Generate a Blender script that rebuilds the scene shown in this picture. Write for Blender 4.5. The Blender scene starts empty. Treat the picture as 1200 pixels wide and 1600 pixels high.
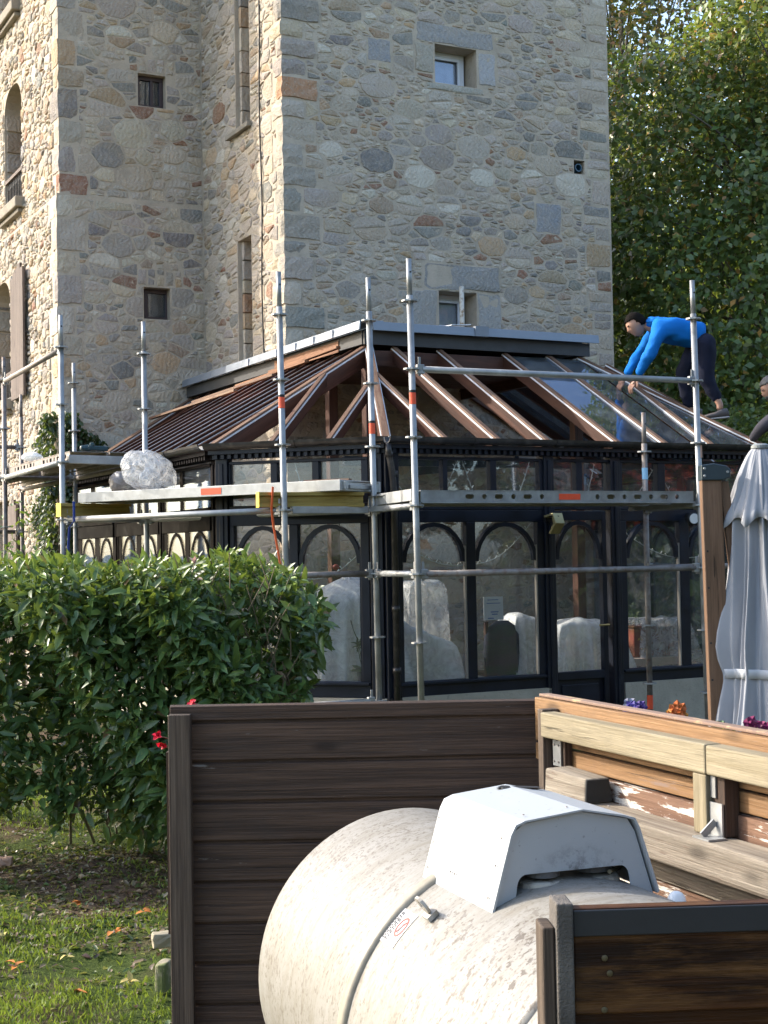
import bpy, bmesh, math, random
import numpy as np
from mathutils import Vector, Matrix, noise as mnoise
random.seed(7); rng = np.random.default_rng(7)
R = math.radians
scene = bpy.context.scene
COL = scene.collection

# ---------------------------------------------------------------- camera, sky, sun, exposure
cam_d = bpy.data.cameras.new('camera'); cam = bpy.data.objects.new('camera', cam_d); COL.objects.link(cam)
cam_d.sensor_fit = 'HORIZONTAL'; cam_d.sensor_width = 36; cam_d.lens = 2311 / 1200 * 36
cam_d.clip_end = 2000; cam_d.clip_start = .05
cam.matrix_world = Matrix.Translation((0, 0, 1.65)) @ Matrix.Rotation(R(90) + math.atan(70 / 2311), 4, 'X') @ Matrix.Rotation(R(-1.0), 4, 'Z')
scene.camera = cam
SUN_AZ, SUN_EL = R(-72.2), R(31)
w = bpy.data.worlds.new('World'); scene.world = w; w.use_nodes = True
nt = w.node_tree; nt.nodes.clear()
sky = nt.nodes.new('ShaderNodeTexSky'); sky.sky_type = 'NISHITA'; sky.sun_disc = False
sky.sun_elevation = SUN_EL; sky.sun_rotation = SUN_AZ; sky.air_density = 1.0; sky.dust_density = 2.2; sky.ozone_density = .5
bg = nt.nodes.new('ShaderNodeBackground'); bg.inputs[1].default_value = .15
out = nt.nodes.new('ShaderNodeOutputWorld'); nt.links.new(sky.outputs[0], bg.inputs[0]); nt.links.new(bg.outputs[0], out.inputs[0])
sun_d = bpy.data.lights.new('sun', 'SUN'); sun_d.energy = 2.0; sun_d.angle = R(.55); sun_d.color = (1, .93, .82)
sun = bpy.data.objects.new('sun', sun_d); COL.objects.link(sun)
tosun = Vector((math.sin(SUN_AZ) * math.cos(SUN_EL), math.cos(SUN_AZ) * math.cos(SUN_EL), math.sin(SUN_EL)))
sun.rotation_euler = tosun.to_track_quat('Z', 'Y').to_euler(); sun.location = (-20, 10, 20)
scene.view_settings.view_transform = 'Standard'; scene.view_settings.look = 'None'
scene.view_settings.gamma = 1; scene.view_settings.exposure = 1.75; scene.view_settings.use_curve_mapping = False
scene.cycles.max_bounces = 8; scene.cycles.transparent_max_bounces = 24; scene.cycles.use_denoising = True
scene.cycles.sample_clamp_indirect = 6; scene.cycles.caustics_reflective = False; scene.cycles.caustics_refractive = False

# ---------------------------------------------------------------- materials
class NT:
    def __init__(s, name):
        s.m = bpy.data.materials.new(name); s.m.use_nodes = True; s.t = s.m.node_tree; s.t.nodes.clear()
        s.o = s.n('OutputMaterial')
    def n(s, ty, **k):
        nd = s.t.nodes.new('ShaderNode' + ty)
        for a, b in k.items(): setattr(nd, a, b)
        return nd
    def l(s, a, b): s.t.links.new(a, b)
    def set(s, sock, v):
        if isinstance(v, bpy.types.NodeSocket): s.l(v, sock)
        elif isinstance(v, tuple) and len(v) == 3 and sock.type == 'RGBA': sock.default_value = (*v, 1)
        else: sock.default_value = v
    def bsdf(s, col, rough=.6, metal=0., spec=.5, normal=None, **k):
        b = s.n('BsdfPrincipled'); s.set(b.inputs['Base Color'], col); s.set(b.inputs['Roughness'], rough); s.set(b.inputs['Metallic'], metal)
        s.set(b.inputs['Specular IOR Level'], spec)
        if normal is not None: s.l(normal, b.inputs['Normal'])
        for a, v in k.items(): s.set(b.inputs[a], v)
        return b.outputs[0]
    def coord(s, which='Object', scale=(1, 1, 1), rnd=True):
        tc = s.n('TexCoord'); mp = s.n('Mapping'); mp.inputs['Scale'].default_value = scale
        if rnd:
            oi = s.n('ObjectInfo'); ml = s.n('Math', operation='MULTIPLY'); s.l(oi.outputs['Random'], ml.inputs[0]); ml.inputs[1].default_value = 37.
            cx = s.n('CombineXYZ')
            for i in range(3): s.l(ml.outputs[0], cx.inputs[i])
            s.l(cx.outputs[0], mp.inputs['Location'])
        s.l(tc.outputs[which], mp.inputs['Vector']); return mp.outputs[0]
    def noise(s, vec, scale=5, detail=4, rough=.55, dist=0.):
        n = s.n('TexNoise'); s.l(vec, n.inputs['Vector']); n.inputs['Scale'].default_value = scale; n.inputs['Detail'].default_value = detail
        n.inputs['Roughness'].default_value = rough; n.inputs['Distortion'].default_value = dist; return n.outputs['Fac']
    def ramp(s, fac, stops):
        r = s.n('ValToRGB'); e = r.color_ramp.elements
        while len(e) < len(stops): e.new(.5)
        for el, (p, c) in zip(e, stops): el.position = p; el.color = (*c, 1) if len(c) == 3 else c
        s.l(fac, r.inputs[0]); return r.outputs[0]
    def fr(s, fac, a, b, lo=0., hi=1.):
        m = s.n('MapRange'); s.l(fac, m.inputs[0]); m.inputs[1].default_value = a; m.inputs[2].default_value = b
        m.inputs[3].default_value = lo; m.inputs[4].default_value = hi; return m.outputs[0]
    def mix(s, fac, a, b, mode='MIX'):
        m = s.n('Mix', data_type='RGBA', blend_type=mode); s.set(m.inputs[0], fac); s.set(m.inputs[6], a); s.set(m.inputs[7], b); return m.outputs[2]
    def mul(s, a, b):
        m = s.n('Math', operation='MULTIPLY'); s.set(m.inputs[0], a); s.set(m.inputs[1], b); return m.outputs[0]
    def bump(s, h, st=.3, dist=.01):
        b = s.n('Bump'); b.inputs['Strength'].default_value = st; b.inputs['Distance'].default_value = dist; s.l(h, b.inputs['Height']); return b.outputs[0]
    def done(s, sh): s.l(sh, s.o.inputs['Surface']); return s.m
MATS = {}
def simple(name, c, rough=.6, metal=0., spec=.5, var=.12, vs=6., bump=.1, bs=60., c2=None, thr=(.45, .65), stretch=(1, 1, 1)):
    g = NT(name); v = g.coord(scale=stretch); n = g.noise(v, vs, 5)
    dark = tuple(x * (1 - var) for x in c); lite = tuple(min(1, x * (1 + var)) for x in c)
    col = g.ramp(n, [(.3, dark), (.7, lite)])
    if c2 is not None: col = g.mix(g.fr(g.noise(v, vs * 1.7, 6, .65), *thr), col, c2)
    nb = g.noise(v, bs, 4)
    MATS[name] = g.done(g.bsdf(col, g.fr(n, .3, .7, max(0, rough - .08), min(1, rough + .08)), metal, spec, g.bump(nb, bump, .004)))
    return MATS[name]
def wood(name, c1, c2, rough=.65, gs=1., bump=.35, worn=None, worn_thr=(.6, .66), knots=True, tint=.12, spec=.3):
    g = NT(name); v = g.coord('UV', (1.2, 26 * gs, 1)); n = g.noise(v, 1.0, 6, .6, .6)
    v2 = g.coord('UV', (.7, 5, 1)); n2 = g.noise(v2, 1.6, 3)
    col = g.ramp(n, [(.38, c1), (.60, c2)])
    col = g.mix(g.fr(n2, .3, .75, 0, .7), col, tuple(x * .6 for x in c1), 'MIX')
    if knots:
        vo = g.n('TexVoronoi'); g.l(g.coord('UV', (2.6, 7, 1)), vo.inputs['Vector']); vo.inputs['Scale'].default_value = 1.
        col = g.mix(g.fr(vo.outputs['Distance'], .07, .17, .85, 0), col, tuple(x * .35 for x in c1))
    oi = g.n('ObjectInfo'); col = g.mix(g.fr(oi.outputs['Random'], 0, 1, 0, tint * 2.5), col, tuple(x * .55 for x in c1))
    fine = g.noise(g.coord('UV', (5, 150 * gs ** .5, 1)), 1.0, 4, .7, .3); col = g.mix(g.fr(fine, .50, .72, 0, .45), col, tuple(x * .45 for x in c1)); col = g.mix(g.fr(fine, .46, .30, 0, .28), col, tuple(min(1, x * 1.35) for x in c2))
    crack = g.noise(g.coord('UV', (.9, 42, 1)), 1.0, 5, .6, 1.2); ck = g.fr(crack, .66, .69, 0, .8); col = g.mix(ck, col, tuple(x * .2 for x in c1))
    dirt = g.noise(g.coord('UV', (4, 7, 1)), 1.4, 7, .7); col = g.mix(g.fr(dirt, .52, .75, 0, .5), col, tuple(x * .55 + .02 for x in c1))
    if worn is not None:
        v3 = g.coord('UV', (1.4, 9, 1)); col = g.mix(g.fr(g.noise(v3, 3., 7, .7), *worn_thr), col, worn)
    hh = g.n('Math', operation='SUBTRACT'); g.l(fine, hh.inputs[0]); g.l(g.mul(ck, 1.2), hh.inputs[1]); hb = g.n('Math', operation='ADD'); g.l(hh.outputs[0], hb.inputs[0]); g.l(n, hb.inputs[1])
    MATS[name] = g.done(g.bsdf(col, rough, 0, spec, g.bump(hb.outputs[0], min(1, bump * 1.6), .005)))
    return MATS[name]

def mk_stone():
    g = NT('rubble stone'); v = g.coord(rnd=False); at = g.n('Attribute', attribute_name='Col')
    n = g.noise(v, 9, 8, .7, .6); n2 = g.noise(v, 45, 6, .7); n3 = g.noise(v, 2.2, 3)
    col = g.mix(g.fr(n, .35, .68, 0, .55), at.outputs['Color'], (.425, .36, .29))
    col = g.mix(g.fr(n2, .52, .72, 0, .6), col, (.54, .51, .44))
    col = g.mix(g.fr(n3, .55, .7, 0, .3), col, (.44, .34, .21))
    col = g.mix(g.fr(g.noise(v, 28, 5, .7), .60, .70, 0, .6), col, (.14, .135, .125))
    wv = g.n('TexWave'); mpw = g.coord(scale=(1, 1, 2.6)); g.l(mpw, wv.inputs[0]); wv.inputs['Scale'].default_value = 5; wv.inputs['Distortion'].default_value = 9; wv.inputs['Detail'].default_value = 4
    h = g.n('Math', operation='ADD'); g.l(g.mul(wv.outputs['Fac'], .45), h.inputs[0]); g.l(g.noise(v, 30, 9, .75, .8), h.inputs[1])
    return g.done(g.bsdf(col, .93, 0, .2, g.bump(h.outputs[0], .95, .013)))
def mk_mortar(name='lime mortar', base=(.475, .405, .32)):
    g = NT(name); v = g.coord(rnd=False); n = g.noise(v, 3, 6, .65); n2 = g.noise(v, 70, 5, .7)
    col = g.ramp(n, [(.3, tuple(x * .78 for x in base)), (.68, tuple(x * 1.12 for x in base))])
    col = g.mix(g.fr(g.noise(v, 18, 5, .7), .58, .72, 0, .5), col, (.17, .165, .15))
    h = g.n('Math', operation='ADD'); g.l(n2, h.inputs[0]); g.l(g.mul(g.noise(v, 14, 6, .7), 1.6), h.inputs[1])
    return g.done(g.bsdf(col, .95, 0, .15, g.bump(h.outputs[0], .7, .009)))
STONE = mk_stone(); MORTAR = mk_mortar()
RENDER_W = mk_mortar('roughcast render', (.45, .41, .33))
def mk_glass(name, tint=(.97, .98, .98), base=.03, k=.6, dirt=.07):
    g = NT(name); fr = g.n('Fresnel'); fr.inputs['IOR'].default_value = 1.5
    tr = g.n('BsdfTransparent'); tr.inputs[0].default_value = (*tint, 1)
    gl = g.n('BsdfGlossy'); gl.inputs['Roughness'].default_value = .015; gl.inputs[0].default_value = (.66, .79, 1, 1)
    g.l(g.bump(g.noise(g.coord(rnd=True), 1.6, 2), .12, .02), gl.inputs['Normal'])
    a = g.n('MixShader'); g.l(g.fr(fr.outputs[0], 0, 1, base, k), a.inputs[0]); g.l(tr.outputs[0], a.inputs[1]); g.l(gl.outputs[0], a.inputs[2])
    df = g.n('BsdfDiffuse'); df.inputs[0].default_value = (.5, .5, .46, 1)
    b = g.n('MixShader'); g.l(g.fr(g.noise(g.coord(), 5, 6, .7), .4, .75, dirt * .25, dirt), b.inputs[0]); g.l(a.outputs[0], b.inputs[1]); g.l(df.outputs[0], b.inputs[2])
    return g.done(b.outputs[0])
GLASS = mk_glass('window glass'); ROOFGLASS = mk_glass('roof glass', (.78, .86, .83), .05, 1., .18)
def mk_film(name, col, alpha, rough=.35):
    g = NT(name); tr = g.n('BsdfTransparent'); v = g.coord()
    tl = g.n('BsdfTranslucent'); tl.inputs[0].default_value = (*col, 1)
    p = g.bsdf(col, rough, 0, .8, g.bump(g.noise(v, 6, 3, .5, 1.2), .5, .03))
    m1 = g.n('MixShader'); m1.inputs[0].default_value = .35; g.l(p, m1.inputs[1]); g.l(tl.outputs[0], m1.inputs[2])
    m = g.n('MixShader'); g.l(g.fr(g.noise(v, 9, 5, .6, 2), .35, .65, max(0, alpha - .25), min(1, alpha + .3)), m.inputs[0]); g.l(tr.outputs[0], m.inputs[1]); g.l(m1.outputs[0], m.inputs[2])
    return g.done(m.outputs[0])
FILM = mk_film('clear plastic bag', (.78, .80, .82), .33, .22); FILM_D = mk_film('grey plastic bag', (.32, .31, .31), .75); SHEET = mk_film('white dust sheet', (.86, .87, .86), .88, .5); BUNDLE = mk_film('blue grey contents', (.35, .40, .46), .6, .5); SHEET_C = mk_film('clear dust sheet', (.75, .76, .75), .35, .3)
def mk_leaf(name, cols, rough=.4, trans=.25, spot=None, spec=.5):
    g = NT(name); at = g.n('Attribute', attribute_name='Col'); col = at.outputs['Color']
    if spot is not None:
        v = g.coord(rnd=True); col = g.mix(g.fr(g.noise(v, 75, 3, .6), .60, .66, 0, .8), col, spot)
    p = g.bsdf(col, rough, 0, spec); tl = g.n('BsdfTranslucent'); g.l(g.mix(.5, col, (.35, .45, .05)), tl.inputs[0])
    m = g.n('MixShader'); m.inputs[0].default_value = trans; g.l(p, m.inputs[1]); g.l(tl.outputs[0], m.inputs[2])
    MATS[name] = g.done(m.outputs[0]); return MATS[name]
LEAF = mk_leaf('laurel leaf', None, .38, .22, (.30, .32, .07), .5)
TLEAF = mk_leaf('tree leaf', None, .36, .30, None, .6)
GRASS = mk_leaf('grass blade', None, .5, .35, None, .3)
STEEL = simple('galvanised steel', (.32, .33, .33), .48, .55, .5, .22, 9, .12, 90, c2=(.27, .28, .285), thr=(.5, .68))
STEELD = simple('weathered steel tube', (.22, .20, .185), .6, .35, .5, .3, 12, .15, 80, c2=(.16, .10, .07), thr=(.5, .7))
ALU = simple('deck aluminium', (.38, .39, .385), .5, .4, .5, .18, 10, .1, 80, c2=(.30, .31, .30), thr=(.55, .7))
ZINC = simple('zinc flashing', (.21, .24, .28), .42, .25, .5, .12, 4, .06, 50)
ZINCD = simple('dark lead upstand', (.055, .055, .055), .7, .0, .4, .3, 5, .2, 40)
PAINT = simple('blue black frame paint', (.008, .011, .020), .4, 0, .3, .3, 6, .05, 60)
PAINTB = simple('brown black frame paint', (.009, .007, .007), .65, 0, .06, .3, 6, .08, 60, c2=(.022, .018, .016), thr=(.5, .75))
GUT = simple('dark gutter', (.030, .028, .028), .36, .1, .5, .3, 8, .1, 50, c2=(.085, .078, .07), thr=(.52, .72))
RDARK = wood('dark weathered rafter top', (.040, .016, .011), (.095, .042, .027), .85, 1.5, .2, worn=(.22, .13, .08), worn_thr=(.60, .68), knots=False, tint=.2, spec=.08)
RAFT = wood('mahogany rafter', (.065, .027, .017), (.115, .047, .029), .5, .7, .15, knots=False, tint=.06)
RTOP = wood('weathered rafter top', (.15, .082, .05), (.26, .165, .105), .65, 1, .3, worn=(.12, .055, .035), worn_thr=(.52, .62), knots=False, tint=.1)
RNEW = wood('orange bare wood', (.22, .095, .045), (.36, .18, .09), .7, 2, .3, knots=False)
SEAL = simple('white glazing seal', (.72, .72, .72), .5)
BLACK = simple('black rubber', (.012, .012, .013), .6)
BDARK = wood('dark stained fence board', (.046, .028, .019), (.132, .080, .053), .62, 2.6, .5, worn=(.19, .17, .15), worn_thr=(.655, .70), tint=.14)
BBLACK = wood('tarred fence board', (.020, .0075, .003), (.085, .031, .009), .5, .9, .3, worn=(.12, .055, .018), worn_thr=(.50, .68), tint=.04, spec=.2)
BORANGE = wood('orange fence board', (.20, .105, .042), (.31, .18, .085), .65, 2.2, .3, worn=(.19, .13, .10), worn_thr=(.60, .68), tint=.06)
BPALE = wood('pale green treated timber', (.23, .19, .115), (.35, .30, .20), .7, 1.1, .35, worn=(.24, .25, .12), worn_thr=(.66, .8), tint=.05)
BGREY = wood('weathered grey timber', (.20, .165, .125), (.36, .315, .25), .85, 2, .8, worn=(.14, .10, .075), worn_thr=(.58, .68), tint=.05)
BPEEL = wood('peeling painted board', (.15, .08, .05), (.22, .13, .085), .8, .8, .5, worn=(.58, .55, .50), worn_thr=(.54, .58), tint=.04)
POSTW = wood('grey brown fence post', (.060, .042, .031), (.14, .105, .077), .75, 2.4, .4, tint=.05)
UWOOD = wood('parasol mast wood', (.15, .085, .05), (.21, .125, .078), .45, .8, .1, knots=False, tint=.02)
YEL = wood('yellow formwork timber', (.36, .25, .06), (.48, .36, .10), .55, .6, .15, knots=False)
SHUT = wood('brown shutter board', (.13, .10, .085), (.21, .165, .14), .8, 1, .5, tint=.08)
DBROWN = simple('dark brown window frame', (.045, .026, .026), .5)
WHITEF = simple('white window frame', (.68, .71, .78), .4, var=.05)
SILL = mk_mortar('stone sill', (.30, .27, .22))
ORANGE = simple('orange strap', (.85, .14, .03), .6); BLUES = simple('blue strap', (.03, .07, .32), .6)
STICK = simple('red orange sticker', (.80, .09, .03), .5, c2=(.45, .3, .25), thr=(.66, .72), vs=14)
STICKB = simple('pale blue sticker', (.30, .55, .75), .5)
CANV = simple('grey parasol canvas', (.31, .32, .345), .9, 0, .1, .06, 4, .25, 260)
NAVY = simple('navy trousers', (.010, .012, .026), .85, 0, .2, .3, 8, .3, 120)
BLUE = simple('blue hoodie cotton', (.005, .15, .50), .85, 0, .2, .12, 5, .3, 150)
GREYJ = simple('dark grey sweater', (.055, .052, .062), .9, 0, .2, .2, 6, .3, 150)
SKIN = simple('skin', (.40, .22, .15), .5, 0, .4, .08, 8, .05, 90)
HAIR = simple('black hair', (.008, .006, .005), .9, 0, .1, .3, 40, .6, 160); HAIRG = simple('greying hair', (.10, .095, .09), .6, 0, .4, .5, 60, .6, 160)
SHOE = simple('grey brown shoe', (.10, .085, .08), .7); SOLE = simple('pale sole', (.42, .40, .38), .6)
GOLD = simple('brass floodlight', (.42, .36, .18), .4, .5)
WPLAS = simple('matt white plastic', (.75, .75, .73), .4)

# ---------------------------------------------------------------- mesh builder
Q0 = Vector((-.926, 11.62, 0)); ANG = R(27.2)
BF = Matrix.Translation(Q0) @ Matrix.Rotation(ANG, 4, 'Z')      # building frame: x = u (along the front), y = v (away)
ID = Matrix.Identity(4)
WM = {}
def tag(o, label=None, cat=None, group=None, kind=None):
    if label: o['label'] = label
    if cat: o['category'] = cat
    if group: o['group'] = group
    if kind: o['kind'] = kind
    return o
def thing(name, label, cat, loc=(0, 0, 0), rz=0., group=None, frame=ID):
    o = bpy.data.objects.new(name, None); COL.objects.link(o); o.empty_display_size = .1
    p = frame @ Vector(loc); a = rz + (ANG if frame is BF else 0)
    o.location = p; o.rotation_euler = (0, 0, a); WM[o] = Matrix.Translation(p) @ Matrix.Rotation(a, 4, 'Z')
    return tag(o, label, cat, group)
class MB:
    def __init__(s, frame=ID): s.v = []; s.f = []; s.g = []; s.fr = frame; s.mi = []; s.c = []; s.m = 0; s.col = None
    def add(s, verts, faces, g=(1, 0, 0)):
        b = len(s.v); s.v.extend(Vector(p) for p in verts)
        for f in faces: s.f.append([b + i for i in f]); s.g.append(Vector(g)); s.mi.append(s.m); s.c.append(s.col)
        return s
    def box(s, x0, x1, y0, y1, z0, z1, g=None):
        if g is None:
            d = (x1 - x0, y1 - y0, z1 - z0); i = d.index(max(d)); g = [(1, 0, 0), (0, 1, 0), (0, 0, 1)][i]
        return s.add([(x0, y0, z0), (x1, y0, z0), (x1, y1, z0), (x0, y1, z0), (x0, y0, z1), (x1, y0, z1), (x1, y1, z1), (x0, y1, z1)],
                     [(0, 3, 2, 1), (4, 5, 6, 7), (0, 1, 5, 4), (1, 2, 6, 5), (2, 3, 7, 6), (3, 0, 4, 7)], g)
    def bar(s, p0, p1, w, h, up=(0, 0, 1), off=(0, 0)):            # box from p0 to p1: w sideways, h along up
        p0, p1 = Vector(p0), Vector(p1); d = (p1 - p0).normalized(); up = Vector(up)
        sd = d.cross(up).normalized(); u = sd.cross(d).normalized(); o = sd * off[0] + u * off[1]
        V = []
        for p in (p0, p1):
            for a, b in ((-1, -1), (1, -1), (1, 1), (-1, 1)): V.append(p + o + sd * (a * w / 2) + u * (b * h / 2))
        return s.add(V, [(0, 1, 2, 3), (7, 6, 5, 4), (0, 4, 5, 1), (1, 5, 6, 2), (2, 6, 7, 3), (3, 7, 4, 0)], d)
    def tube(s, pts, r, n=12, cap=True, rs=None):
        pts = [Vector(p) for p in pts]; V = []; F = []; ref = None
        for i, p in enumerate(pts):
            d = (pts[min(i + 1, len(pts) - 1)] - pts[max(i - 1, 0)]).normalized()
            if ref is None: ref = Vector((0, 0, 1)) if abs(d.z) < .9 else Vector((1, 0, 0))
            a = d.cross(ref).normalized(); b = a.cross(d).normalized(); ref = b
            rr = rs[i] if rs else r
            for k in range(n):
                t = 2 * math.pi * k / n; V.append(p + a * (math.cos(t) * rr) + b * (math.sin(t) * rr))
        for i in range(len(pts) - 1):
            for k in range(n): F.append((i * n + k, i * n + (k + 1) % n, (i + 1) * n + (k + 1) % n, (i + 1) * n + k))
        if cap: F.append(tuple(range(n - 1, -1, -1))); F.append(tuple((len(pts) - 1) * n + k for k in range(n)))
        return s.add(V, F, (pts[-1] - pts[0]).normalized() if (pts[-1] - pts[0]).length > 0 else (0, 0, 1))
    def lathe(s, c, ax, prof, n=24, ex=None):                         # prof: (distance along ax, radius)
        c = Vector(c); ax = Vector(ax).normalized(); ref = Vector((0, 0, 1)) if abs(ax.z) < .9 else Vector((1, 0, 0))
        a = ax.cross(ref).normalized(); b = a.cross(ax); V = []; F = []
        for (t, r) in prof:
            for k in range(n):
                q = 2 * math.pi * k / n; V.append(c + ax * t + a * (math.cos(q) * r) + b * (math.sin(q) * r))
        for i in range(len(prof) - 1):
            for k in range(n): F.append((i * n + k, i * n + (k + 1) % n, (i + 1) * n + (k + 1) % n, (i + 1) * n + k))
        F.append(tuple(range(n - 1, -1, -1))); F.append(tuple((len(prof) - 1) * n + k for k in range(n)))
        return s.add(V, F, ax)
    def prism(s, poly, P, X, Y, N, t):                                # 2d polygon on plane (P;X,Y) extruded t along N
        P, X, Y, N = map(Vector, (P, X, Y, N)); n = len(poly)
        V = [P + X * a + Y * b for a, b in poly] + [P + X * a + Y * b + N * t for a, b in poly]
        F = [tuple(range(n - 1, -1, -1)), tuple(range(n, 2 * n))] + [(i, (i + 1) % n, n + (i + 1) % n, n + i) for i in range(n)]
        return s.add(V, F, X)
    def build(s, name, mat, parent=None, smooth=False, bevel=0, kind=None, label=None, mods=None, auto=None):
        me = bpy.data.meshes.new(name)
        M = (WM[parent].inverted() @ s.fr) if parent is not None and parent in WM else s.fr
        vs = [M @ p for p in s.v]; me.from_pydata([tuple(p) for p in vs], [], s.f)
        mats = mat if isinstance(mat, (list, tuple)) else [mat]
        for m in mats: me.materials.append(m)
        if len(mats) > 1: me.polygons.foreach_set('material_index', s.mi)
        bm = bmesh.new(); bm.from_mesh(me)
        gl = [M.to_3x3() @ g for g in s.g]
        if len(bm.faces) == len(s.f):
            bm.faces.ensure_lookup_table()
            uvl = bm.loops.layers.uv.new('UVMap')
            cl = bm.loops.layers.float_color.new('Col') if s.col is not None else None
            bmesh.ops.recalc_face_normals(bm, faces=bm.faces)
            for i, f in enumerate(bm.faces):
                g = gl[i]; n = f.normal
                if abs(n.dot(g)) > .95: g = Vector((0, 0, 1)) if abs(n.z) < .8 else Vector((1, 0, 0))
                q = n.cross(g).normalized()
                sh = (n.x * 1.7 + n.y * 3.1 + n.z * 5.3)
                for lp in f.loops:
                    co = lp.vert.co; lp[uvl].uv = (co.dot(g), co.dot(q) + sh)
                    if cl is not None: lp[cl] = (*(s.c[i] or (.3, .3, .3)), 1)
                f.smooth = smooth
        bm.to_mesh(me); bm.free()
        o = bpy.data.objects.new(name, me); COL.objects.link(o)
        if parent is not None: o.parent = parent; WM[o] = WM.get(parent, ID)
        else: WM[o] = ID
        if bevel:
            b = o.modifiers.new('bevel', 'BEVEL'); b.width = bevel; b.segments = 2; b.limit_method = 'ANGLE'; b.angle_limit = R(40)
        if kind: o['kind'] = kind
        if label: o['label'] = label
        return o
def disc_pts(r, n): return [(r * math.cos(2 * math.pi * k / n), r * math.sin(2 * math.pi * k / n)) for k in range(n)]
def cloud(name, V, F, C, mat, parent=None, kind='stuff', smooth=False):  # V (n,3) world coordinates, F (m,k), C (m,3)
    V = np.asarray(V, dtype=np.float64)
    if parent is not None and parent in WM:
        M = np.array(WM[parent].inverted()); V = V @ M[:3, :3].T + M[:3, 3]
    F = np.asarray(F); k = F.shape[1]; me = bpy.data.meshes.new(name)
    me.vertices.add(len(V)); me.vertices.foreach_set('co', V.astype(np.float32).ravel())
    me.loops.add(F.size); me.loops.foreach_set('vertex_index', F.astype(np.int32).ravel())
    me.polygons.add(len(F)); me.polygons.foreach_set('loop_start', (np.arange(len(F)) * k).astype(np.int32)); me.polygons.foreach_set('loop_total', np.full(len(F), k, np.int32))
    if C is not None:
        ca = me.attributes.new('Col', 'FLOAT_COLOR', 'CORNER'); cc = np.ones((F.size, 4), np.float32); cc[:, :3] = np.repeat(np.asarray(C), k, axis=0); ca.data.foreach_set('color', cc.ravel())
    me.update(calc_edges=True); me.validate(); me.materials.append(mat)
    if smooth: me.polygons.foreach_set('use_smooth', np.ones(len(F), bool))
    o = bpy.data.objects.new(name, me); COL.objects.link(o)
    if parent is not None: o.parent = parent
    if kind: o['kind'] = kind
    return o
def leafmesh(P, D, Nn, L, Wd, cols, fold=.25, quad=False):
    """numpy leaves: base P, direction D, normal N, length L, width Wd -> verts, faces, colours; pointed oval leaf with a fold"""
    D = D / np.linalg.norm(D, axis=1, keepdims=True); S = np.cross(D, Nn); S /= np.linalg.norm(S, axis=1, keepdims=True) + 1e-9; N2 = np.cross(S, D)
    L = L[:, None]; Wd = Wd[:, None]; n = len(P)
    if quad:
        V = np.stack([P, P + D * L * .5 + S * Wd * .5 + N2 * L * .08, P + D * L - N2 * L * .1, P + D * L * .5 - S * Wd * .5 + N2 * L * .08], 1)
        F = np.arange(n)[:, None] * 4 + np.array([0, 1, 2, 3])[None]; return V.reshape(-1, 3), F, cols
    mid = P + D * L * .5 - N2 * Wd * .0
    a = P + D * L * .3 + S * Wd * .46 + N2 * Wd * fold; b = P + D * L * .68 + S * Wd * .38 + N2 * Wd * (fold * .5) - N2 * L * .05; t = P + D * L - N2 * L * .16
    c = P + D * L * .68 - S * Wd * .38 + N2 * Wd * (fold * .5) - N2 * L * .05; d = P + D * L * .3 - S * Wd * .46 + N2 * Wd * fold
    m1 = P + D * L * .5 - N2 * L * .02
    V = np.stack([P, a, b, t, c, d, m1], 1)
    loc = np.array([[0, 1, 6], [1, 2, 6], [2, 3, 6], [3, 4, 6], [4, 5, 6], [5, 0, 6]])
    F = (np.arange(n)[:, None, None] * 7 + loc[None]).reshape(-1, 3)
    return V.reshape(-1, 3), F, np.repeat(cols, 6, 0)
def rvec(n): 
    v = rng.normal(size=(n, 3)); return v / np.linalg.norm(v, axis=1, keepdims=True)

# ---------------------------------------------------------------- ground
def ground_mat():
    g = NT('lawn soil'); v = g.coord(rnd=False); n = g.noise(v, .9, 6, .6, .4); n2 = g.noise(v, 14, 8, .7); n3 = g.noise(v, 80, 4, .7)
    soil = g.ramp(n2, [(.3, (.050, .034, .022)), (.55, (.115, .080, .052)), (.75, (.21, .16, .11))])
    gr = g.ramp(n3, [(.35, (.035, .055, .012)), (.65, (.085, .115, .028))])
    col = g.mix(g.fr(n, .44, .54), soil, gr)
    h = g.n('Math', operation='ADD'); g.l(n2, h.inputs[0]); g.l(g.mul(n3, .5), h.inputs[1])
    return g.done(g.bsdf(col, .95, 0, .1, g.bump(h.outputs[0], .9, .04)))
GMAT = ground_mat()
def gz(x, y):
    return .05 * mnoise.noise(Vector((x * 1.3, y * 1.3, 3))) + .022 * mnoise.noise(Vector((x * 6, y * 6, 1)))
def make_ground():
    xs = np.concatenate([[-600, -150, -40, -15], np.arange(-6, 3.01, .09), [5, 10, 40, 150, 600]]); ys = np.concatenate([[-600, -100, -20, 0, 2, 3.5], np.arange(4.2, 12, .09), [14, 18, 25, 40, 90, 200, 600]])
    V = [(x, y, gz(x, y) if (-6 <= x <= 3 and 4.2 <= y <= 12) else 0) for y in ys for x in xs]; nx = len(xs)
    F = [(j * nx + i, j * nx + i + 1, (j + 1) * nx + i + 1, (j + 1) * nx + i) for j in range(len(ys) - 1) for i in range(nx - 1)]
    mb = MB(); mb.add(V, F); o = mb.build('ground', GMAT, smooth=True); o['kind'] = 'structure'
make_ground()

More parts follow.
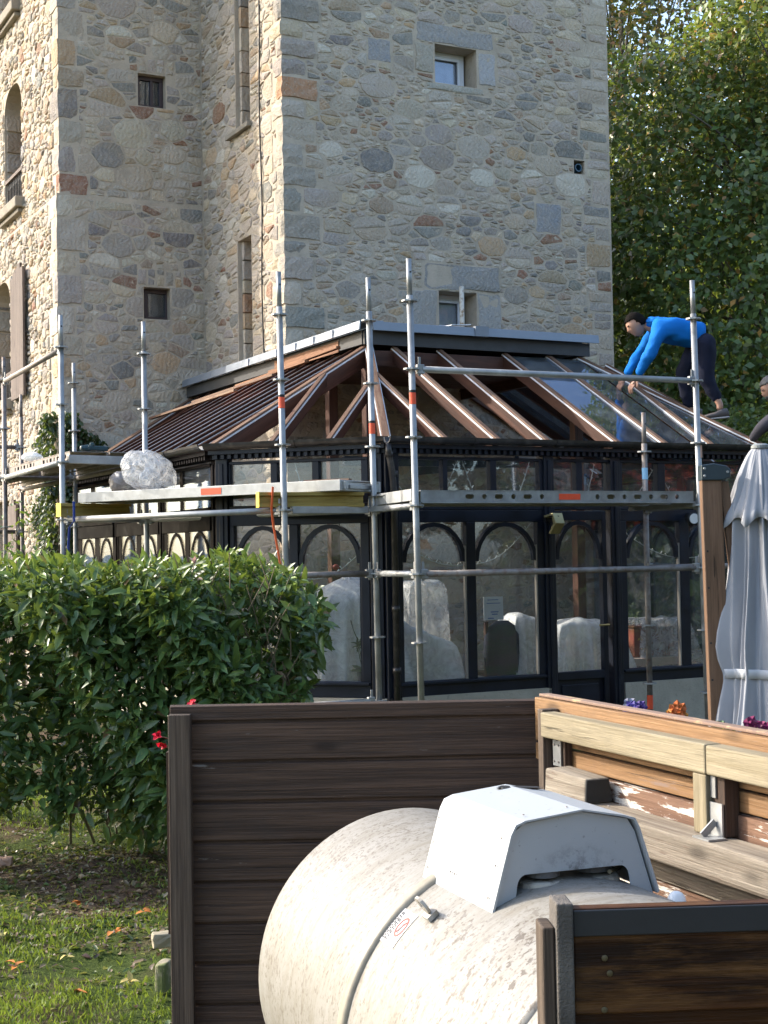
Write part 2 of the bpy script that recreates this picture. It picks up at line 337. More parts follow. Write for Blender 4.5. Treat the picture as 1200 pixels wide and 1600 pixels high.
# ---------------------------------------------------------------- rubble stone laying
PAL = [((.43, .375, .315), 6), ((.345, .31, .275), 3.4), ((.48, .41, .32), 5), ((.53, .44, .32), 2.6), ((.46, .32, .19), 1.2), ((.25, .125, .07), .8), ((.36, .27, .185), 1.2), ((.57, .52, .43), 2), ((.22, .215, .20), 2.2)]
PW = np.array([p[1] for p in PAL]); PW = PW / PW.sum()
def stone_col(rg, special=1.):
    c = np.array(PAL[rg.choice(len(PAL), p=PW)][0]); c = c * rg.uniform(.82, 1.15) + rg.normal(0, .006, 3); return tuple(np.clip(c, .04, .65))
def clip(poly, nx, ny, d):                                # keep nx*x+ny*y <= d
    out = []; n = len(poly)
    for i in range(n):
        a = poly[i]; b = poly[(i + 1) % n]; da = nx * a[0] + ny * a[1] - d; db = nx * b[0] + ny * b[1] - d
        if da <= 0: out.append(a)
        if (da < 0) != (db < 0) and da != db:
            t = da / (da - db); out.append((a[0] + t * (b[0] - a[0]), a[1] + t * (b[1] - a[1])))
    return out
def cells(w, h0, h1, holes, rg, sizes, asp=1.45):
    """power diagram of the rectangle [0,w]x[h0,h1]; returns stone outlines"""
    holes = [tuple(q[:4]) for q in holes]; S = []; G = {}; cs = max(sizes)[0] * 2.1
    W = w / asp
    def near(x, y, k=1):
        ix, iy = int(x / cs), int(y / cs)
        for a in range(ix - k, ix + k + 1):
            for b in range(iy - k, iy + k + 1): yield from G.get((a, b), ())
    for r, dens in sizes:
        tries = int(W * (h1 - h0) * dens)
        for _ in range(tries):
            x = rg.uniform(0, W); y = rg.uniform(h0, h1); rr = r * rg.uniform(.85, 1.2)
            if any((x - S[j][0]) ** 2 + (y - S[j][1]) ** 2 < (.93 * (rr + S[j][2])) ** 2 for j in near(x, y)): continue
            if any(a - .01 < x * asp < c + .01 and b - .01 < y < d + .01 for a, b, c, d in holes): continue
            G.setdefault((int(x / cs), int(y / cs)), []).append(len(S)); S.append((x, y, rr))
    out = []
    for i, (x, y, r) in enumerate(S):
        e = r * 2.6; P = [(x - e, y - e * .8), (x + e, y - e * .8), (x + e, y + e * .8), (x - e, y + e * .8)]
        for j in near(x, y, 1):
            if j == i: continue
            X, Y, r2 = S[j]; dx, dy = X - x, Y - y; d2 = dx * dx + dy * dy
            if d2 > (6 * r) ** 2 + .25: continue
            d = (X * X + Y * Y - x * x - y * y - r2 * r2 + r * r) / 2
            P = clip(P, dx, dy, d)
            if len(P) < 3: break
        if len(P) < 3: continue
        P = [(a * asp, b) for a, b in P]; cx, cy = x * asp, y
        for lim in ((-1, 0, 0), (1, 0, w), (0, -1, -h0), (0, 1, h1)): P = clip(P, *lim)
        for a, b, c, d in holes:
            if len(P) < 3: break
            if max(p[0] for p in P) < a or min(p[0] for p in P) > c or max(p[1] for p in P) < b or min(p[1] for p in P) > d: continue
            opts = [(a - cx, (1, 0, a)), (cx - c, (-1, 0, -c)), (b - cy, (0, 1, b)), (cy - d, (0, -1, -d))]
            m = max(opts, key=lambda q: q[0])
            P = clip(P, *m[1])
        if len(P) >= 3: out.append(P)
    return out
def area(P): return abs(sum(P[i][0] * P[(i + 1) % len(P)][1] - P[(i + 1) % len(P)][0] * P[i][1] for i in range(len(P)))) / 2
def stone3d(P, rg, gap=.0075, proud=.02, chaik=1):
    """outline -> (verts2.5d, faces): x,y in the wall plane, z out of the wall"""
    A = area(P)
    if A < .0007: return None
    n = len(P); cx = sum(p[0] for p in P) / n; cy = sum(p[1] for p in P) / n; rm = math.sqrt(A / math.pi)
    for _ in range(chaik):
        q = []
        for i in range(len(P)):
            a, b = P[i], P[(i + 1) % len(P)]
            if math.hypot(a[0] - b[0], a[1] - b[1]) < .012: q.append(((a[0] + b[0]) / 2, (a[1] + b[1]) / 2)); continue
            t = rg.uniform(.03, .13); q += [(a[0] + (b[0] - a[0]) * t, a[1] + (b[1] - a[1]) * t), (b[0] + (a[0] - b[0]) * t, b[1] + (a[1] - b[1]) * t)]
        P = q
    n = len(P)
    if n < 3: return None
    f = max(.5, 1 - gap / rm); j = rm * .05
    P = [(cx + (x - cx) * f + rg.uniform(-j, j), cy + (y - cy) * f + rg.uniform(-j, j)) for x, y in P]
    hb = rg.uniform(.35, 1.15) * proud; tx, ty = rg.uniform(-.04, .04, 2)
    V = [(x, y, -.006) for x, y in P]
    k1 = 1 - min(.22, .012 / rm)
    hz = lambda x, y: hb + (x - cx) * tx + (y - cy) * ty
    V += [(cx + (x - cx) * k1, cy + (y - cy) * k1, max(.0015, hz(x, y) - .35 * hb + rg.uniform(-.002, .0015))) for x, y in P]
    V += [(cx + (x - cx) * .5 + rg.uniform(-j, j), cy + (y - cy) * .5 + rg.uniform(-j, j), hz(x, y) * 1.05 + rg.uniform(-.002, .003)) for x, y in P]
    V.append((cx, cy, hb * 1.05 + rg.uniform(-.001, .003)))
    F = []
    for r_ in (0, 1):
        for i in range(n): F.append((r_ * n + i, r_ * n + (i + 1) % n, (r_ + 1) * n + (i + 1) % n, (r_ + 1) * n + i))
    for i in range(n): F.append((2 * n + i, 2 * n + (i + 1) % n, 3 * n))
    return V, F
def rectblock(x0, y0, x1, y1, rg, j=.012):
    pts = []
    for (a, b), (c, d) in (((x0, y0), (x1, y0)), ((x1, y0), (x1, y1)), ((x1, y1), (x0, y1)), ((x0, y1), (x0, y0))):
        for t in (0.0, .5): pts.append((a + (c - a) * t + rg.uniform(-j, j), b + (d - b) * t + rg.uniform(-j, j)))
    return pts
def in_view(p, m=0):
    q = cam.matrix_world.inverted() @ p
    if q.z >= 0: return False
    x = 600 + 2311 * q.x / -q.z; y = 800 - 2311 * q.y / -q.z
    return -m < x < 1200 + m and -m < y < 1600 + m
STN = []                                                  # every stone: (score, world verts, faces, colour)
def lay(O, X, N, w, h0, h1, holes, blocks, rg, sizes, asp=1.6, proud=.011, hidden=None, dens=1.):
    O, X, N = Vector(O), Vector(X), Vector(N); Z = Vector((0, 0, 1))
    Ps = [(p, None) for p in cells(w, h0, h1, list(holes) + [b[:4] for b in blocks], rg, sizes, asp)] + [(rectblock(*b[:4], rg), b[4] if len(b) > 4 else None) for b in blocks]
    Ps2 = []
    for P, c in Ps:
        if c is None and len(P) >= 4 and area(P) > .0045 and rg.random() < .55:      # split many lumps into flatter courses
            cx = sum(p[0] for p in P) / len(P); cy = sum(p[1] for p in P) / len(P) + rg.normal(0, .012); t_ = rg.normal(0, .16); nx, ny = -math.sin(t_), math.cos(t_); d_ = nx * cx + ny * cy
            for q in (clip(P, nx, ny, d_), clip(P, -nx, -ny, -d_)):
                if len(q) >= 3: Ps2.append((q, None))
        else: Ps2.append((P, c))
    for P, c in Ps2:
        r = stone3d(P, rg, proud=proud)
        if r is None: continue
        V, F = r; wv = [BF @ (O + X * a + Z * b + N * z) for a, b, z in V]; ce = wv[-1]
        d = ce - Vector((0, 0, 1.65)); nw = BF.to_3x3() @ N; sc = area(P) * max(0, -(d.normalized().dot(nw))) / d.length_squared
        if not in_view(ce) or sc <= 0 or (hidden and hidden(ce, P)): sc = 0
        STN.append((sc, wv, F, c or stone_col(rg)))
def wall_face(mb, O, X, N, w, h0, h1, holes, depth):
    """mortar face with rectangular openings and their reveals"""
    O, X, N = Vector(O), Vector(X), Vector(N); Z = Vector((0, 0, 1)); P = lambda a, b, z=0: O + X * a + Z * b + N * z
    xs = sorted({0, w, *[h[0] for h in holes], *[h[2] for h in holes]}); ys = sorted({h0, h1, *[h[1] for h in holes], *[h[3] for h in holes]})
    for i in range(len(xs) - 1):
        for j in range(len(ys) - 1):
            cx, cy = (xs[i] + xs[i + 1]) / 2, (ys[j] + ys[j + 1]) / 2
            if any(h[0] < cx < h[2] and h[1] < cy < h[3] for h in holes): continue
            mb.add([P(xs[i], ys[j]), P(xs[i + 1], ys[j]), P(xs[i + 1], ys[j + 1]), P(xs[i], ys[j + 1])], [(0, 1, 2, 3)])
    for h in holes:
        a, b, c, d = h[:4]; dp = h[4] if len(h) > 4 else depth
        mb.add([P(a, b), P(c, b), P(c, d), P(a, d), P(a, b, -dp), P(c, b, -dp), P(c, d, -dp), P(a, d, -dp)], [(0, 4, 5, 1), (1, 5, 6, 2), (2, 6, 7, 3), (3, 7, 4, 0)])

# ---------------------------------------------------------------- castle tower (building frame)
US, VM, VW, UO, UR, HT = 2.03, 4.23, 6.77, .19, 6.47, 11.0
VB, VL = 8.4, 12.4
tower = thing('castle_tower', 'tall grey rubble stone castle tower with a recessed wing, behind the conservatory', 'tower', (US, VM, 0), frame=BF)
# openings in wall coordinates (x along wall, z): x0,z0,x1,z1,depth
def F1(u): return u - US
hA = (F1(3.99), 7.21, F1(4.56), 7.67, .30); hB = (F1(3.985), 4.30, F1(4.50), 4.75, .30); hH = (F1(5.93), 6.33, F1(6.09), 6.50, .35)
main_holes = [hA, hB, hH]
hW1 = (1.19, 7.30, 1.55, 7.71, .22); hW2 = (1.265, 4.64, 1.61, 5.035, .22)
wing_holes = [tuple([h[0] - UO] + list(h[1:2]) + [h[2] - UO] + list(h[3:])) for h in (hW1, hW2)]
# side wall coordinate: x = VW - v  (left to right in the photo)
hS1 = (VW - 5.62, 6.78, VW - 5.17, 8.9, .22); hS2 = (VW - 5.63, 4.00, VW - 5.19, 5.44, .22)
side_holes = [hS1, hS2]
# left wall coordinate: x = VL - v
def FL(v): return VL - v
hL1 = (FL(9.60), 6.46, FL(8.60), 8.10, .42); hL2 = (FL(10.1), 3.85, FL(9.14), 5.50, .42); hL0 = (FL(9.9), 9.1, FL(8.7), 10.6, .42); hL3 = (FL(10.3), .1, FL(9.3), 2.5, .42)
left_holes = [hL1, hL2, hL0, hL3]
mb = MB(BF)
wall_face(mb, (US, VM, 0), (1, 0, 0), (0, -1, 0), UR - US, -.2, HT, main_holes, .3)
wall_face(mb, (US, VW, 0), (0, -1, 0), (-1, 0, 0), VW - VM, -.2, HT, side_holes, .3)
wall_face(mb, (UO, VW, 6.10), (1, 0, 0), (0, -1, 0), US - UO, 0, HT - 6.10, [(a, b - 6.10, c, d - 6.10, e) for a, b, c, d, e in wing_holes[:1]], .3)
wall_face(mb, (UO - .045, VW - .035, 0), (1, 0, 0), (0, -1, 0), US - UO + .045, -.2, 6.10, wing_holes[1:], .3)
wall_face(mb, (UO, VL, 6.08), (0, -1, 0), (-1, 0, 0), VL - VW, 0, HT - 6.08, [(a, b - 6.08, c, d - 6.08, e) for a, b, c, d, e in (hL1, hL0)], .4)
wall_face(mb, (UO - .045, VL, 0), (0, -1, 0), (-1, 0, 0), VL - VW + .035, -.2, 6.08, [hL2, hL3], .4)
wall_face(mb, (UR, VM, 0), (0, 1, 0), (1, 0, 0), VB - VM, -.2, HT, [], .3)
mb.add([(UO - .045, VW - .035, 6.10), (US, VW - .035, 6.10), (US, VW, 6.10), (UO - .045, VW, 6.10)], [(0, 1, 2, 3)])
mb.add([(UO - .045, VW - .035, 6.08), (UO, VW, 6.08), (UO, VL, 6.08), (UO - .045, VL, 6.08)], [(0, 1, 2, 3)])
mb.add([(UR, VB, -.2), (UR, VB, HT), (US + 1, VB, HT), (US + 1, VB, -.2)], [(0, 1, 2, 3)])
mb.add([(US + 1, VB, -.2), (US + 1, VB, HT), (US + 1, VL, HT), (US + 1, VL, -.2)], [(0, 1, 2, 3)])
mb.add([(US + 1, VL, -.2), (US + 1, VL, HT), (UO - .045, VL, HT), (UO - .045, VL, -.2)], [(0, 1, 2, 3)])
mb.add([(UO - .05, VW - .05, HT), (US, VW - .05, HT), (US, VM, HT), (UR, VM, HT), (UR, VB, HT), (US + 1, VB, HT), (US + 1, VL, HT), (UO - .05, VL, HT)], [(0, 1, 2, 3, 4, 5, 6, 7)])
wallo = mb.build('wall', MORTAR, tower)
rg = np.random.default_rng(11)
SZ = [(.13, 5), (.10, 16), (.07, 60), (.048, 260), (.034, 700), (.024, 900)]
SZL = [(.16, 6), (.12, 16), (.08, 60), (.055, 260), (.036, 500)]
GREYB = (.30, .30, .30)
# big dressed blocks: lintels, jambs, quoins of the far right corner
blk = [(F1(3.74), 7.69, F1(4.81), 7.90, GREYB), (F1(3.72), 7.30, F1(3.975), 7.66, (.37, .34, .28)), (F1(4.575), 7.24, F1(4.83), 7.66, (.40, .40, .41)), (F1(3.85), 7.12, F1(4.7), 7.195, (.38, .37, .32)),
       (F1(3.77), 4.78, F1(4.83), 5.08, (.27, .275, .275)), (F1(3.62), 4.28, F1(3.965), 4.76, (.33, .325, .31)), (F1(4.515), 4.28, F1(4.83), 4.77, (.34, .335, .32)),
       (F1(5.35), 5.55, F1(5.72), 5.92, (.28, .29, .31)), (F1(3.1), 7.35, F1(3.42), 7.62, (.28, .29, .31))]
z = .1; k = 0
while z < HT - .3:
    hgt = rg.uniform(.2, .34); wd = .42 if k % 2 else .26; wd *= rg.uniform(.85, 1.2)
    blk.append((UR - US - wd, z, UR - US - .01, z + hgt - .02)); z += hgt; k += 1
z = .1; k = 0; quo = []
while z < HT - .3:
    hgt = rg.uniform(.17, .33); quo.append((z, z + hgt - .018, rg.uniform(.34, .5) if k % 2 else rg.uniform(.2, .3), rg.uniform(.14, .2) if k % 2 else rg.uniform(.24, .36))); z += hgt; k += 1
hid = lambda ce, P: False
low = lambda ce, P: ce.z < 3.2
lay((US, VM, 0), (1, 0, 0), (0, -1, 0), UR - US, 0, HT - .6, main_holes, blk + [(-.01, a, q, b) for a, b, q, _ in quo][:0] , rg, SZ, hidden=low) if False else None
qh = [(-.1, a - .005, q, b + .005, 0) for a, b, q, _ in quo]
lay((US, VM, 0), (1, 0, 0), (0, -1, 0), UR - US, 0, HT - .6, main_holes + qh, blk, rg, SZ, hidden=low)
qs = [(VW - VM - p, a - .005, VW - VM + .1, b + .005, 0) for a, b, _, p in quo]
lay((US, VW, 0), (0, -1, 0), (-1, 0, 0), VW - VM, 0, HT - .6, side_holes + qs, [], rg, [(.11, 8), (.085, 30), (.065, 90), (.045, 260), (.032, 400)], asp=1.7, proud=.014, hidden=low)
def arch_blocks(x0, x1, ztop, n=4, h=.2):
    return [(x0 - .12 + (x1 - x0 + .24) * i / n + .006, ztop + .012, x0 - .12 + (x1 - x0 + .24) * (i + 1) / n - .006, ztop + h) for i in range(n)]
zq = .2; k = 0; wq = []
while zq < HT - .3:
    hgt = rg.uniform(.2, .42); wq.append((zq, zq + hgt - .018, rg.uniform(.3, .42) if k % 2 else rg.uniform(.2, .28), rg.uniform(.16, .24) if k % 2 else rg.uniform(.28, .4))); zq += hgt; k += 1
wu = [(a, b) for a, b in ((-.2, 6.10), (6.10, HT))]
wqh = [(-.1, a - .005, q, b + .005, 0) for a, b, q, _ in wq]
sg = 1.95 - UO
lay((UO, VW, 0), (1, 0, 0), (0, -1, 0), US - UO - .01, 6.12, HT - .6, wing_holes[:1] + wqh, arch_blocks(wing_holes[0][0], wing_holes[0][2], 7.71, 5, .20), rg, SZL, asp=1.35, hidden=low)
lay((UO - .045, VW - .035, 0), (1, 0, 0), (0, -1, 0), US - UO + .03, 1.5, 6.06, wing_holes[1:] + wqh, arch_blocks(wing_holes[1][0] + .045, wing_holes[1][2] + .045, 5.04, 5, .22), rg, SZL, asp=1.35, hidden=low)
wql = [(VL - VW - p, a - .005, VL - VW + .1, b + .005, 0) for a, b, _, p in wq]
lay((UO, VL, 0), (0, -1, 0), (-1, 0, 0), VL - VW, 6.10, HT - .6, [hL1, hL0] + wql, [], rg, [(.09, 20), (.07, 60), (.05, 260), (.035, 500)], asp=1.25, proud=.024, hidden=low)
lay((UO - .045, VL, 0), (0, -1, 0), (-1, 0, 0), VL - VW + .03, 0, 6.05, [hL2, hL3] + wql, [], rg, [(.09, 20), (.07, 60), (.05, 260), (.035, 500)], asp=1.25, proud=.024, hidden=low)
lay((UR, VM, 0), (0, 1, 0), (1, 0, 0), VB - VM, 0, HT - .6, [], [], rg, [(.12, 10), (.09, 40), (.06, 120)], hidden=lambda a, b: True)
# quoins wrap round the corners: roughened blocks with a bevelled arris
def rough_block(c0, c1, rg, j=.010, n=3, bv=1.):
    """irregular block between two corners (building frame) -> world verts, faces"""
    c0, c1 = Vector(c0), Vector(c1); V = []; idx = {}; F = []
    def vid(i, k, m):
        key = (i, k, m)
        if key not in idx:
            idx[key] = len(V); p = Vector((c0.x + (c1.x - c0.x) * i / n, c0.y + (c1.y - c0.y) * k / n, c0.z + (c1.z - c0.z) * m / n))
            e = sum(q in (0, n) for q in (i, k, m)); ctr = (c0 + c1) / 2
            if e >= 2: p += (ctr - p).normalized() * (.014 if e == 2 else .026) * bv
            p += Vector(rg.uniform(-j, j, 3)); V.append(p)
        return idx[key]
    for a in range(n):
        for b in range(n):
            F += [(vid(a, b, 0), vid(a, b + 1, 0), vid(a + 1, b + 1, 0), vid(a + 1, b, 0)), (vid(a, b, n), vid(a + 1, b, n), vid(a + 1, b + 1, n), vid(a, b + 1, n)),
                  (vid(a, 0, b), vid(a + 1, 0, b), vid(a + 1, 0, b + 1), vid(a, 0, b + 1)), (vid(a, n, b), vid(a, n, b + 1), vid(a + 1, n, b + 1), vid(a + 1, n, b)),
                  (vid(0, a, b), vid(0, a, b + 1), vid(0, a + 1, b + 1), vid(0, a + 1, b)), (vid(n, a, b), vid(n, a + 1, b), vid(n, a + 1, b + 1), vid(n, a, b + 1))]
    return [BF @ p for p in V], F
for a, b, q, p in quo:
    pr = rg.uniform(.010, .026); V, F = rough_block((US - pr, VM - pr, a), (US + q - .012, VM + p - .012, b), rg)
    c = (.44, .22, .11) if 6.9 < (a + b) / 2 < 7.1 else stone_col(rg)
    ce = BF @ Vector((US, VM, (a + b) / 2)); d = (ce - Vector((0, 0, 1.65))).length; STN.append((0 if a < 3.2 or not in_view(ce) else (q * .85 + p * .4) * (b - a) / d ** 2, V, F, c))
for a, b, q, p in wq:
    o = .045 if b < 6.1 else 0
    if a < 6.1 < b: continue
    pr = rg.uniform(.008, .022); V, F = rough_block((UO - o - pr, VW - o * .8 - pr, a), (UO + q - .012 - o, VW + p - .012 - o, b), rg)
    ce = BF @ Vector((UO, VW, (a + b) / 2)); d = (ce - Vector((0, 0, 1.65))).length; STN.append((0 if a < 3.2 or not in_view(ce) else (q * .85 + p * .4) * (b - a) / d ** 2, V, F, stone_col(rg)))
STN.sort(key=lambda s: -s[0])
for sc, V, F, c in STN[:300]:
    m = MB(); m.col = c; m.add(V, F); m.build('stone', STONE, tower, smooth=False)
VV = []; FF = []; CC = []
m = MB(); 
for sc, V, F, c in STN[300:]:
    m.col = c; m.add(V, F)
rub = m.build('rubble_stone', STONE, tower, kind='stuff')
print('stones', len(STN))

# windows of the tower
UNLITD = simple('unlit room painted dark', (.035, .038, .045), .9)
def frame_win(parent, P, X, N, x0, z0, x1, z1, dep, fm, fw=.045, bars=(), name='window', fdep=.05):
    """frame of four rails set back in the opening + a pane; P,X,N wall frame in BF"""
    P, X, N = Vector(P), Vector(X), Vector(N); Z = Vector((0, 0, 1)); T = lambda a, b, z=0: P + X * a + Z * b + N * z
    m = MB(BF); c = -dep
    m.bar(T(x0 + .002, z0 + fw / 2 + .002, c), T(x1 - .002, z0 + fw / 2 + .002, c), fdep, fw); m.bar(T(x0 + .002, z1 - fw / 2 - .002, c), T(x1 - .002, z1 - fw / 2 - .002, c), fdep, fw)
    for xx in (x0 + fw / 2 + .002, x1 - fw / 2 - .002): m.bar(T(xx, z0 + fw + .002, c), T(xx, z1 - fw - .002, c), fw, fdep, up=N)
    for b in bars: m.bar(T(b, z0 + fw, c), T(b, z1 - fw, c), fw * .8, fdep * .9, up=N)
    fo = m.build(name, fm, parent, bevel=.004)
    k_ = MB(BF); k_.bar(T((x0 + x1) / 2, z0 - .02, c - .12), T((x0 + x1) / 2, z1 + .02, c - .12), x1 - x0 + .04, .01, up=N); k_.build('unlit_room_panel', UNLITD, fo)  # near-black panel paints in the darkness of the room behind the pane
    g = MB(BF); g.bar(T((x0 + x1) / 2, z0 + fw * .7, c - .005), T((x0 + x1) / 2, z1 - fw * .7, c - .005), x1 - x0 - fw * 1.4, .006, up=N); g.build('pane', GLASS, fo)
    return fo
for hh, sub in ((hA, 0), (hB, 0)):
    x0, z0, x1, z1 = hh[:4]
    fo = frame_win(tower, (US, VM, 0), (1, 0, 0), (0, -1, 0), x0, z0, x1 - .03, z1, .27, WHITEF, .055)
    m = MB(BF); T = lambda a, b, z: (US + a, VM + z, b)       # inner sash
    a0, a1, b0, b1 = x0 + .06, x1 - .095, z0 + .06, z1 - .062
    m.box(US + a0, US + a1, VM + .235, VM + .262, b0, b0 + .03); m.box(US + a0, US + a1, VM + .235, VM + .262, b1 - .03, b1)
    m.box(US + a0, US + a0 + .03, VM + .235, VM + .262, b0 + .031, b1 - .031); m.box(US + a1 - .03, US + a1, VM + .235, VM + .262, b0 + .031, b1 - .031)
    m.build('sash', WHITEF, fo)
    m = MB(BF); m.box(US + a0 + .02, US + a1 - .02, VM + .30, VM + .304, b0 + .02, b1 - .02); m.build('curtain', simple('pale curtain', (.42, .45, .55), .9), fo)
frame_win(tower, (UO, VW, 0), (1, 0, 0), (0, -1, 0), *wing_holes[0][:4], .12, DBROWN, .05, bars=(wing_holes[0][0] + .21,))
frame_win(tower, (UO, VW, 0), (1, 0, 0), (0, -1, 0), *wing_holes[1][:4], .12, DBROWN, .05, bars=(wing_holes[1][0] + .30,))
for hh in side_holes:                                     # blind slit niches: back wall of coursed blocks, sloping sill
    x0, z0, x1, z1 = hh[:4]; v0, v1 = VW - x0, VW - x1
    m = MB(BF); m.box(US + .205, US + .24, v1 - .02, v0 + .02, z0 - .05, z1 + .05); m.build('niche_back', MORTAR, tower)
    zz = z0 + .01
    while zz < z1 - .05:
        hgt = rg.uniform(.16, .3); V, F = rough_block((US + .05, v0 - .07, zz), (US + .215, v0 + .05, min(z1, zz + hgt - .006)), rg, .003, 3, .3); m = MB(); m.col = stone_col(rg); m.add(V, F); m.build('reveal_stone', STONE, tower)
        V, F = rough_block((US + .18, v1 + .01, zz), (US + .225, v0 - .075, min(z1, zz + hgt - .006)), rg, .003, 3, .3); m = MB(); m.col = stone_col(rg); m.add(V, F); m.build('reveal_stone', STONE, tower); zz += hgt
    m = MB(BF); m.add([(US - .07, v1 - .06, z0 - .09), (US - .07, v0 + .2, z0 - .09), (US + .2, v0 + .2, z0 - .05), (US + .2, v1 - .06, z0 - .05), (US - .07, v1 - .06, z0 - .03), (US - .07, v0 + .2, z0 - .03), (US + .2, v0 + .2, z0 + .03), (US + .2, v1 - .06, z0 + .03)],
          [(0, 1, 2, 3), (4, 5, 6, 7), (0, 1, 5, 4), (1, 2, 6, 5), (2, 3, 7, 6), (3, 0, 4, 7)]); m.build('window_sill', SILL, tower, bevel=.01)
# left wall: pointed lancets with dark reveal stones, sills, railings and a plank shutter
def lancet(h, arch=True):
    x0, z0, x1, z1 = h[:4]; v0, v1 = VL - x0, VL - x1; off = .045 if z1 < 6.1 else 0; uu = UO - off
    zs = z1 - .42; mid = (v0 + v1) / 2; hw = (v0 - v1) / 2
    for sgn in (-1, 1):                                    # spandrel that turns the square head into a pointed arch
        poly = [(sgn * hw, zs)] + [(sgn * hw * math.cos(t * math.pi / 2) ** .8, zs + .42 * math.sin(t * math.pi / 2) ** .9) for t in np.linspace(0, 1, 7)[1:]] + [(sgn * hw, z1 + .01)]
        m = MB(BF); m.prism([(a, b) for a, b in poly], (uu - .004, mid, 0), (0, 1, 0), (0, 0, 1), (1, 0, 0), .4); m.build('arch_spandrel', MORTAR, tower)
    zz = z0
    while zz < z1 - .1:
        hgt = rg.uniform(.2, .36)
        V, F = rough_block((uu + .02, v0 - .03, zz), (uu + .40, v0 + .06, min(z1, zz + hgt - .015)), rg, .008)
        m = MB(); m.col = tuple(np.array(stone_col(rg)) * .9); m.add(V, F); m.build('reveal_stone', STONE, tower); zz += hgt
    fo = frame_win(tower, (uu, VL, 0), (0, -1, 0), (-1, 0, 0), x0, z0, x1, z1, .36, DBROWN, .06, bars=((x0 + x1) / 2,))
    m = MB(BF); m.box(uu - .13, uu + .05, v1 - .12, v0 + .12, z0 - .14, z0 - .002); m.box(uu - .08, uu + .02, v1 - .06, v0 + .06, z0 - .2, z0 - .145); m.build('window_sill', SILL, tower, bevel=.015)
def railing(h, ht=.42):
    x0, z0, x1, z1 = h[:4]; v0, v1 = VL - x0, VL - x1; uu = UO - (.045 if z1 < 6.1 else 0)
    m = MB(BF); m.bar((uu + .03, v0 - .01, z0 + ht), (uu + .03, v1 + .01, z0 + ht), .06, .045); r = m.build('railing', SHUT, tower)
    b = MB(BF); n = 11
    for i in range(n):
        v = v0 + (v1 - v0) * (i + .5) / n; b.tube([(uu + .03, v, z0 + .03), (uu + .03, v, z0 + ht - .02)], .008, 6)
        b.tube([(uu + .03, v + .03 * math.cos(t), z0 + ht - .09 + .035 * math.sin(t)) for t in np.linspace(0, 2 * math.pi, 9)], .005, 5)
    b.bar((uu + .03, v0, z0 + .04), (uu + .03, v1, z0 + .04), .02, .02); b.build('baluster', BLACK, r, kind='stuff')
lancet(hL1); railing(hL1); lancet(hL2); railing(hL2, .36); lancet(hL0)
for (v0, v1, z0, z1) in ((8.88, 8.12, 3.80, 5.50), (9.25, 8.6, .3, 2.45)):
    m = MB(BF); m.bar((UO - .078, (v0 + v1) / 2, z0 + .2), (UO - .078, (v0 + v1) / 2, z0 + .26), .012, .5, up=(0, 1, 0)); root = m.build('shutter', SHUT, tower)
    n = 5
    for i in range(n):
        a = v0 + (v1 - v0) * (i + .06) / n; b = v0 + (v1 - v0) * (i + .94) / n
        m = MB(BF); zt = z1 - .10 * ((i - 2.5) / 2.5) ** 2 + (.04 if i == 3 else 0); uo = -.115 - .004 * i
        m.add([(UO + uo, b, z0), (UO + uo - .0, a, z0), (UO + uo + .03, a, z0), (UO + uo + .03, b, z0), (UO + uo, b, zt), (UO + uo, a, zt), (UO + uo + .03, a, zt), (UO + uo + .03, b, zt)],
              [(0, 1, 2, 3), (4, 5, 6, 7), (0, 1, 5, 4), (1, 2, 6, 5), (2, 3, 7, 6), (3, 0, 4, 7)], (0, 0, 1)); m.build('plank', SHUT, root)
# blue pipe stub in the wall hole, white post in front of the lower window, thin cable, ledge line
m = MB(BF); m.lathe((6.02, VM + .3, 6.42), (0, -1, 0), [(0, .05), (.27, .05), (.27, .038), (.05, .036)], 20); m.build('pipe_stub', simple('blue plastic pipe', (.03, .09, .15), .4), tower)
m = MB(BF); m.box(US + hH[0] - .05, US + hH[2] + .05, VM + .34, VM + .36, 6.25, 6.6); m.build('hole_back', BLACK, tower)
m = MB(BF); m.tube([(2.02 - .012, 4.82 + .02 * math.sin(z * 3), z) for z in np.linspace(3.7, HT, 30)], .009, 6); m.build('cable', BLACK, tower, smooth=True)
m = MB(BF); m.tube([(US + .03, VM - .03, z) for z in (3.9, HT)], .0, 4) if False else None
post = MB(BF); post.tube([(4.165, VM - .22, 3.88), (4.165, VM - .22, 4.30), (4.165, VM - .22, 4.77)], .028, 12)
tag(post.build('white_flue_pipe', simple('rust stained white pipe', (.60, .56, .48), .6, c2=(.30, .19, .10), thr=(.5, .62), vs=9), None, True), 'rust stained white pipe standing on the flat roof in front of the lower white window', 'pipe')

# ---------------------------------------------------------------- conservatory (building frame)
cons = thing('conservatory', 'dark framed octagonal conservatory with arched windows, its roof stripped to red brown rafters', 'conservatory', (0, 0, 0), frame=BF)
PL = [(1.27, 6.77), (0, 5.5), (0, 1.06), (1.06, 0), (5.04, 0), (6.1, 1.06), (6.1, 5.2)]
EZ, TZ, RUN = 2.62, 3.65, 1.83
def seg(i):
    a, b = Vector(PL[i]), Vector(PL[i + 1]); d = (b - a).normalized(); n = Vector((d.y, -d.x)); return a, b, d, n, (b - a).length
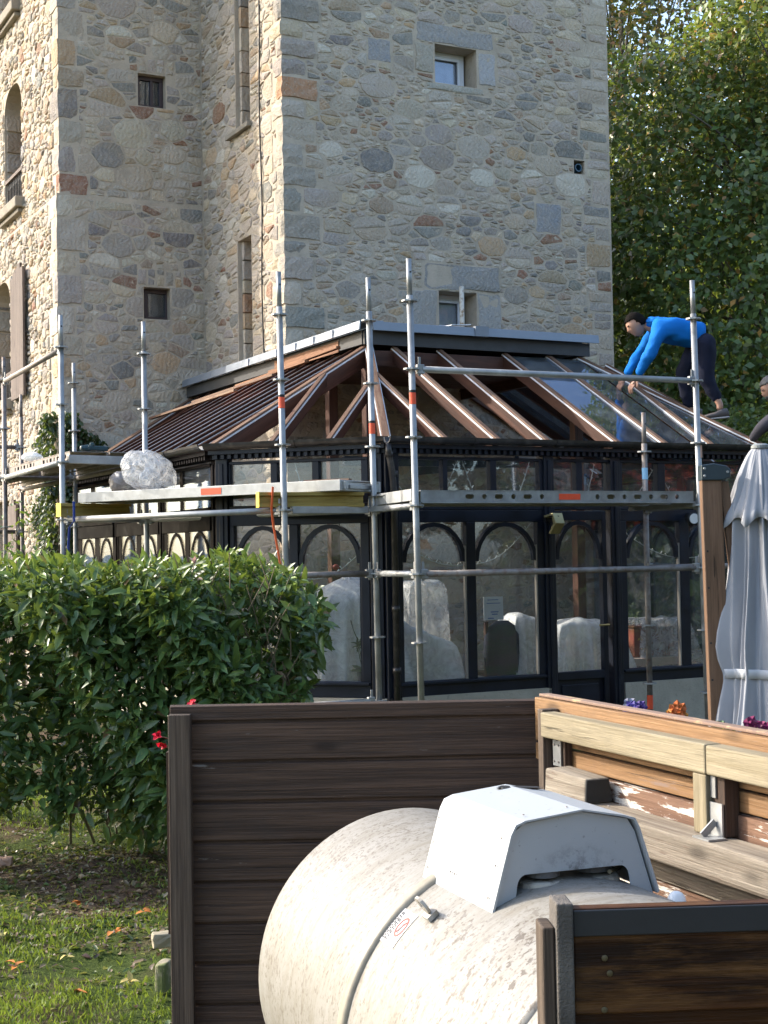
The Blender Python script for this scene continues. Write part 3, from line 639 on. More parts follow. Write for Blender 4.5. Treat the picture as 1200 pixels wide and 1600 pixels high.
# outward normal check: front facet (index 3) d=(1,0) -> n=(0,-1) ok
def fp(i, t, off, z):                                      # point on facet i: t along, off outward, height z
    a, b, d, n, L = seg(i); p = a + d * t + n * off; return Vector((p.x, p.y, z))
def fbar(m, i, t0, t1, off, z, wd, h):                     # horizontal rail
    m.bar(fp(i, t0, off, z), fp(i, t1, off, z), wd, h)
def vbar(m, i, t, off, z0, z1, wd, dp):
    a, b, d, n, L = seg(i); m.bar(fp(i, t, off, z0), fp(i, t, off, z1), wd, dp, up=(n.x, n.y, 0))
def arch(m, i, t0, t1, z0, zs, zt, off, wd=.035, dp=.045, n=12, point=0.):
    a, b, d, nn, L = seg(i); c = (t0 + t1) / 2; hw = (t1 - t0) / 2; pts = []; X = Vector((d.x, d.y, 0)); N = Vector((nn.x, nn.y, 0)); Z = Vector((0, 0, 1)); P = fp(i, 0, off, 0)
    for k in range(n + 1):
        q = math.pi * k / n; cx = math.cos(q); s_ = math.sin(q)
        if point: s_ = s_ ** .85; 
        pts.append((c - hw * cx, zs + (zt - zs) * s_, c - (hw - wd) * cx, zs + (zt - zs - wd) * s_))
    for k in range(n):
        A, B_ = pts[k], pts[k + 1]
        m.prism([(A[0], A[1]), (A[2], A[3]), (B_[2], B_[3]), (B_[0], B_[1])], P - N * dp / 2, X, Z, N, dp)
def pane(i, t0, t1, z0, z1, parent, mat=GLASS, name='pane'):
    m = MB(BF); vbar(m, i, (t0 + t1) / 2, .006 if i == 1 else -.012, z0, z1, t1 - t0, .006); return m.build(name, mat, parent)
def window(i, t0, t1, lights, z0=.50, z1=2.03, mat=PAINT, head=1.93, sillz=.63, spring=.33, point=0., fw=.07):
    m = MB(BF); FD = .022 if i == 1 else .07
    fbar(m, i, t0, t1, 0, (z0 + sillz) / 2, .07, sillz - z0); fbar(m, i, t0, t1, 0, (head + z1) / 2, .07, z1 - head)
    xs = [t0] + [q for l in lights for q in l] + [t1]
    for k in range(0, len(xs), 2):
        if xs[k + 1] - xs[k] > .01: vbar(m, i, (xs[k] + xs[k + 1]) / 2, .002, sillz, head, xs[k + 1] - xs[k], FD)
    fbar(m, i, t0 + .01, t1 - .01, .045, sillz + .012 - .03, .04, .022)
    f = m.build('window', mat, cons, bevel=.004)
    for a, b in lights:
        am = MB(BF); arch(am, i, a, b, sillz, head - spring, head - .002, .004, point=point, dp=.02 if i == 1 else .045, wd=.028 if i == 1 else .035); am.build('arch', mat, f)
        pane(i, a - .004, b + .004, sillz - .004, head + .004, f)
        bd = MB(BF); vbar(bd, i, b - .008, .012, sillz, head - spring * .6, .014, .03); bd.build('bead', PALEBEAD if i == 3 else mat, f)
    return f
PALEBEAD = simple('worn pale bead', (.30, .27, .23), .6)
def transom(i, t0, t1, lights, mat=PAINT, z0=2.10, z1=2.475):
    m = MB(BF); fbar(m, i, t0, t1, 0, z1 - .012, .07, .024); fbar(m, i, t0, t1, 0, (2.03 + z0) / 2 + .001, .08, z0 - 2.03 - .004)
    xs = [t0] + [q for l in lights for q in l] + [t1]
    for k in range(0, len(xs), 2): vbar(m, i, (xs[k] + xs[k + 1]) / 2, .002, z0, z1 - .024, xs[k + 1] - xs[k], .022 if i == 1 else .07)
    f = m.build('transom_window', mat, cons, bevel=.004)
    for a, b in lights: pane(i, a - .004, b + .004, z0 - .004, z1 - .02, f)
    return f
# dwarf walls
for i in range(6):
    a, b, d, n, L = seg(i)
    if i == 3:
        for t0, t1 in ((-.02, 1.56), (2.32, L + .02)):
            m = MB(BF); m.bar(fp(i, t0, -.06, .25), fp(i, t1, -.06, .25), .24, .5); m.build('dwarf_wall', RENDER_W, cons)
    else:
        m = MB(BF); m.bar(fp(i, .0, -.06, .249), fp(i, L, -.06, .249), .24, .496); m.build('dwarf_wall', RENDER_W, cons)
# posts at the corners and between units
def post(i, t, w_=.16, mat=PAINT, dp=.12, z0=.0): m = MB(BF); vbar(m, i, t, .0, max(z0, .0), 2.50, w_, dp); vbar(m, i, t, dp / 2 + .006, .1, 2.46, w_ * .35, .014); return m.build('corner_post', mat, cons, bevel=.006)
for i, t in ((3, .03), (3, 1.56), (3, 2.26), (3, seg(3)[4] - .02)): post(i, t, .10 if 0 < i and t > .1 else .13)
for i, t in ((2, .06), (2, seg(2)[4] - .07)): post(i, t, .11)
for i, t in ((1, seg(1)[4] - .05), (1, 3.0), (1, 1.58), (1, .07)): post(i, t, .11, PAINTB, dp=.04)
for i, t in ((4, .05), (4, 1.45), (5, .05), (5, 1.4), (5, 2.8), (5, 4.0), (0, .1), (0, 1.7)): post(i, t, .12)
# front facet (u 1.06 .. 5.04): two arched windows, the door, two more arched windows
O3 = 1.06
def U3(*q): return [tuple(a - O3 for a in p) for p in q]
window(3, 1.13 - O3, 2.57 - O3, U3((1.19, 1.797), (1.883, 2.505)), z0=.485, sillz=.62)
window(3, 3.37 - O3, 5.02 - O3, U3((3.444, 4.039), (4.141, 4.74)), z0=.485, sillz=.62)
transom(3, 1.10 - O3, 2.57 - O3, U3((1.15, 1.582), (1.625, 2.043), (2.102, 2.535)))
transom(3, 2.60 - O3, 3.33 - O3, U3((2.642, 2.92), (2.983, 3.283)))
transom(3, 3.37 - O3, 5.02 - O3, U3((3.412, 3.805), (3.888, 4.294), (4.362, 4.818)))
# door
m = MB(BF); t0, t1 = 2.64 - O3, 3.22 - O3
vbar(m, 3, t0 + .022, .012, .12, 2.02, .046, .06); vbar(m, 3, t1 - .022, .012, .12, 2.02, .046, .06); fbar(m, 3, t0 + .046, t1 - .046, .012, 1.98, .06, .08); fbar(m, 3, t0 + .046, t1 - .046, .012, .59, .06, .07); fbar(m, 3, t0 + .046, t1 - .046, .012, .18, .06, .12)
door = m.build('door', PAINT, cons, bevel=.004)
am = MB(BF); arch(am, 3, t0 + .046, t1 - .046, .6, 1.60, 1.938, .016); am.build('arch', PAINT, door)
pane(3, t0 + .04, t1 - .04, .62, 1.945, door)
m = MB(BF); vbar(m, 3, (t0 + t1) / 2, .0, .235, .56, t1 - t0 - .09, .02); vbar(m, 3, (t0 + t1) / 2, .014, .28, .51, t1 - t0 - .19, .02); m.build('panel', PAINT, door, bevel=.006)
m = MB(BF); m.tube([fp(3, t1 - .02, .05, 1.02), fp(3, t1 - .02, .085, 1.02), fp(3, t1 - .12, .085, 1.02)], .009, 8); m.build('handle', simple('brass handle', (.4, .3, .12), .35, .8), door)
m = MB(BF); fbar(m, 3, 1.56 + .06, 2.2, .0, .06, .2, .12); m.build('doorstep', RENDER_W, cons)
# chamfer facet
L2 = seg(2)[4]
def T2(px0, px1): return (px0, px1)
window(2, .12, L2 - .14, [(.16, .66), (.735, 1.285)], z0=.5, sillz=.63)
transom(2, .12, L2 - .14, [(.13, .50), (.56, .87), (.93, 1.30)])
# left facet: three units of two pointed arches
V1 = 5.5
for a, b, c, d, e, f in ((5.40, 5.24, 4.723, 4.558, 4.079, 4.0), (3.88, 3.773, 3.288, 3.15, 2.653, 2.55), (2.44, 2.354, 1.868, 1.75, 1.228, 1.17)):
    window(1, V1 - a, V1 - f, [(V1 - b, V1 - c), (V1 - d, V1 - e)], mat=PAINTB, z0=.5, sillz=.63, spring=.42, point=1, head=1.90)
for a, f, ls in ((5.42, 4.0, ((5.33, 4.86), (4.72, 4.1))), (3.9, 2.55, ((3.8, 3.25), (3.15, 2.62))), (2.46, 1.15, ((2.40, 1.987), (1.90, 1.20)))):
    transom(1, V1 - a, V1 - f, [(V1 - p, V1 - q) for p, q in ls], mat=PAINTB)
for i in (0, 4, 5):
    L = seg(i)[4]; n = max(1, round(L / 1.35)); 
    for k in range(n):
        a = .12 + (L - .24) * k / n; b = .12 + (L - .24) * (k + 1) / n - .05; c = (a + b) / 2
        window(i, a, b, [(a + .06, c - .03), (c + .03, b - .06)]); transom(i, a, b, [(a + .05, c - .03), (c + .03, b - .05)])
# blinds behind the left facet windows
BL = simple('pale blind slat', (.24, .29, .31), .6)
for a, b in ((5.3, 4.05), (3.8, 2.6), (2.4, 1.2)):
    m = MB(BF); m.bar((.16, a, 2.44), (.16, b, 2.44), .05, .04); bl = m.build('blind', BL, cons)
    z = 2.39
    while z > .70:
        s_ = MB(BF); s_.bar((.16, a, z), (.16, b, z), .045, .004, up=(.45, 0, 1)); s_.build('slat', BL, bl); z -= .062
# eaves: frieze board, dentils, gutter in lengths with joint straps
for i in range(0, 6):
    a, b, d, n, L = seg(i); mt = PAINT if i != 1 else PAINTB
    e = .055
    m = MB(BF); fbar(m, i, -.02, L + .02, .02, 2.515, .09, .035); fbar(m, i, -.03, L + .03, .055, 2.552, .14, .034); m.build('fascia', mt, cons)
    dm = MB(BF); k = int(L / .062)
    for q in range(k): dm.bar(fp(i, L * (q + .5) / k, .09, 2.497), fp(i, L * (q + .5) / k, .09, 2.534), .03, .034, up=(n.x, n.y, 0))
    dm.build('dentil_course', mt, cons, kind='stuff')
    nseg = max(1, round(L / .85)); 
    for q in range(nseg):
        g0 = -.05 + (L + .1) * q / nseg; g1 = -.05 + (L + .1) * (q + 1) / nseg - .004
        gm = MB(BF); X = Vector((d.x, d.y, 0)); N = Vector((n.x, n.y, 0))
        pr = [(.085 + .055 * math.cos(t) * 1.05 + .055, 2.625 + .055 * math.sin(t)) for t in np.linspace(-math.pi, 0, 9)]
        pr = [(x, z_) for x, z_ in pr]; inner = [(.14 + (x - .14) * .86, z_ + .004 if abs(z_ - 2.625) > .01 else z_) for x, z_ in reversed(pr)]
        gm.prism(pr + inner, fp(i, g0, 0, 0), N, (0, 0, 1), X, g1 - g0); go = gm.build('gutter', GUT, cons, smooth=False)
        if q: 
            sm = MB(BF); pr2 = [(.14 + (x - .14) * 1.10, 2.625 + (z_ - 2.625) * 1.10) for x, z_ in pr]; sm.prism(pr2 + [(p[0], p[1]) for p in reversed(pr)], fp(i, g0 - .02, 0, 0), N, (0, 0, 1), X, .045); sm.build('gutter_joint', GUT, go)
# downpipe at the corner next to the front facet
m = MB(BF); c = Vector((1.06, -.10, 0)); m.tube([(1.02, -.14, 2.57), (1.02, -.14, 2.50), (1.07, -.10, 2.34), (1.09, -.085, 2.2), (1.09, -.085, .1)], .028, 10)
for z_ in (2.46, 2.3, 1.2, .7): m.lathe((1.09 if z_ < 2.4 else 1.03, -.085 if z_ < 2.4 else -.13, z_), (0, 0, 1), [(0, .034), (.05, .034)], 12)
m.build('downpipe', GUT, cons, smooth=True)
# roof: rafters with weathered tops and white seals
def lerp(a, b, t): return a + (b - a) * t
def rafter(p0, p1, w_=.062, h=.10, top=RTOP, body=RAFT, seals=True):
    p0, p1 = Vector(p0), Vector(p1); d = (p1 - p0).normalized()
    up = Vector((0, 0, 1)); sd = d.cross(up).normalized(); u = sd.cross(d).normalized()
    m = MB(BF); m.bar(p0, p1, w_, h, off=(0, -h / 2)); r = m.build('rafter', body, cons, bevel=.004)
    m = MB(BF); m.bar(p0 - d * .03, p1, w_ * .72, .03, off=(0, .0165)); m.build('cap', top, r, bevel=.003)
    if seals:
        for s_ in (-1, 1):
            sw = .0035 if top is RDARK else .007; m = MB(BF); m.bar(p0 + u * .001, p1 + u * .001, sw, .012 if top is not RDARK else .006, off=(s_ * w_ * .44, .0065 if top is not RDARK else .0035)); m.build('seal_strip', SEAL, r)
    return r
TP = [(RUN, 6.77), (RUN, 5.0), (RUN, RUN), (RUN, RUN), (4.27, RUN), (4.27, RUN), (4.27, 5.2)]
up_ = .045
def EV(i, t): a, b, d, n, L = seg(i); p = a + d * t + n * .03; return Vector((p.x, p.y, EZ + up_ * 0))
slope = (TZ - EZ) / RUN
for ub in (2.115, 2.615, 3.365, 3.89): rafter((ub, -.03, EZ), (ub, RUN, TZ))
# front facet jacks: start on the eaves and die on the hips
def hipz(p): return p
H23a, H23b = Vector((1.06, -.02, EZ)), Vector((RUN + .02, RUN, TZ)); H34a, H34b = Vector((5.06, -.02, EZ)), Vector((4.27, RUN, TZ))
H12a, H12b = Vector((-.02, 1.06, EZ)), Vector((RUN, RUN + .02, TZ)); H45a, H45b = Vector((6.12, 1.06, EZ)), Vector((4.27, RUN + .04, TZ)); H01a, H01b = Vector((-.02, 5.5, EZ)), Vector((RUN, 6.7, TZ))
for a, b in ((H23a, H23b), (H34a, H34b), (H12a, H12b), (H45a, H45b), (H01a, H01b)): rafter(a, b, .085, .14)
def on_hip_u(u, a, b): t = (u - a.x) / (b.x - a.x); return a.lerp(b, t)
p = on_hip_u(1.60, H23a, H23b); rafter((1.60, -.03, EZ), (1.60, p.y, p.z), .055, .09, top=RTOP)
p = on_hip_u(4.50, H34a, H34b); rafter((4.42, -.03, EZ), (4.50, p.y, p.z), .06, .10)
def on_hip_v(v, a, b): t = (v - a.y) / (b.y - a.y); return a.lerp(b, t)
vv = [1.36 + .36 * k for k in range(12)]
for v in vv:
    top = (RUN, v, TZ) if v > RUN else tuple(on_hip_v(v, H12a, H12b)); rafter((-.03, v, EZ), top, .05, .10, top=RDARK)
for v in (5.75, 6.15, 6.5):
    t = (v - 5.5) / 1.27; e = Vector((t * 1.27 - .02, 5.5 + t * 1.27 - .0, EZ)); q = Vector((RUN, v + .25 if v < 6.4 else 6.72, TZ)); rafter(e, q, .05, .10, top=RDARK)
# chamfer jacks
dch = Vector((1, 1, 0)).normalized()
for t_, ha, hb in ((.52, H12a, H12b), (1.03, H23a, H23b)):
    e = fp(2, t_, .03, EZ); pl = slope / 1.0
    # walk inward until meeting the hip (in plan)
    best = min(np.linspace(.1, 2.4, 400), key=lambda s_: min(((e + dch * s_).xy - ha.lerp(hb, q).xy).length for q in (( (e + dch * s_).xy - ha.xy).dot((hb.xy - ha.xy)) / (hb.xy - ha.xy).length_squared,)))
    pt = e + dch * float(best); q = (pt.xy - ha.xy).dot(hb.xy - ha.xy) / (hb.xy - ha.xy).length_squared; rafter(e, ha.lerp(hb, q), .055, .09)
# right side roof (seen from below through the open front)
for v in (2.0, 2.6, 3.2, 3.8, 4.2): rafter((6.13, v, EZ), (4.27, v, TZ), .055, .09)
e = fp(4, .75, .02, EZ); rafter(e, (4.40, 1.55, TZ - .1), .055, .09)
# ring beam, ceiling of the flat roof, posts below
m = MB(BF); m.bar((RUN - .0, RUN, TZ - .10), (4.30, RUN, TZ - .10), .07, .15); m.bar((RUN, RUN + .036, TZ - .10), (RUN, 6.74, TZ - .10), .07, .15); m.bar((4.27, RUN + .036, TZ - .10), (4.27, VM - .03, TZ - .10), .07, .15); m.build('ring_beam', RAFT, cons, bevel=.005)
for k in range(6):
    a = RUN + .04 + (4.27 - RUN) * k / 6
    m = MB(BF); m.box(RUN + .06, 4.22, RUN + .06 + .36 * k, RUN + .06 + .36 * (k + 1) - .012, 3.58, 3.60); m.build('ceiling_board', RAFT, cons)
m = MB(BF); m.add([(RUN - .02, RUN - .02, 3.70), (4.30, RUN - .02, 3.70), (4.30, VM + .02, 3.70), (US, VM + .02, 3.70), (US, 6.74, 3.70), (RUN - .02, 6.74, 3.70)] + [(x, y, 3.83) for x, y in ((RUN - .02, RUN - .02), (4.30, RUN - .02), (4.30, VM + .02), (US, VM + .02), (US, 6.74), (RUN - .02, 6.74))],
    [(5, 4, 3, 2, 1, 0), (6, 7, 8, 9, 10, 11)] + [(i, (i + 1) % 6, 6 + (i + 1) % 6, 6 + i) for i in range(6)]); m.build('roof_slab', ZINCD, cons)
m = MB(BF)
for x0, x1, y0, y1 in ((RUN - .10, 4.40, RUN - .10, RUN - .0),): pass
def flash(p0, p1, n, name='flashing', z0=3.80, z1=3.885):
    m = MB(BF); p0, p1, n = Vector((*p0, 0)), Vector((*p1, 0)), Vector((*n, 0)); a = [(.13, z0 - .0), (.145, z0 - .0), (.135, z1), (-.12, z1 + .012), (-.12, z1 - .004), (.12, z1 - .012)]
    m.prism(a, p0, n, (0, 0, 1), (p1 - p0).normalized(), (p1 - p0).length); return m.build(name, ZINC, cons, bevel=.003)
flash((RUN, RUN - .0), (3.05, RUN), (0, -1)); flash((3.056, RUN), (4.43, RUN), (0, -1), z0=3.803, z1=3.888)
for k in range(5): flash((RUN, RUN - .13 + 1.0 * k if k else RUN - .125), (RUN, min(6.74, RUN - .13 + 1.0 * (k + 1) - .004)), (-1, 0), z0=3.80, z1=3.886)
flash((4.27, RUN), (4.27, VM - .02), (1, 0), z0=3.802)
for v in (2.3, 2.75, 3.2, 3.7, 4.5): m = MB(BF); m.bar((RUN - .15, v, 3.86), (RUN + .05, v, 3.90), .035, .03); m.bar((RUN - .15, v, 3.80), (RUN - .15, v, 3.875), .035, .012, up=(1, 0, 0)); m.build('flashing_clip', SEAL, cons)
m = MB(BF); m.box(2.95, 3.10, RUN - .155, RUN - .10, 3.80, 3.90); m.build('flashing_joint', ZINC, cons)
m = MB(BF); m.bar((2.7, RUN - .05, 3.905), (2.95, RUN + .0, 3.93), .1, .008); m.build('loose_strip', SEAL, cons)
m = MB(BF); m.bar((RUN - .06, RUN - .055, 3.74), (4.36, RUN - .055, 3.74), .03, .13); m.bar((RUN - .055, RUN - .03, 3.74), (RUN - .055, 6.74, 3.74), .03, .125); m.bar((4.33, RUN - .04, 3.74), (4.33, VM - .05, 3.74), .03, .12); m.build('upstand', ZINCD, cons)
m = MB(BF); m.bar((RUN - .075, 2.3, 3.72), (RUN - .075, 3.9, 3.72), .012, .11); m.build('bare_board', RNEW, cons)
for (v0, v1, z_, o) in ((2.15, 3.7, 3.60, .10), (2.5, 4.2, 3.50, .28), (3.0, 5.2, 3.42, .42), (3.6, 6.2, 3.32, .60)):   # loose battens thrown on the left slope
    m = MB(BF); m.bar((RUN - o - .05, v0, z_ + .09), (RUN - o - .12, v1, z_ + .03), .05, .025); m.build('loose_batten', RNEW if o < .3 else RTOP, cons, bevel=.002)
for k, (v0, w_) in enumerate(((3.5, .22), (3.0, .16))):
    m = MB(BF); m.bar((RUN - .35 - .25 * k, v0, 3.44 - .13 * k), (RUN - .35 - .25 * k, v0 + 1.0, 3.44 - .13 * k), w_, .012, up=(-.5, 0, .87)); m.build('split_board', simple('orange plywood', (.52, .20, .09), .7), cons)
# eaves lead strips (white line under the rafters)
m = MB(BF); fbar(m, 3, .0, 3.98, .05, 2.63, .05, .008); fbar(m, 2, 0, L2, .05, 2.63, .05, .008); m.build('eaves_strip', simple('grey lead strip', (.38, .38, .38), .5), cons)
# remaining roof glass: right half of the front slope and the right side slopes
def quad_glass(a, b, c, d):
    m = MB(BF); a, b, c, d = map(Vector, (a, b, c, d)); n = (b - a).cross(d - a).normalized() * .006
    m.add([a, b, c, d, a + n, b + n, c + n, d + n], [(3, 2, 1, 0), (4, 5, 6, 7), (0, 1, 5, 4), (1, 2, 6, 5), (2, 3, 7, 6), (3, 0, 4, 7)]); m.build('roof_pane', ROOFGLASS, cons)
for a, b in ((3.40, 3.86), (3.92, 4.24)): quad_glass((a, 0, EZ + .004), (b, 0, EZ + .004), (b, RUN - .05, TZ - .02), (a, RUN - .05, TZ - .02))
quad_glass((4.28, 0, EZ + .004), (4.40, 0, EZ + .004), (4.50, 1.25, EZ + .004 + 1.25 * slope), (4.28, RUN - .04, TZ - .02))
quad_glass((4.47, 0, EZ + .004), (5.0, 0, EZ + .004), (4.56, 1.15, EZ + 1.15 * slope), (4.53, 1.2, EZ + 1.2 * slope))
for a, b in ((2.03, 2.57), (2.63, 3.17), (3.23, 3.77)): quad_glass((6.1, a, EZ), (6.1, b, EZ), (4.3, b, TZ - .02), (4.3, a, TZ - .02))
# interior posts and a tie, floor
for u_, v_ in ((RUN + .02, RUN + .03), (4.24, RUN + .03), (1.95, 2.9), (.95, 3.4)): m = MB(BF); m.bar((u_, v_, .16), (u_, v_, TZ - .18 if u_ > 1.5 else 3.0), .10, .10, up=(1, 0, 0)); m.build('inner_post', RAFT, cons, bevel=.006)
m = MB(BF); m.bar((RUN + .1, 2.6, 2.62), (6.0, 2.6, 2.62), .05, .09); m.bar((3.6, 2.0, 2.62), (3.6, 4.1, 2.62), .05, .09); m.build('tie_beam', PAINT, cons)
m = MB(BF); m.add([(.1, 1.1, .14), (1.1, .1, .14), (5.0, .1, .14), (6.0, 1.1, .14), (6.0, VM, .14), (US, VM, .14), (US, 6.7, .14), (1.3, 6.7, .14), (.1, 5.5, .14)], [tuple(range(9))]); m.build('floor', simple('terracotta floor', (.22, .12, .08), .6), cons)
# red maple hedge patch is outside; fairy lights hung inside the glass
FL_ = simple('fairy light wire', (.62, .64, .60), .5)
def lights(pts_list, label):
    root = thing('fairy_lights', label, 'string lights', tuple(fp(*pts_list[0][0])), frame=BF)
    wm = MB(BF); bm_ = MB(BF)
    for P in pts_list:
        P = [fp(*q) for q in P]; wm.tube(P, .0035, 4)
        for k in range(1, len(P) - 1): bm_.tube([P[k], P[k] + Vector((.018 * (-1) ** k, 0, .022))], .0045, 4)
    wm.build('wire', FL_, root); bm_.build('bulb', simple('tiny bulb', (.8, .8, .75), .3), root, kind='stuff')
def sag(i, t0, t1, za, zb, s_, n=14, off=-.06): return [(i, lerp(t0, t1, k / n), off, lerp(za, zb, k / n) - s_ * math.sin(math.pi * k / n)) for k in range(n + 1)]
lights([sag(3, .08, .80, 1.86, 1.57, .10), sag(3, .80, 1.44, 1.57, 1.92, .10), sag(3, .06, .30, 2.35, 2.10, .02, 6), sag(3, .55, .72, 2.10, 2.46, .0, 6), sag(3, .76, .90, 2.46, 2.10, .0, 6), sag(3, 1.28, 1.44, 2.10, 2.46, .03, 7), sag(3, 2.0, 2.12, 2.10, 2.44, .03, 6), sag(3, 2.55, 2.8, 2.12, 2.44, .0, 6), sag(3, 2.8, 3.0, 2.44, 2.12, .0, 6), sag(3, 3.35, 3.6, 2.15, 2.40, .02, 6), sag(3, 2.4, 3.4, 1.85, 1.62, .12)], 'white fairy lights on a pale wire looped inside the front conservatory windows')
lights([sag(2, .15, .7, 1.80, 1.48, .06), sag(2, .7, 1.3, 1.48, 1.74, .10), sag(2, .55, .62, 2.1, 2.46, 0, 4), sag(2, .78, .68, 2.1, 2.46, 0, 4)], 'fairy lights on a thin wire inside the angled corner window beside the downpipe')

# ---------------------------------------------------------------- scaffold
def rosette(m, x, y, z, r=.062):
    n = 16; P = [(x + math.cos(2 * math.pi * k / n) * (r if k % 2 else r * .9), y + math.sin(2 * math.pi * k / n) * (r if k % 2 else r * .9)) for k in range(n)]
    m.prism(P, (0, 0, z - .006), (1, 0, 0), (0, 1, 0), (0, 0, 1), .012)
RZ = [.52 + .5 * k for k in range(8)]
def standard(root, x, y, top, stick=None, lean=0., mat=STEEL, spig=True, top_r=None):
    m = MB(BF); zt = top - .27 if spig else top; lx = lean
    f = lambda z: (x + (2.0 - z) * lx, y, z)
    m.tube([f(.02), f(zt)], .0242, 14)
    if spig: m.tube([f(zt), f(top)], .0195, 12)
    m.tube([f(.0), f(.02)], .07, 8)
    o = m.build('standard', mat, root, smooth=False)
    for p in o.data.polygons: p.use_smooth = len(p.vertices) == 4
    for z in RZ:
        if z < top - .2: rm = MB(BF); rosette(rm, f(z)[0], y, z); rm.build('rosette', STEEL, o)
    for z in (stick or ()):
        sm = MB(BF); sm.tube([f(z), f(z + .085)], .0252, 14, cap=False); sm.build('sticker', STICK, o); sm = MB(BF); sm.tube([f(z + .085), f(z + .105)], .0253, 14, cap=False); sm.build('sticker_band', BLACK, o)
    hm = MB(BF)
    if spig: hm.tube([(f(top - .1)[0], y - .0198, top - .1), (f(top - .1)[0], y - .022, top - .1)], .008, 8); hm.build('pin_hole', BLACK, o)
    return o
def ledger(root, p0, p1, mat=STEEL, r=.0242, heads=True, name='ledger'):
    p0, p1 = Vector(p0), Vector(p1); d = (p1 - p0).normalized(); a, b = p0 + d * .07, p1 - d * .07
    m = MB(BF); m.tube([a, b], r, 14); o = m.build(name, mat, root); 
    for p in o.data.polygons: p.use_smooth = len(p.vertices) == 4
    if heads:
        for q, s_ in ((p0, 1), (p1, -1)):
            h = MB(BF); h.bar(q + d * s_ * .028, q + d * s_ * .085, .035, .07); h.bar(q + d * s_ * .05 + Vector((0, 0, -.05)), q + d * s_ * .05 + Vector((0, 0, .09)), .008, .022, up=d); h.build('wedge_head', STEEL, o, bevel=.005)
    return o
A_, B_, D_, E_, C_ = (.65, -1.27), (3.19, -1.37), (.77, -.36), (3.37, -.42), (.0, -.36)
F_, G_, H_, I_, J_ = (-1.11, 1.9), (-.31, 2.05), (-.31, 4.40), (-.30, 6.76), (-1.05, 4.34)
sc1 = thing('scaffold', 'galvanised scaffold bay with a perforated steel deck across the front of the conservatory', 'scaffold', (*A_, 0), frame=BF, group='scaffold bays round the conservatory')
standard(sc1, *A_, 3.83, (2.76,), lean=.012); standard(sc1, *B_, 3.83, (), lean=.016); standard(sc1, *D_, 3.86, (2.62,), lean=.010); standard(sc1, *E_, 2.86, (), mat=STEELD)
for z in (1.52, 3.02): ledger(sc1, (*A_, z), (*B_, z), STEELD if z < 2 else STEEL)
for z in (1.52, 2.02): ledger(sc1, (*D_, z), (*A_, z)); ledger(sc1, (*E_, z), (*B_, z))
ledger(sc1, (*D_, .52), (*C_, .52), ALU); ledger(sc1, (*E_, 1.52), (B_[0] + 1.8, B_[1] + .2, 1.52), STEELD, heads=False)
ledger(sc1, (B_[0], B_[1], 2.04), (B_[0] + 1.3, B_[1] - .0, 2.04), STEEL, heads=False)
sm = MB(BF); sm.tube([(E_[0], E_[1], 2.28), (E_[0], E_[1], 2.38)], .0256, 14, cap=False); sm.build('blue_sticker', STICKB, sc1)
sm = MB(BF); sm.tube([(E_[0], E_[1], .30), (E_[0], E_[1], .42)], .0256, 14, cap=False); sm.build('red_sticker', STICK, sc1)
sm = MB(BF); sm.tube([(B_[0], B_[1], 2.40), (B_[0], B_[1], 2.50)], .0256, 14, cap=False); sm.build('red_sticker', simple('worn pink sticker', (.5, .3, .22), .7), sc1)
# deck planks with a perforated side cheek
def cheek(m, P, X, L, h=.085, t=.004, N=(0, -1, 0), start=.35):
    """vertical plate from P along X with alternating round and oblong holes, a real thickness and lips"""
    P, X, N = Vector(P), Vector(X).normalized(), Vector(N).normalized(); Z = Vector((0, 0, 1)); cell = .125
    n = int((L - 2 * .04) / cell); s0 = (L - n * cell) / 2
    Tt = lambda a, b, z=0: P + X * a + Z * b + N * z
    def plain(a, b): m.add([Tt(a, 0), Tt(b, 0), Tt(b, h), Tt(a, h)], [(0, 1, 2, 3)], X)
    plain(0, s0); plain(L - s0, L)
    for k in range(n):
        a = s0 + k * cell; c = a + cell / 2
        if not (.12 < c / L < .46 or .60 < c / L < .97): plain(a, a + cell); continue
        rx, ry = (.020, .020) if k % 2 else (.036, .018)
        ring = [(c + rx * math.cos(q) if k % 2 else c + math.copysign(.019, math.cos(q)) + .018 * math.cos(q), h / 2 + ry * math.sin(q)) for q in [2 * math.pi * (j + .5) / 12 for j in range(12)]]
        sq = []
        for x, y in ring:
            dx, dy = (x - c) / (cell / 2), (y - h / 2) / (h / 2); mx = max(abs(dx), abs(dy)); sq.append((c + dx / mx * cell / 2, h / 2 + dy / mx * h / 2))
        V = [Tt(*q) for q in ring] + [Tt(*q) for q in sq] + [Tt(*q, -.02) for q in ring]
        F = [(j, (j + 1) % 12, 12 + (j + 1) % 12, 12 + j) for j in range(12)] + [(j, 24 + j, 24 + (j + 1) % 12, (j + 1) % 12) for j in range(12)]
        m.add(V, F, X)
        for cx_, cy_ in ((a, 0), (a + cell, 0), (a + cell, h), (a, h)):    # corner triangles
            js = sorted(range(12), key=lambda j: (sq[j][0] - cx_) ** 2 + (sq[j][1] - cy_) ** 2)[:2]
            if abs(js[0] - js[1]) in (1, 11): m.add([Tt(cx_, cy_), Tt(*sq[js[0]]), Tt(*sq[js[1]])], [(0, 1, 2)], X)
    m.bar(Tt(0, h, -.012), Tt(L, h, -.012), .03, .006); m.bar(Tt(0, -.004, .010), Tt(L, -.004, .010), .034, .008)
a3, b3, d3 = Vector((*A_, 0)), Vector((*B_, 0)), Vector((*D_, 0)); X3 = (b3 - a3).normalized(); Y3 = (d3 - a3 - X3 * (d3 - a3).dot(X3)).normalized(); L3 = (b3 - a3).length
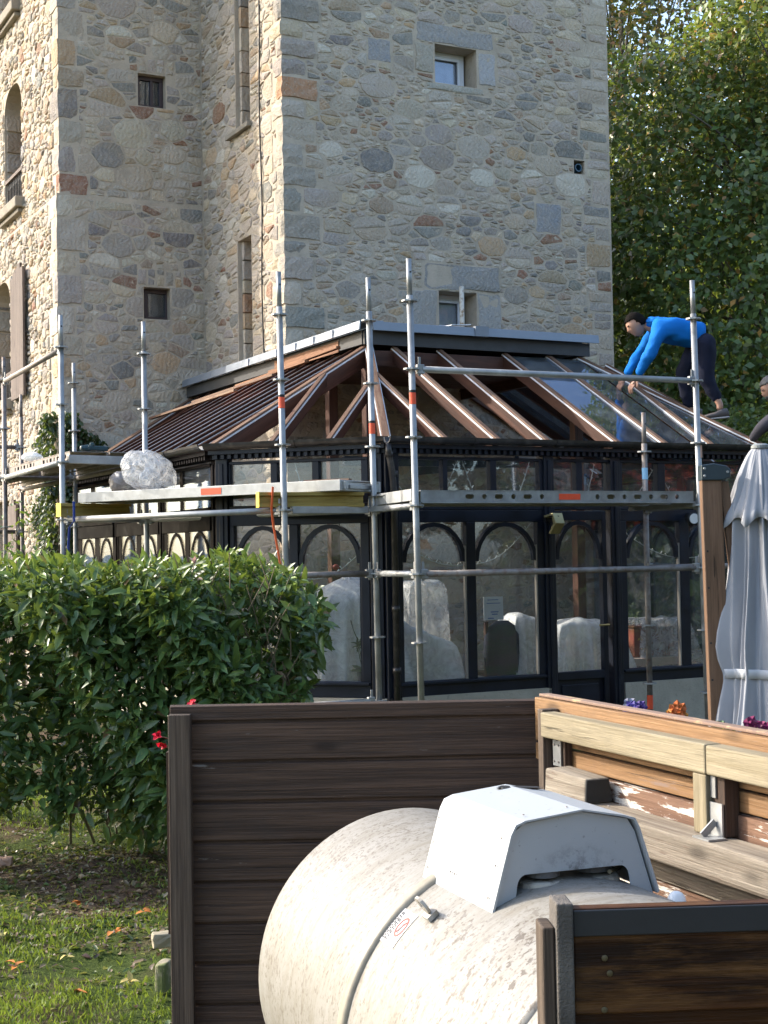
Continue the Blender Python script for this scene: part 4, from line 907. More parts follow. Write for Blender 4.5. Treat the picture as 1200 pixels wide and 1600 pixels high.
for k in range(3):
    p = a3 + X3 * .05 + Y3 * (.02 + .31 * k) + Vector((0, 0, 2.045)); m = MB(BF); m.fr = BF
    L_ = L3 - .10
    cheek(m, p, X3, L_, N=-Y3); 
    m.bar(p + Y3 * .155 + Vector((0, 0, .082)), p + X3 * L_ + Y3 * .155 + Vector((0, 0, .082)), .28, .006)
    m.bar(p + Y3 * .302 + Vector((0, 0, .045)), p + X3 * L_ + Y3 * .302 + Vector((0, 0, .045)), .006, .085)
    pl = m.build('deck_plank', STEEL, sc1)
    if k == 0:
        s_ = MB(BF); q = p + X3 * (L_ * .485) - Y3 * .002 + Vector((0, 0, .014)); s_.bar(q + Vector((0, 0, .028)), q + X3 * .19 + Vector((0, 0, .028)), .003, .045); s_.build('sticker', STICK, pl)
        s_ = MB(BF)
        for e in (0, L_): s_.bar(p + X3 * e + Vector((0, 0, -.02)) - Y3 * .01, p + X3 * e + Y3 * .9 + Vector((0, 0, -.02)) - Y3 * .01, .03, .04)
        s_.build('deck_hook', STEEL, pl)
m = MB(BF); m.bar((D_[0], D_[1], 2.10), (A_[0] - .03, A_[1] + .02, 2.10), .05, .085, off=(-.03, 0)); m.build('end_cheek', ALU, sc1)
# corner bay
sc2 = thing('scaffold', 'corner scaffold bay carrying the long aluminium plank on yellow timbers, left of the downpipe', 'scaffold', (*C_, 0), frame=BF, group='scaffold bays round the conservatory')
standard(sc2, *C_, 3.85, (2.80,), lean=.010); standard(sc2, *F_, 3.80, (), lean=0); standard(sc2, *G_, 3.81, (), lean=.003)
ledger(sc2, (*F_, 2.02), (*C_, 2.02), STEEL); ledger(sc2, (*G_, 2.02), (*D_, 2.02), STEEL); ledger(sc2, (*F_, 2.02), (*G_, 2.02))
for z in (1.52,): ledger(sc2, (*C_, z), (*D_, z), STEELD)
m = MB(BF); m.bar((C_[0] + .06, C_[1], 2.02), (D_[0] - .06, D_[1], 2.02), .05, .055); m.build('transom', STEEL, sc2, bevel=.004)
# far left bay
sc3 = thing('scaffold', 'higher scaffold bay at the far left with steel decks in front of the plank shutter', 'scaffold', (*J_, 0), frame=BF, group='scaffold bays round the conservatory')
standard(sc3, *H_, 3.73, ()); standard(sc3, *I_, 3.65, (), mat=STEELD); standard(sc3, *J_, 3.75, (), mat=STEELD); standard(sc3, -1.05, 6.70, 3.7, (), mat=STEELD)
ledger(sc3, (*J_, 3.50), (*F_, 3.50), STEELD); ledger(sc3, (*J_, 2.52), (*F_, 2.52), STEEL); ledger(sc3, (*G_, 2.52), (*H_, 2.52), STEELD); ledger(sc3, (*J_, 2.52), (*H_, 2.52), STEELD); ledger(sc3, (-1.05, 6.7, 2.52), (*J_, 2.52), STEELD); ledger(sc3, (*H_, 2.52), (*I_, 2.52), STEELD)
ledger(sc3, (-1.05, 6.7, 3.02), (*I_, 3.02), STEELD); ledger(sc3, (-1.05, 6.7, 2.02), (*I_, 2.02), STEELD); ledger(sc3, (*J_, 3.02), (-1.05, 6.7, 3.02), STEELD)
m = MB(BF); m.bar((F_[0] + .05, F_[1], 2.545), (G_[0] + .35, G_[1] + .06, 2.545), .05, .075); m.build('transom', STEEL, sc3, bevel=.004)
for k in range(2):
    for (v0, v1) in ((1.98, 4.3), (4.38, 6.68)):
        x = -1.02 + .36 * k; m = MB(BF); cheek(m, (x, v1, 2.55), (0, -1, 0), v1 - v0, h=.07, N=(-1, 0, 0)); m.bar((x + .17, v0, 2.618), (x + .17, v1, 2.618), .33, .006); m.box(x + .33, x + .335, v0, v1, 2.55, 2.62)
        m.bar((x + .17, v0, 2.556), (x + .17, v1, 2.556), .02, .01); m.build('deck_plank', STEELD, sc3)
# things laid on the scaffold
Fv, Cv, Dv, Gv = (Vector((*q, 0)) for q in (F_, C_, D_, G_)); dFC = (Cv - Fv).normalized(); nFC = Vector((-dFC.y, dFC.x, 0)) ; nFC = nFC if nFC.x > 0 else -nFC
def timber(p0, p1, label):
    r = thing('formwork_timber', label, 'timber beam', tuple(p0), frame=BF); m = MB(BF); m.bar(p0, p1, .08, .028, off=(0, .044)); m.bar(p0, p1, .028, .06); m.bar(p0, p1, .08, .028, off=(0, -.044)); m.build('beam', YEL, r, bevel=.003)
    d = (p1 - p0).normalized(); m = MB(BF); m.bar(p0 - d * .004, p0 - d * .001, .081, .118); m.build('painted_end', simple('bright yellow end paint', (.85, .58, .05), .6), r); return r
z0 = 2.02 + .024 + .058
timber(Fv + dFC * .03 - nFC * .07 + Vector((0, 0, z0)), Fv + dFC * .17 + nFC * .62 + Vector((0, 0, z0)), 'yellow timber beam strapped under the left end of the long aluminium plank')
timber(Cv - dFC * .16 - nFC * .12 + Vector((0, 0, z0)), Dv - Vector((.1, .0, 0)) - dFC * .0 + Vector((0, 0, z0)), 'yellow timber beam with an orange strap under the right end of the long aluminium plank')
pa = Fv + dFC * .10 + nFC * .10; pb = Cv + dFC * .32 + nFC * .30; zz = z0 + .06
plank = thing('access_plank', 'long aluminium scaffold plank with a red sticker, carrying the plastic bags', 'plank', tuple(pa + Vector((0, 0, zz))), frame=BF)
dP = (pb - pa).normalized(); nP = Vector((-dP.y, dP.x, 0)); nP = nP if nP.x > 0 else -nP; LP = (pb - pa).length
m = MB(BF); P0, P1 = pa + Vector((0, 0, zz + .045)), pb + Vector((0, 0, zz + .045))
m.bar(P0, P1, .03, .085); m.bar(P0 + nP * .55, P1 + nP * .55, .03, .085)
m.bar(P0 + dP * .015 + nP * .015, P0 + dP * .015 + nP * .535, .03, .084); m.bar(P1 - dP * .015 + nP * .015, P1 - dP * .015 + nP * .535, .03, .084); m.build('side_rail', ALU, plank, bevel=.003)
m = MB(BF); m.bar(P0 + nP * .275 + Vector((0, 0, .030)), P1 + nP * .275 + Vector((0, 0, .030)), .52, .014); m.build('deck_board', simple('plywood deck', (.30, .25, .19), .8), plank)
m = MB(BF)
for k in range(6): q = P0 + dP * (LP * (k + .5) / 6); m.bar(q + nP * .016 + Vector((0, 0, -.01)), q + nP * .534 + Vector((0, 0, -.01)), .03, .04)
m.build('cross_member', ALU, plank)
m = MB(BF); q = P0 + dP * (LP * .50) - nP * .0165; m.bar(q, q + dP * .21, .003, .052); m.build('sticker', STICK, plank)
m = MB(BF); q = P1 + dP * .004 + nP * .10; m.bar(q, q + nP * .3, .03, .03, off=(0, -.01)); m.bar(P1 + nP * .02 + dP * .012, P1 + nP * .06 + dP * .012, .03, .06); m.build('locking_latch', STEEL, plank, bevel=.003)
m = MB(BF); q = P1 - dP * .42 + nP * .12 + Vector((0, 0, .05)); m.bar(q, q + dP * .40 + nP * .04, .05, .014); m.bar(q + nP * .07, q + dP * .34 + nP * .12, .035, .012); tag(m.build('board_offcut', RTOP, None, bevel=.002), 'two thin board offcuts lying on the right end of the long aluminium plank', 'wood offcut')
def strap(name, P, wd, mat, label):
    r = MB(BF); P = [Vector(p) for p in P]
    for a, b in zip(P[:-1], P[1:]): r.bar(a, b + (b - a).normalized() * .003, wd, .004, up=(.6, -.8, 0) if abs((b - a).normalized().z) > .5 else (0, 0, 1))
    o = r.build(name, mat, None); tag(o, label, 'strap')
q = Cv - dFC * .06 - nFC * .06
strap('orange_strap', [q + Vector((0, 0, 2.20)), q + Vector((0, 0, 2.03)) - nFC * .02, q + dFC * .0 + Vector((0, 0, 1.90)) , Cv - nFC * .035 + Vector((0, 0, 1.52))], .028, ORANGE, 'orange ratchet strap running from the yellow timber down the scaffold pole')
m = MB(BF); q2 = Cv - nFC * .04 + Vector((0, 0, 1.5)); m.bar(q2 - dFC * .05, q2 + dFC * .03, .04, .05); tag(m.build('strap_knot', ORANGE, None, bevel=.01), 'orange knotted strap end lying just above the hedge top against the pole', 'strap')
q = Fv + dFC * .20 - nFC * .05
strap('blue_strap', [q + Vector((0, 0, 2.17)), q + Vector((0, 0, 2.0)), q + dFC * (-.06) + Vector((0, 0, 1.95)), q - dFC * .12 + Vector((0, 0, 1.3))], .028, BLUES, 'blue strap hanging down from the left end of the long aluminium plank')
def bag(c, R_, seed, mat, name, label, cat='bag'):
    bm = bmesh.new(); bmesh.ops.create_icosphere(bm, subdivisions=5, radius=1)
    for v in bm.verts:
        p = v.co.copy(); ax = Vector((-.25, -.75, -.55)).normalized(); th = math.acos(max(-1, min(1, p.dot(ax)))); e1 = ax.cross(Vector((0, 0, 1))).normalized(); e2 = ax.cross(e1); az = math.atan2(p.dot(e1), p.dot(e2))
        n = mnoise.fractal(p * .9 + Vector((seed, 0, 0)), 1, 2, 2) * .20
        n += math.exp(-th / .9) * (.07 * (1 - 2 * abs(math.sin(az * 4.5 + seed))) + .04 * (1 - 2 * abs(math.sin(az * 8.5 + th * 2)))) - .30 * math.exp(-(th / .28) ** 2)      # pleats gathered towards the knot
        n += .02 * (1 - 2 * abs(mnoise.noise(p * 3.2 + Vector((seed, 5, 0)))) * 2) + .012 * mnoise.noise(p * 9)
        p *= 1 + n; p.x *= R_[0]; p.y *= R_[1]; p.z *= R_[2]
        if p.z < -R_[2] * .72: p.z = -R_[2] * .72 + (p.z + R_[2] * .72) * .05
        v.co = p
    me = bpy.data.meshes.new(name); bm.to_mesh(me); bm.free(); me.materials.append(mat)
    for p in me.polygons: p.use_smooth = True
    o = bpy.data.objects.new(name, me); COL.objects.link(o); o.location = BF @ Vector(c); o.rotation_euler = (0, .25, ANG + .6); return tag(o, label, cat)
pt = P0 + dP * .62 + nP * .20; bag((pt.x, pt.y, zz + .085 + .155), (.28, .19, .195), 3, FILM, 'plastic_bag', 'big crumpled clear white plastic bag sitting on the long plank')
bag((pt.x + .02, pt.y + .03, zz + .085 + .10), (.10, .08, .11), 8, BUNDLE, 'bundled_film', 'crumpled blue grey film showing inside the clear bag on the plank', 'plastic film')
pt = P0 + dP * .27 + nP * .27; bag((pt.x, pt.y, zz + .085 + .082), (.15, .12, .11), 5, FILM_D, 'plastic_bag', 'small dark grey plastic bag on the plank, left of the big clear one')
m = MB(BF); q = Vector((-.82, 2.15, 2.665)); m.bar(q, q + Vector((.20, .05, .0)), .06, .045); m.bar(q + Vector((.04, -.02, .03)), q + Vector((.10, .15, .03)), .04, .04); m.lathe(q + Vector((-.06, 0, 0)), (1, .2, 0), [(0, .02), (.07, .035), (.1, .035)], 10)
tag(m.build('power_tool', simple('teal tool casing', (.015, .05, .06), .5), None, bevel=.012), 'small dark teal power tool lying on the deck at the far left', 'power tool')
bag((-1.0, 3.4, 2.665), (.06, .12, .045), 12, SHEET, 'cloth_bundle', 'small white cloth bundle on the far left scaffold deck', 'cloth')
# floodlights on the conservatory head rail
def lamp_gold():
    r = thing('floodlight', 'small brass coloured bracket floodlight above the post left of the door', 'lamp', tuple(fp(3, 2.56 - O3, .06, 1.95)), frame=BF)
    m = MB(BF); c = fp(3, 2.545 - O3, .08, 1.98); m.prism([(0, 0), (.10, .02), (.13, -.07), (.07, -.16), (.045, -.155), (.10, -.07), (.08, -.0), (.0, -.02)], c, (.25, -1, 0), (0, 0, 1), (1, .2, 0), .11); m.build('housing', GOLD, r, bevel=.003)
    m = MB(BF); m.box(c.x + .02, c.x + .09, c.y - .10, c.y + .0, c.z - .012, c.z - .004); m.build('lens', BLACK, r)
    m = MB(BF); m.box(c.x + .02, c.x + .09, c.y, c.y + .05, c.z - .05, c.z + .01); m.build('bracket', BLACK, r)
lamp_gold()
r = thing('spotlight', 'small round black spotlight with a white face under the right end of the deck', 'lamp', tuple(fp(3, 4.13 - O3, .08, 1.94)), frame=BF)
c = fp(3, 4.11 - O3, .17, 1.955); m = MB(BF); m.lathe(c + Vector((.0, .09, 0)), (-.15, -1, -.1), [(0, .03), (.02, .05), (.07, .055), (.09, .06)], 18); m.tube([c + Vector((0, .06, .0)), fp(3, 4.12 - O3, .04, 1.99)], .012, 8); m.build('housing', BLACK, r, smooth=True)
m = MB(BF); m.lathe(c + Vector((-.0135, 0, -.009)), (-.15, -1, -.1), [(0, .046), (.006, .046)], 18); m.build('face', WPLAS, r)

# ---------------------------------------------------------------- fenced gas tank enclosure (camera side)
# back fence: horizontal boards between a post and the corner
bf = thing('wooden_fence', 'dark brown fence of wide horizontal boards behind the white tank', 'fence', (-.12, 5.2, 0), group=None)
zt = 1.142
hs = [(1.142, 1.087)] + [(1.079 - .1405 * k, 1.079 - .1405 * k - .132) for k in range(8)]
for k, (a, b) in enumerate(hs):
    m = MB(); y0 = 5.215 + random.uniform(-.002, .002); e = random.uniform(-.002, .002)
    x0 = -.765 if k == 0 else -.70; m.add([(x0, y0, b + e), (.53, y0, b - e), (.53, y0 + .022, b - e), (x0, y0 + .022, b + e), (x0, y0, a - .006), (.53, y0, a - .006), (.53, y0 + .022, a), (x0, y0 + .022, a)],
        [(0, 3, 2, 1), (4, 5, 6, 7), (0, 1, 5, 4), (1, 2, 6, 5), (2, 3, 7, 6), (3, 0, 4, 7)], (1, 0, 0)); m.build('board', BDARK, bf, bevel=.003)
    m = MB(); m.box(-.70, .53, y0 + .012, y0 + .030, b - .012, b + .004); m.build('tongue', BDARK, bf)
m = MB(); m.box(-.765, -.688, 5.165, 5.212, -.05, 1.112); m.build('post', POSTW, bf, bevel=.003)
m = MB(); m.box(-.775, -.70, 5.24, 5.30, -.05, 1.10); m.build('rear_post', BDARK, bf, bevel=.003)
m = MB(); m.box(-.776, -.768, 5.19, 5.235, .35, .98); m.build('edge_strip', BDARK, bf)
# right fence, receding: local frame origin at the corner, x along the fence towards the camera, y outward
CR = Matrix.Translation((.488, 5.19, 0)) @ Matrix.Rotation(math.atan2(-.93, .366), 4, 'Z')   # x' = (.366,-.93), y' = (.93,.366) -> outward right
rf = thing('wooden_fence', 'sunlit side fence of orange boards and pale rails right of the white tank', 'fence', (.488, 5.19, 0), rz=math.atan2(-.93, .366))
def rb(x0, x1, y0, y1, z0, z1, mat, name='board', bev=.003, dz=0.):
    m = MB(CR); m.add([(x0, y0, z0), (x1, y0, z0 + dz), (x1, y1, z0 + dz), (x0, y1, z0), (x0, y0, z1), (x1, y0, z1 + dz), (x1, y1, z1 + dz), (x0, y1, z1)],
        [(0, 3, 2, 1), (4, 5, 6, 7), (0, 1, 5, 4), (1, 2, 6, 5), (2, 3, 7, 6), (3, 0, 4, 7)], (1, 0, 0) if x1 - x0 > z1 - z0 else (0, 0, 1)); return m.build(name, mat, rf, bevel=bev)
LR = 3.4
rb(0, LR, .03, .055, 1.0, 1.150, BORANGE); rb(0, LR, .03, .052, .935, .992, BORANGE)
rb(.25, LR, .022, .052, .80, .927, BPEEL); rb(0.02, LR, .03, .052, .667, .735, BGREY, bev=.004); rb(0.02, LR, .03, .052, .53, .66, BPEEL); rb(0.02, LR, .03, .052, .40, .523, BGREY); rb(.02, LR, .03, .052, .26, .39, BGREY); rb(.02, LR, .03, .052, 0.0, .25, BGREY)
rb(.004, LR, .045, .085, 1.152, 1.162, simple('peeling fence cap', (.20, .13, .095), .85, c2=(.36, .25, .14), thr=(.55, .62), vs=9), name='cap')
rb(.185, 1.16, -.045, .012, 1.035, 1.118, BPALE, name='rail', bev=.005); rb(1.162, LR, -.043, .014, 1.035, 1.116, BPALE, name='rail', bev=.005)
rb(.145, .183, -.035, .028, .3, 1.125, POSTW, name='post'); rb(.19, .27, -.0, .028, .55, 1.03, BDARK, name='post')
rb(1.09, 1.155, -.040, .018, .868, 1.033, BPALE, name='post', bev=.004); rb(1.16, 1.215, -.02, .028, .868, 1.033, BDARK, name='post')
rb(2.2, 2.27, -.040, .018, .868, 1.033, BPALE, name='post', bev=.004)
rb(.30, LR, -.10, .020, .768, .866, BGREY, name='sleeper', bev=.012)
def plate(x, z, ang=0):
    m = MB(CR); m.box(x, x + .055, -.008, -.002, z, z + .085); o = m.build('bracket', STEEL, rf, bevel=.001)
    for a, b in ((.012, .015), (.042, .015), (.012, .07), (.042, .07)): m = MB(CR); m.lathe((x + a, -.009, z + b), (0, -1, 0), [(0, .004), (.003, .003)], 8); m.build('screw', STEELD, o)
    m = MB(CR); m.bar((x + .028, -.011, z + .02), (x + .028, -.011, z + .075), .006, .010); m.build('rib', STEEL, o)
plate(.20, .94)
m = MB(CR); m.box(1.157, 1.215, -.030, -.024, .87, .96); m.box(1.157, 1.235, -.088, -.031, .867, .872); m.bar((1.186, -.033, .91), (1.186, -.075, .875), .02, .006, up=(1, 0, 0)); o = m.build('angle_bracket', STEEL, rf)
m = MB(CR); m.box(1.157, 1.18, -.026, -.021, .972, 1.03); m.build('bracket', STEEL, rf)
wb = MB(CR); wb.add([(.31, -.10, .867), (.56, -.09, .867), (.56, .012, .867), (.31, .012, .867), (.31, -.095, .950), (.56, -.085, .945), (.56, -.0, .945), (.31, -.0, .952)], [(0, 3, 2, 1), (4, 5, 6, 7), (0, 1, 5, 4), (1, 2, 6, 5), (2, 3, 7, 6), (3, 0, 4, 7)])
wb.m = 1; wb.add([(.563, -.086, .871), (.563, .008, .871), (.563, -.004, .941), (.563, -.081, .941)], [(0, 1, 2, 3)])  # end face coloured near black
tag(wb.build('wood_block', [BGREY, simple('dark end grain', (.03, .028, .024), .9, bump=.6)], None, bevel=.006), 'short weathered wood block with a dark end lying on the sleeper of the side fence', 'wood block')
# near fence
nf = thing('wooden_fence', 'dark tarred fence corner with wide boards, nearest to the camera at bottom right', 'fence', (.3, 2.17, 0))
NF = Matrix.Translation((.262, 2.15, 0)) @ Matrix.Rotation(math.atan2(.055, .9), 4, 'Z')
def nb(x0, x1, y0, y1, z0, z1, mat, name='board', bev=.003):
    m = MB(NF); m.box(x0, x1, y0, y1, z0, z1); return m.build(name, mat, nf, bevel=bev)
nb(0, 1.4, 0, .024, .985, 1.138, BBLACK); nb(0, 1.4, .0, .024, .83, .958, BBLACK); nb(0, 1.4, .0, .024, .66, .805, BBLACK); nb(0, 1.4, .0, .024, .5, .64, BBLACK); nb(0, 1.4, .0, .024, .3, .48, BBLACK); nb(0, 1.4, .0, .024, .0, .28, BBLACK)
nb(.0, 1.4, .010, .034, .955, .985, BBLACK, 'tongue'); nb(0, 1.4, .010, .034, .80, .832, BBLACK, 'tongue'); nb(0, 1.4, -.004, -.0005, 1.098, 1.136, simple('grey tar edge', (.022, .022, .024), .55), 'edge_strip')
m = MB(NF); m.box(-.026, -.001, -.012, .05, -.02, 1.148); m.build('post', simple('sawn grey edge', (.13, .115, .10), .95, bump=.9, bs=240, var=.5), nf, bevel=.003)
m = MB(NF); m.box(-.045, -.0265, .0, .06, -.02, 1.112); m.build('batten', POSTW, nf, bevel=.003)
for x, z_ in ((.045, 1.066), (.052, 1.044), (.043, .992), (.17, .915), (.145, .915)):
    m = MB(NF); m.lathe((x, -.001, z_), (0, -1, 0), [(0, .0048), (.001, .0044), (.0016, .002)], 10); m.build('screw', simple('dull brass screw', (.13, .105, .06), .5, .6), nf)

# ---------------------------------------------------------------- gas tank
TC = Vector((.300, 3.73, .449)); AN = .355; TF = Matrix.Translation(TC) @ Matrix.Rotation(AN, 4, 'Z')    # local y = axis away from the camera, x = right
def tank_mat():
    g = NT('dirty white tank'); v = g.coord(rnd=False); 
    n1 = g.noise(v, 2.4, 5, .6, .3); sp = g.noise(g.coord(scale=(1, 1, .55), rnd=False), 46, 5, .6, .2); n3 = g.noise(v, 6, 6, .7); st = g.noise(g.coord(scale=(1, 5, 1), rnd=False), 7, 6, .7)
    base = g.mix(g.fr(n3, .35, .75, 0, .6), (.255, .246, .225), (.185, .174, .145))
    dens = g.n('SeparateXYZ'); g.l(v, dens.inputs[0]); up = g.fr(dens.outputs[2], -.15, .42, 0, 1); near_ = g.fr(dens.outputs[1], -.05, -.7, .45, 1)
    mic = g.noise(g.coord(scale=(1, 1, .6), rnd=False), 95, 4, .6); n4 = g.noise(v, 170, 3, .5)
    patch = g.fr(g.noise(v, 3.2, 5, .7, .6), .34, .58)
    s = g.mul(g.mul(g.fr(sp, .57, .61), patch), g.mul(near_, .85))
    s2 = g.mul(g.fr(mic, .55, .62), g.fr(g.mul(patch, up), .1, .8, .12, .75))
    col = g.mix(g.mul(g.fr(st, .46, .72), g.fr(up, 0, 1, .15, .75)), base, (.16, .14, .105))
    col = g.mix(s2, col, (.10, .08, .055)); col = g.mix(s, col, (.06, .042, .028))
    col = g.mix(g.mul(g.fr(n4, .60, .66), .35), col, (.16, .14, .11))
    return g.done(g.bsdf(col, .5, 0, .35, g.bump(sp, .12, .004)))
TANKM = tank_mat(); RT = .455
tank = thing('gas_tank', 'white horizontal gas tank streaked with brown grime, inside the wooden fences', 'gas tank', (TC.x, TC.y, 0), rz=AN)
def headprof(y0, sgn, dep): return [(y0 + sgn * dep * math.sin(t), RT * math.cos(t) ** .8 if math.cos(t) > 0 else 0.0) for t in np.linspace(0, math.pi / 2 - .02, 14)]
prof = list(reversed([( -1.25 - .17 * math.sin(t), RT * math.cos(t)) for t in np.linspace(0, math.pi / 2 - .02, 12)])) + [(y, RT) for y in np.linspace(-1.2, .70, 16)] + [(.72 + .19 * math.sin(t), RT * max(.001, math.cos(t)) ** .85) for t in np.linspace(0, math.pi / 2 - .02, 16)]
m = MB(TF); m.lathe((0, 0, 0), (0, 1, 0), prof, 96); m.build('shell', TANKM, tank, smooth=True)
m = MB(TF); m.lathe((0, 0, 0), (0, 1, 0), [(-.024, RT - .004), (-.022, RT + .008), (-.010, RT + .0125), (.010, RT + .0125), (.022, RT + .008), (.024, RT - .004)], 96); m.build('weld_band', simple('cream weld band', (.27, .245, .19), .5, c2=(.20, .175, .13)), tank, smooth=True)
m = MB(TF); m.lathe((0, 0, 0), (0, 1, 0), [(-.80, RT - .004), (-.79, RT + .010), (-.76, RT + .010), (-.75, RT - .004)], 96); m.build('weld_band', TANKM, tank, smooth=True)
for x in (-.25, .25):
    for y in (-.95, .45): m = MB(TF); m.box(x - .06, x + .06, y - .04, y + .04, -.46, -.33); m.build('foot', TANKM, tank)
# hood: folded sheet metal with cut-out ends
sF, LH, wb_, wt_, zh, zb = -.345, .405, .212, .156, .598, .402
HM = simple('white hood enamel', (.66, .70, .73), .42, 0, .45, .04, 3, .03, 60, c2=(.50, .52, .53), thr=(.66, .8))
def hood_mat():
    g = NT('speckled hood enamel'); v = g.coord(rnd=False); n = g.noise(v, 60, 4, .6); n2 = g.noise(v, 5, 4)
    col = g.mix(g.mul(g.fr(n, .66, .70), .5), (.37, .395, .41), (.14, .135, .125))
    sx = g.n('TexCoord'); mp = g.n('Mapping'); g.l(sx.outputs['Object'], mp.inputs[0]); mp.inputs['Location'].default_value = (-.075, .35, -.96); mp.inputs['Scale'].default_value = (9, 1, 14)
    ln = g.n('VectorMath', operation='LENGTH'); g.l(mp.outputs[0], ln.inputs[0]); sm = g.mul(g.fr(ln.outputs['Value'], .2, 1.1, 1, 0), g.fr(g.noise(v, 30, 8, .75), .46, .58, 0, .8))
    col = g.mix(sm, col, (.12, .12, .12)); col = g.mix(g.fr(n2, .5, .8, 0, .25), col, (.5, .5, .48))
    return g.done(g.bsdf(col, .4, 0, .5))
HM = hood_mat()
def hood():
    r = thing('tank_hood', 'pale folded sheet metal hood covering the valves on top of the tank', 'hood', tuple(TF @ Vector((0, -.15, .4))), rz=AN)
    r2 = None
    y0, y1 = sF, sF + LH; t = .004; zr = zh + .018
    sec = [(-wb_, zb), (-wt_ - .006, zh - .028), (-wt_ + .006, zh - .006), (-wt_ + .03, zh + .003), (.02, zr), (wt_ - .03, zh - .003), (wt_ + .0, zh - .012), (wt_ + .012, zh - .035), (wb_ + .004, zb + .01)]
    m = MB(TF); inn = [(x * .975, z - t) for x, z in sec]
    V = [(x, y, z) for y in (y0 - .012, y1) for x, z in sec] + [(x, y, z) for y in (y0 - .012, y1) for x, z in inn]; n = len(sec)
    F = [(i, i + 1, n + i + 1, n + i) for i in range(n - 1)] + [(2 * n + i, 3 * n + i, 3 * n + i + 1, 2 * n + i + 1) for i in range(n - 1)] + [(i, 2 * n + i, 2 * n + i + 1, i + 1) for i in range(n - 1)] + [(n + i, n + i + 1, 3 * n + i + 1, 3 * n + i) for i in range(n - 1)] + [(0, n, 3 * n, 2 * n), (n - 1, 3 * n - 1, 4 * n - 1, 2 * n - 1)]
    m.add(V, F); m.build('cover_sheet', HM, r, smooth=False)
    for nm, y in (('front_panel', y0), ('rear_panel', y1 - .012)):
        a, zc = wb_ - .062, .478
        arcl = [(-a, zb + .0 + .012)] + [(-a + .024 * (1 - math.cos(q)) + .006, zc - .030 + .030 * math.sin(q)) for q in np.linspace(.2, math.pi / 2, 6)]
        arcr = [(-x, z) for x, z in reversed(arcl)]
        poly_l = [(-wb_ + .003, zb - .004), (-a, zb + .008)] + arcl[1:] + arcr[:-1] + [(a, zb + .004), (wb_ - .004, zb - .004), (wt_ + .004, zh - .045), (wt_ - .015, zh - .014), (.02, zr - .007), (-wt_ + .03, zh - .006), (-wt_ - .001, zh - .03)]
        # triangulate as a strip: lower boundary (legs + cut-out) against upper boundary
        m = MB(TF); m.prism(poly_l, (0, y, 0), (1, 0, 0), (0, 0, 1), (0, 1, 0), .004); m.build(nm, HM, r)
    m = MB(TF); m.add([(-.03, y1 - .05, zr + .0015), (.0, y1 - .020, zr + .0012), (.10, y1 - .012, zr - .009), (.115, y1 - .03, zr - .011), (.06, y1 - .055, zr - .004)], [(0, 1, 2, 3, 4)]); m.add([(-.03, y1 - .05, zr - .002), (.0, y1 - .020, zr - .002), (.10, y1 - .012, zr - .013), (.115, y1 - .03, zr - .015), (.06, y1 - .055, zr - .008)], [(4, 3, 2, 1, 0)]); m.build('vent_slot', BLACK, r)
    for y, z_, x in [(y0 + .02, .43, -1), (y0 + .02, .50, -1), (y1 - .02, .43, -1), (y1 - .02, .55, -1), (y1 - .02, .49, -1), (y0 + .02, .56, -1), (y1 - .16, .445, -1), (y1 - .185, .445, -1)]:
        xx = -wb_ + (z_ - zb) / (zh - zb) * (wb_ - wt_) - .003; m = MB(TF); m.lathe((xx, y, z_), (-1, 0, .3), [(0, .003), (.002, .002)], 8); m.build('rivet', STEELD, r)
    for x in (-.11, .0, .11): m = MB(TF); m.lathe((x, y0 + .03, zr + .002 - abs(x - .02) * .09), (0, 0, 1), [(0, .003), (.002, .002)], 8); m.build('rivet', STEELD, r)
hood()
DIRTY = simple('dirty valve flange', (.42, .39, .33), .8, c2=(.12, .10, .08), thr=(.45, .6), vs=14)
for k, (x, y, rr, h) in enumerate(((-.06, -.30, .048, .07), (.085, -.27, .055, .06), (.02, -.12, .045, .07))):
    zc = math.sqrt(RT ** 2 - x * x)
    m = MB(TF); m.lathe((x, y, zc - .012), (0, 0, 1), [(0, rr * 1.2), (.012, rr * 1.15), (.016, rr)], 24); m.build('valve_flange', DIRTY, tank)
    m = MB(TF); m.lathe((x, y, zc + .012), (0, 0, 1), [(0, rr * .86), (h, rr * .84)], 24); m.build('valve', simple('dark grey valve', (.10, .10, .10), .6), tank)
m = MB(TF); m.tube([(.10, -.33, .462), (.2, -.20, .44)], .005, 6); m.build('valve_rod', BPALE, tank)
# lifting lug beside the hood, warning label, plastic cap
m = MB(TF); N0 = Vector((-.295, -.16, .35)); nrm = Vector((-.295, 0, .35)).normalized(); tv = Vector((-nrm.z, 0, nrm.x)) * -1
def oncirc(th, r_, y): return Vector((math.sin(th) * r_, y, math.cos(th) * r_))
th = -.66
lug = MB(TF); c = oncirc(th, RT + .028, -.165); nr = Vector((math.sin(th), 0, math.cos(th))); tg = Vector((math.cos(th), 0, -math.sin(th)))
pts = []
for q in np.linspace(-.35, math.pi + .35, 13): pts.append((.024 * math.cos(q), .012 + .024 * math.sin(q)))
outer = [(-.03, -.032)] + [(-a, b) for a, b in pts] + [(.03, -.032)]; 
ringo = [(.024 * math.cos(q), .010 + .024 * math.sin(q)) for q in np.linspace(0, 2 * math.pi, 17)[:-1]]; ringi = [(.010 * math.cos(q), .012 + .010 * math.sin(q)) for q in np.linspace(0, 2 * math.pi, 17)[:-1]]
Pn = lambda a, b, z: c + Vector((0, 1, 0)) * a + nr * b + tg * z
V = [Pn(*q, s_) for s_ in (-.004, .004) for q in ringo + ringi]; F = []
for i in range(16):
    j = (i + 1) % 16; F += [(i, j, 16 + j, 16 + i), (32 + i, 48 + i, 48 + j, 32 + j), (i, 32 + i, 32 + j, j), (16 + i, 16 + j, 48 + j, 48 + i)]
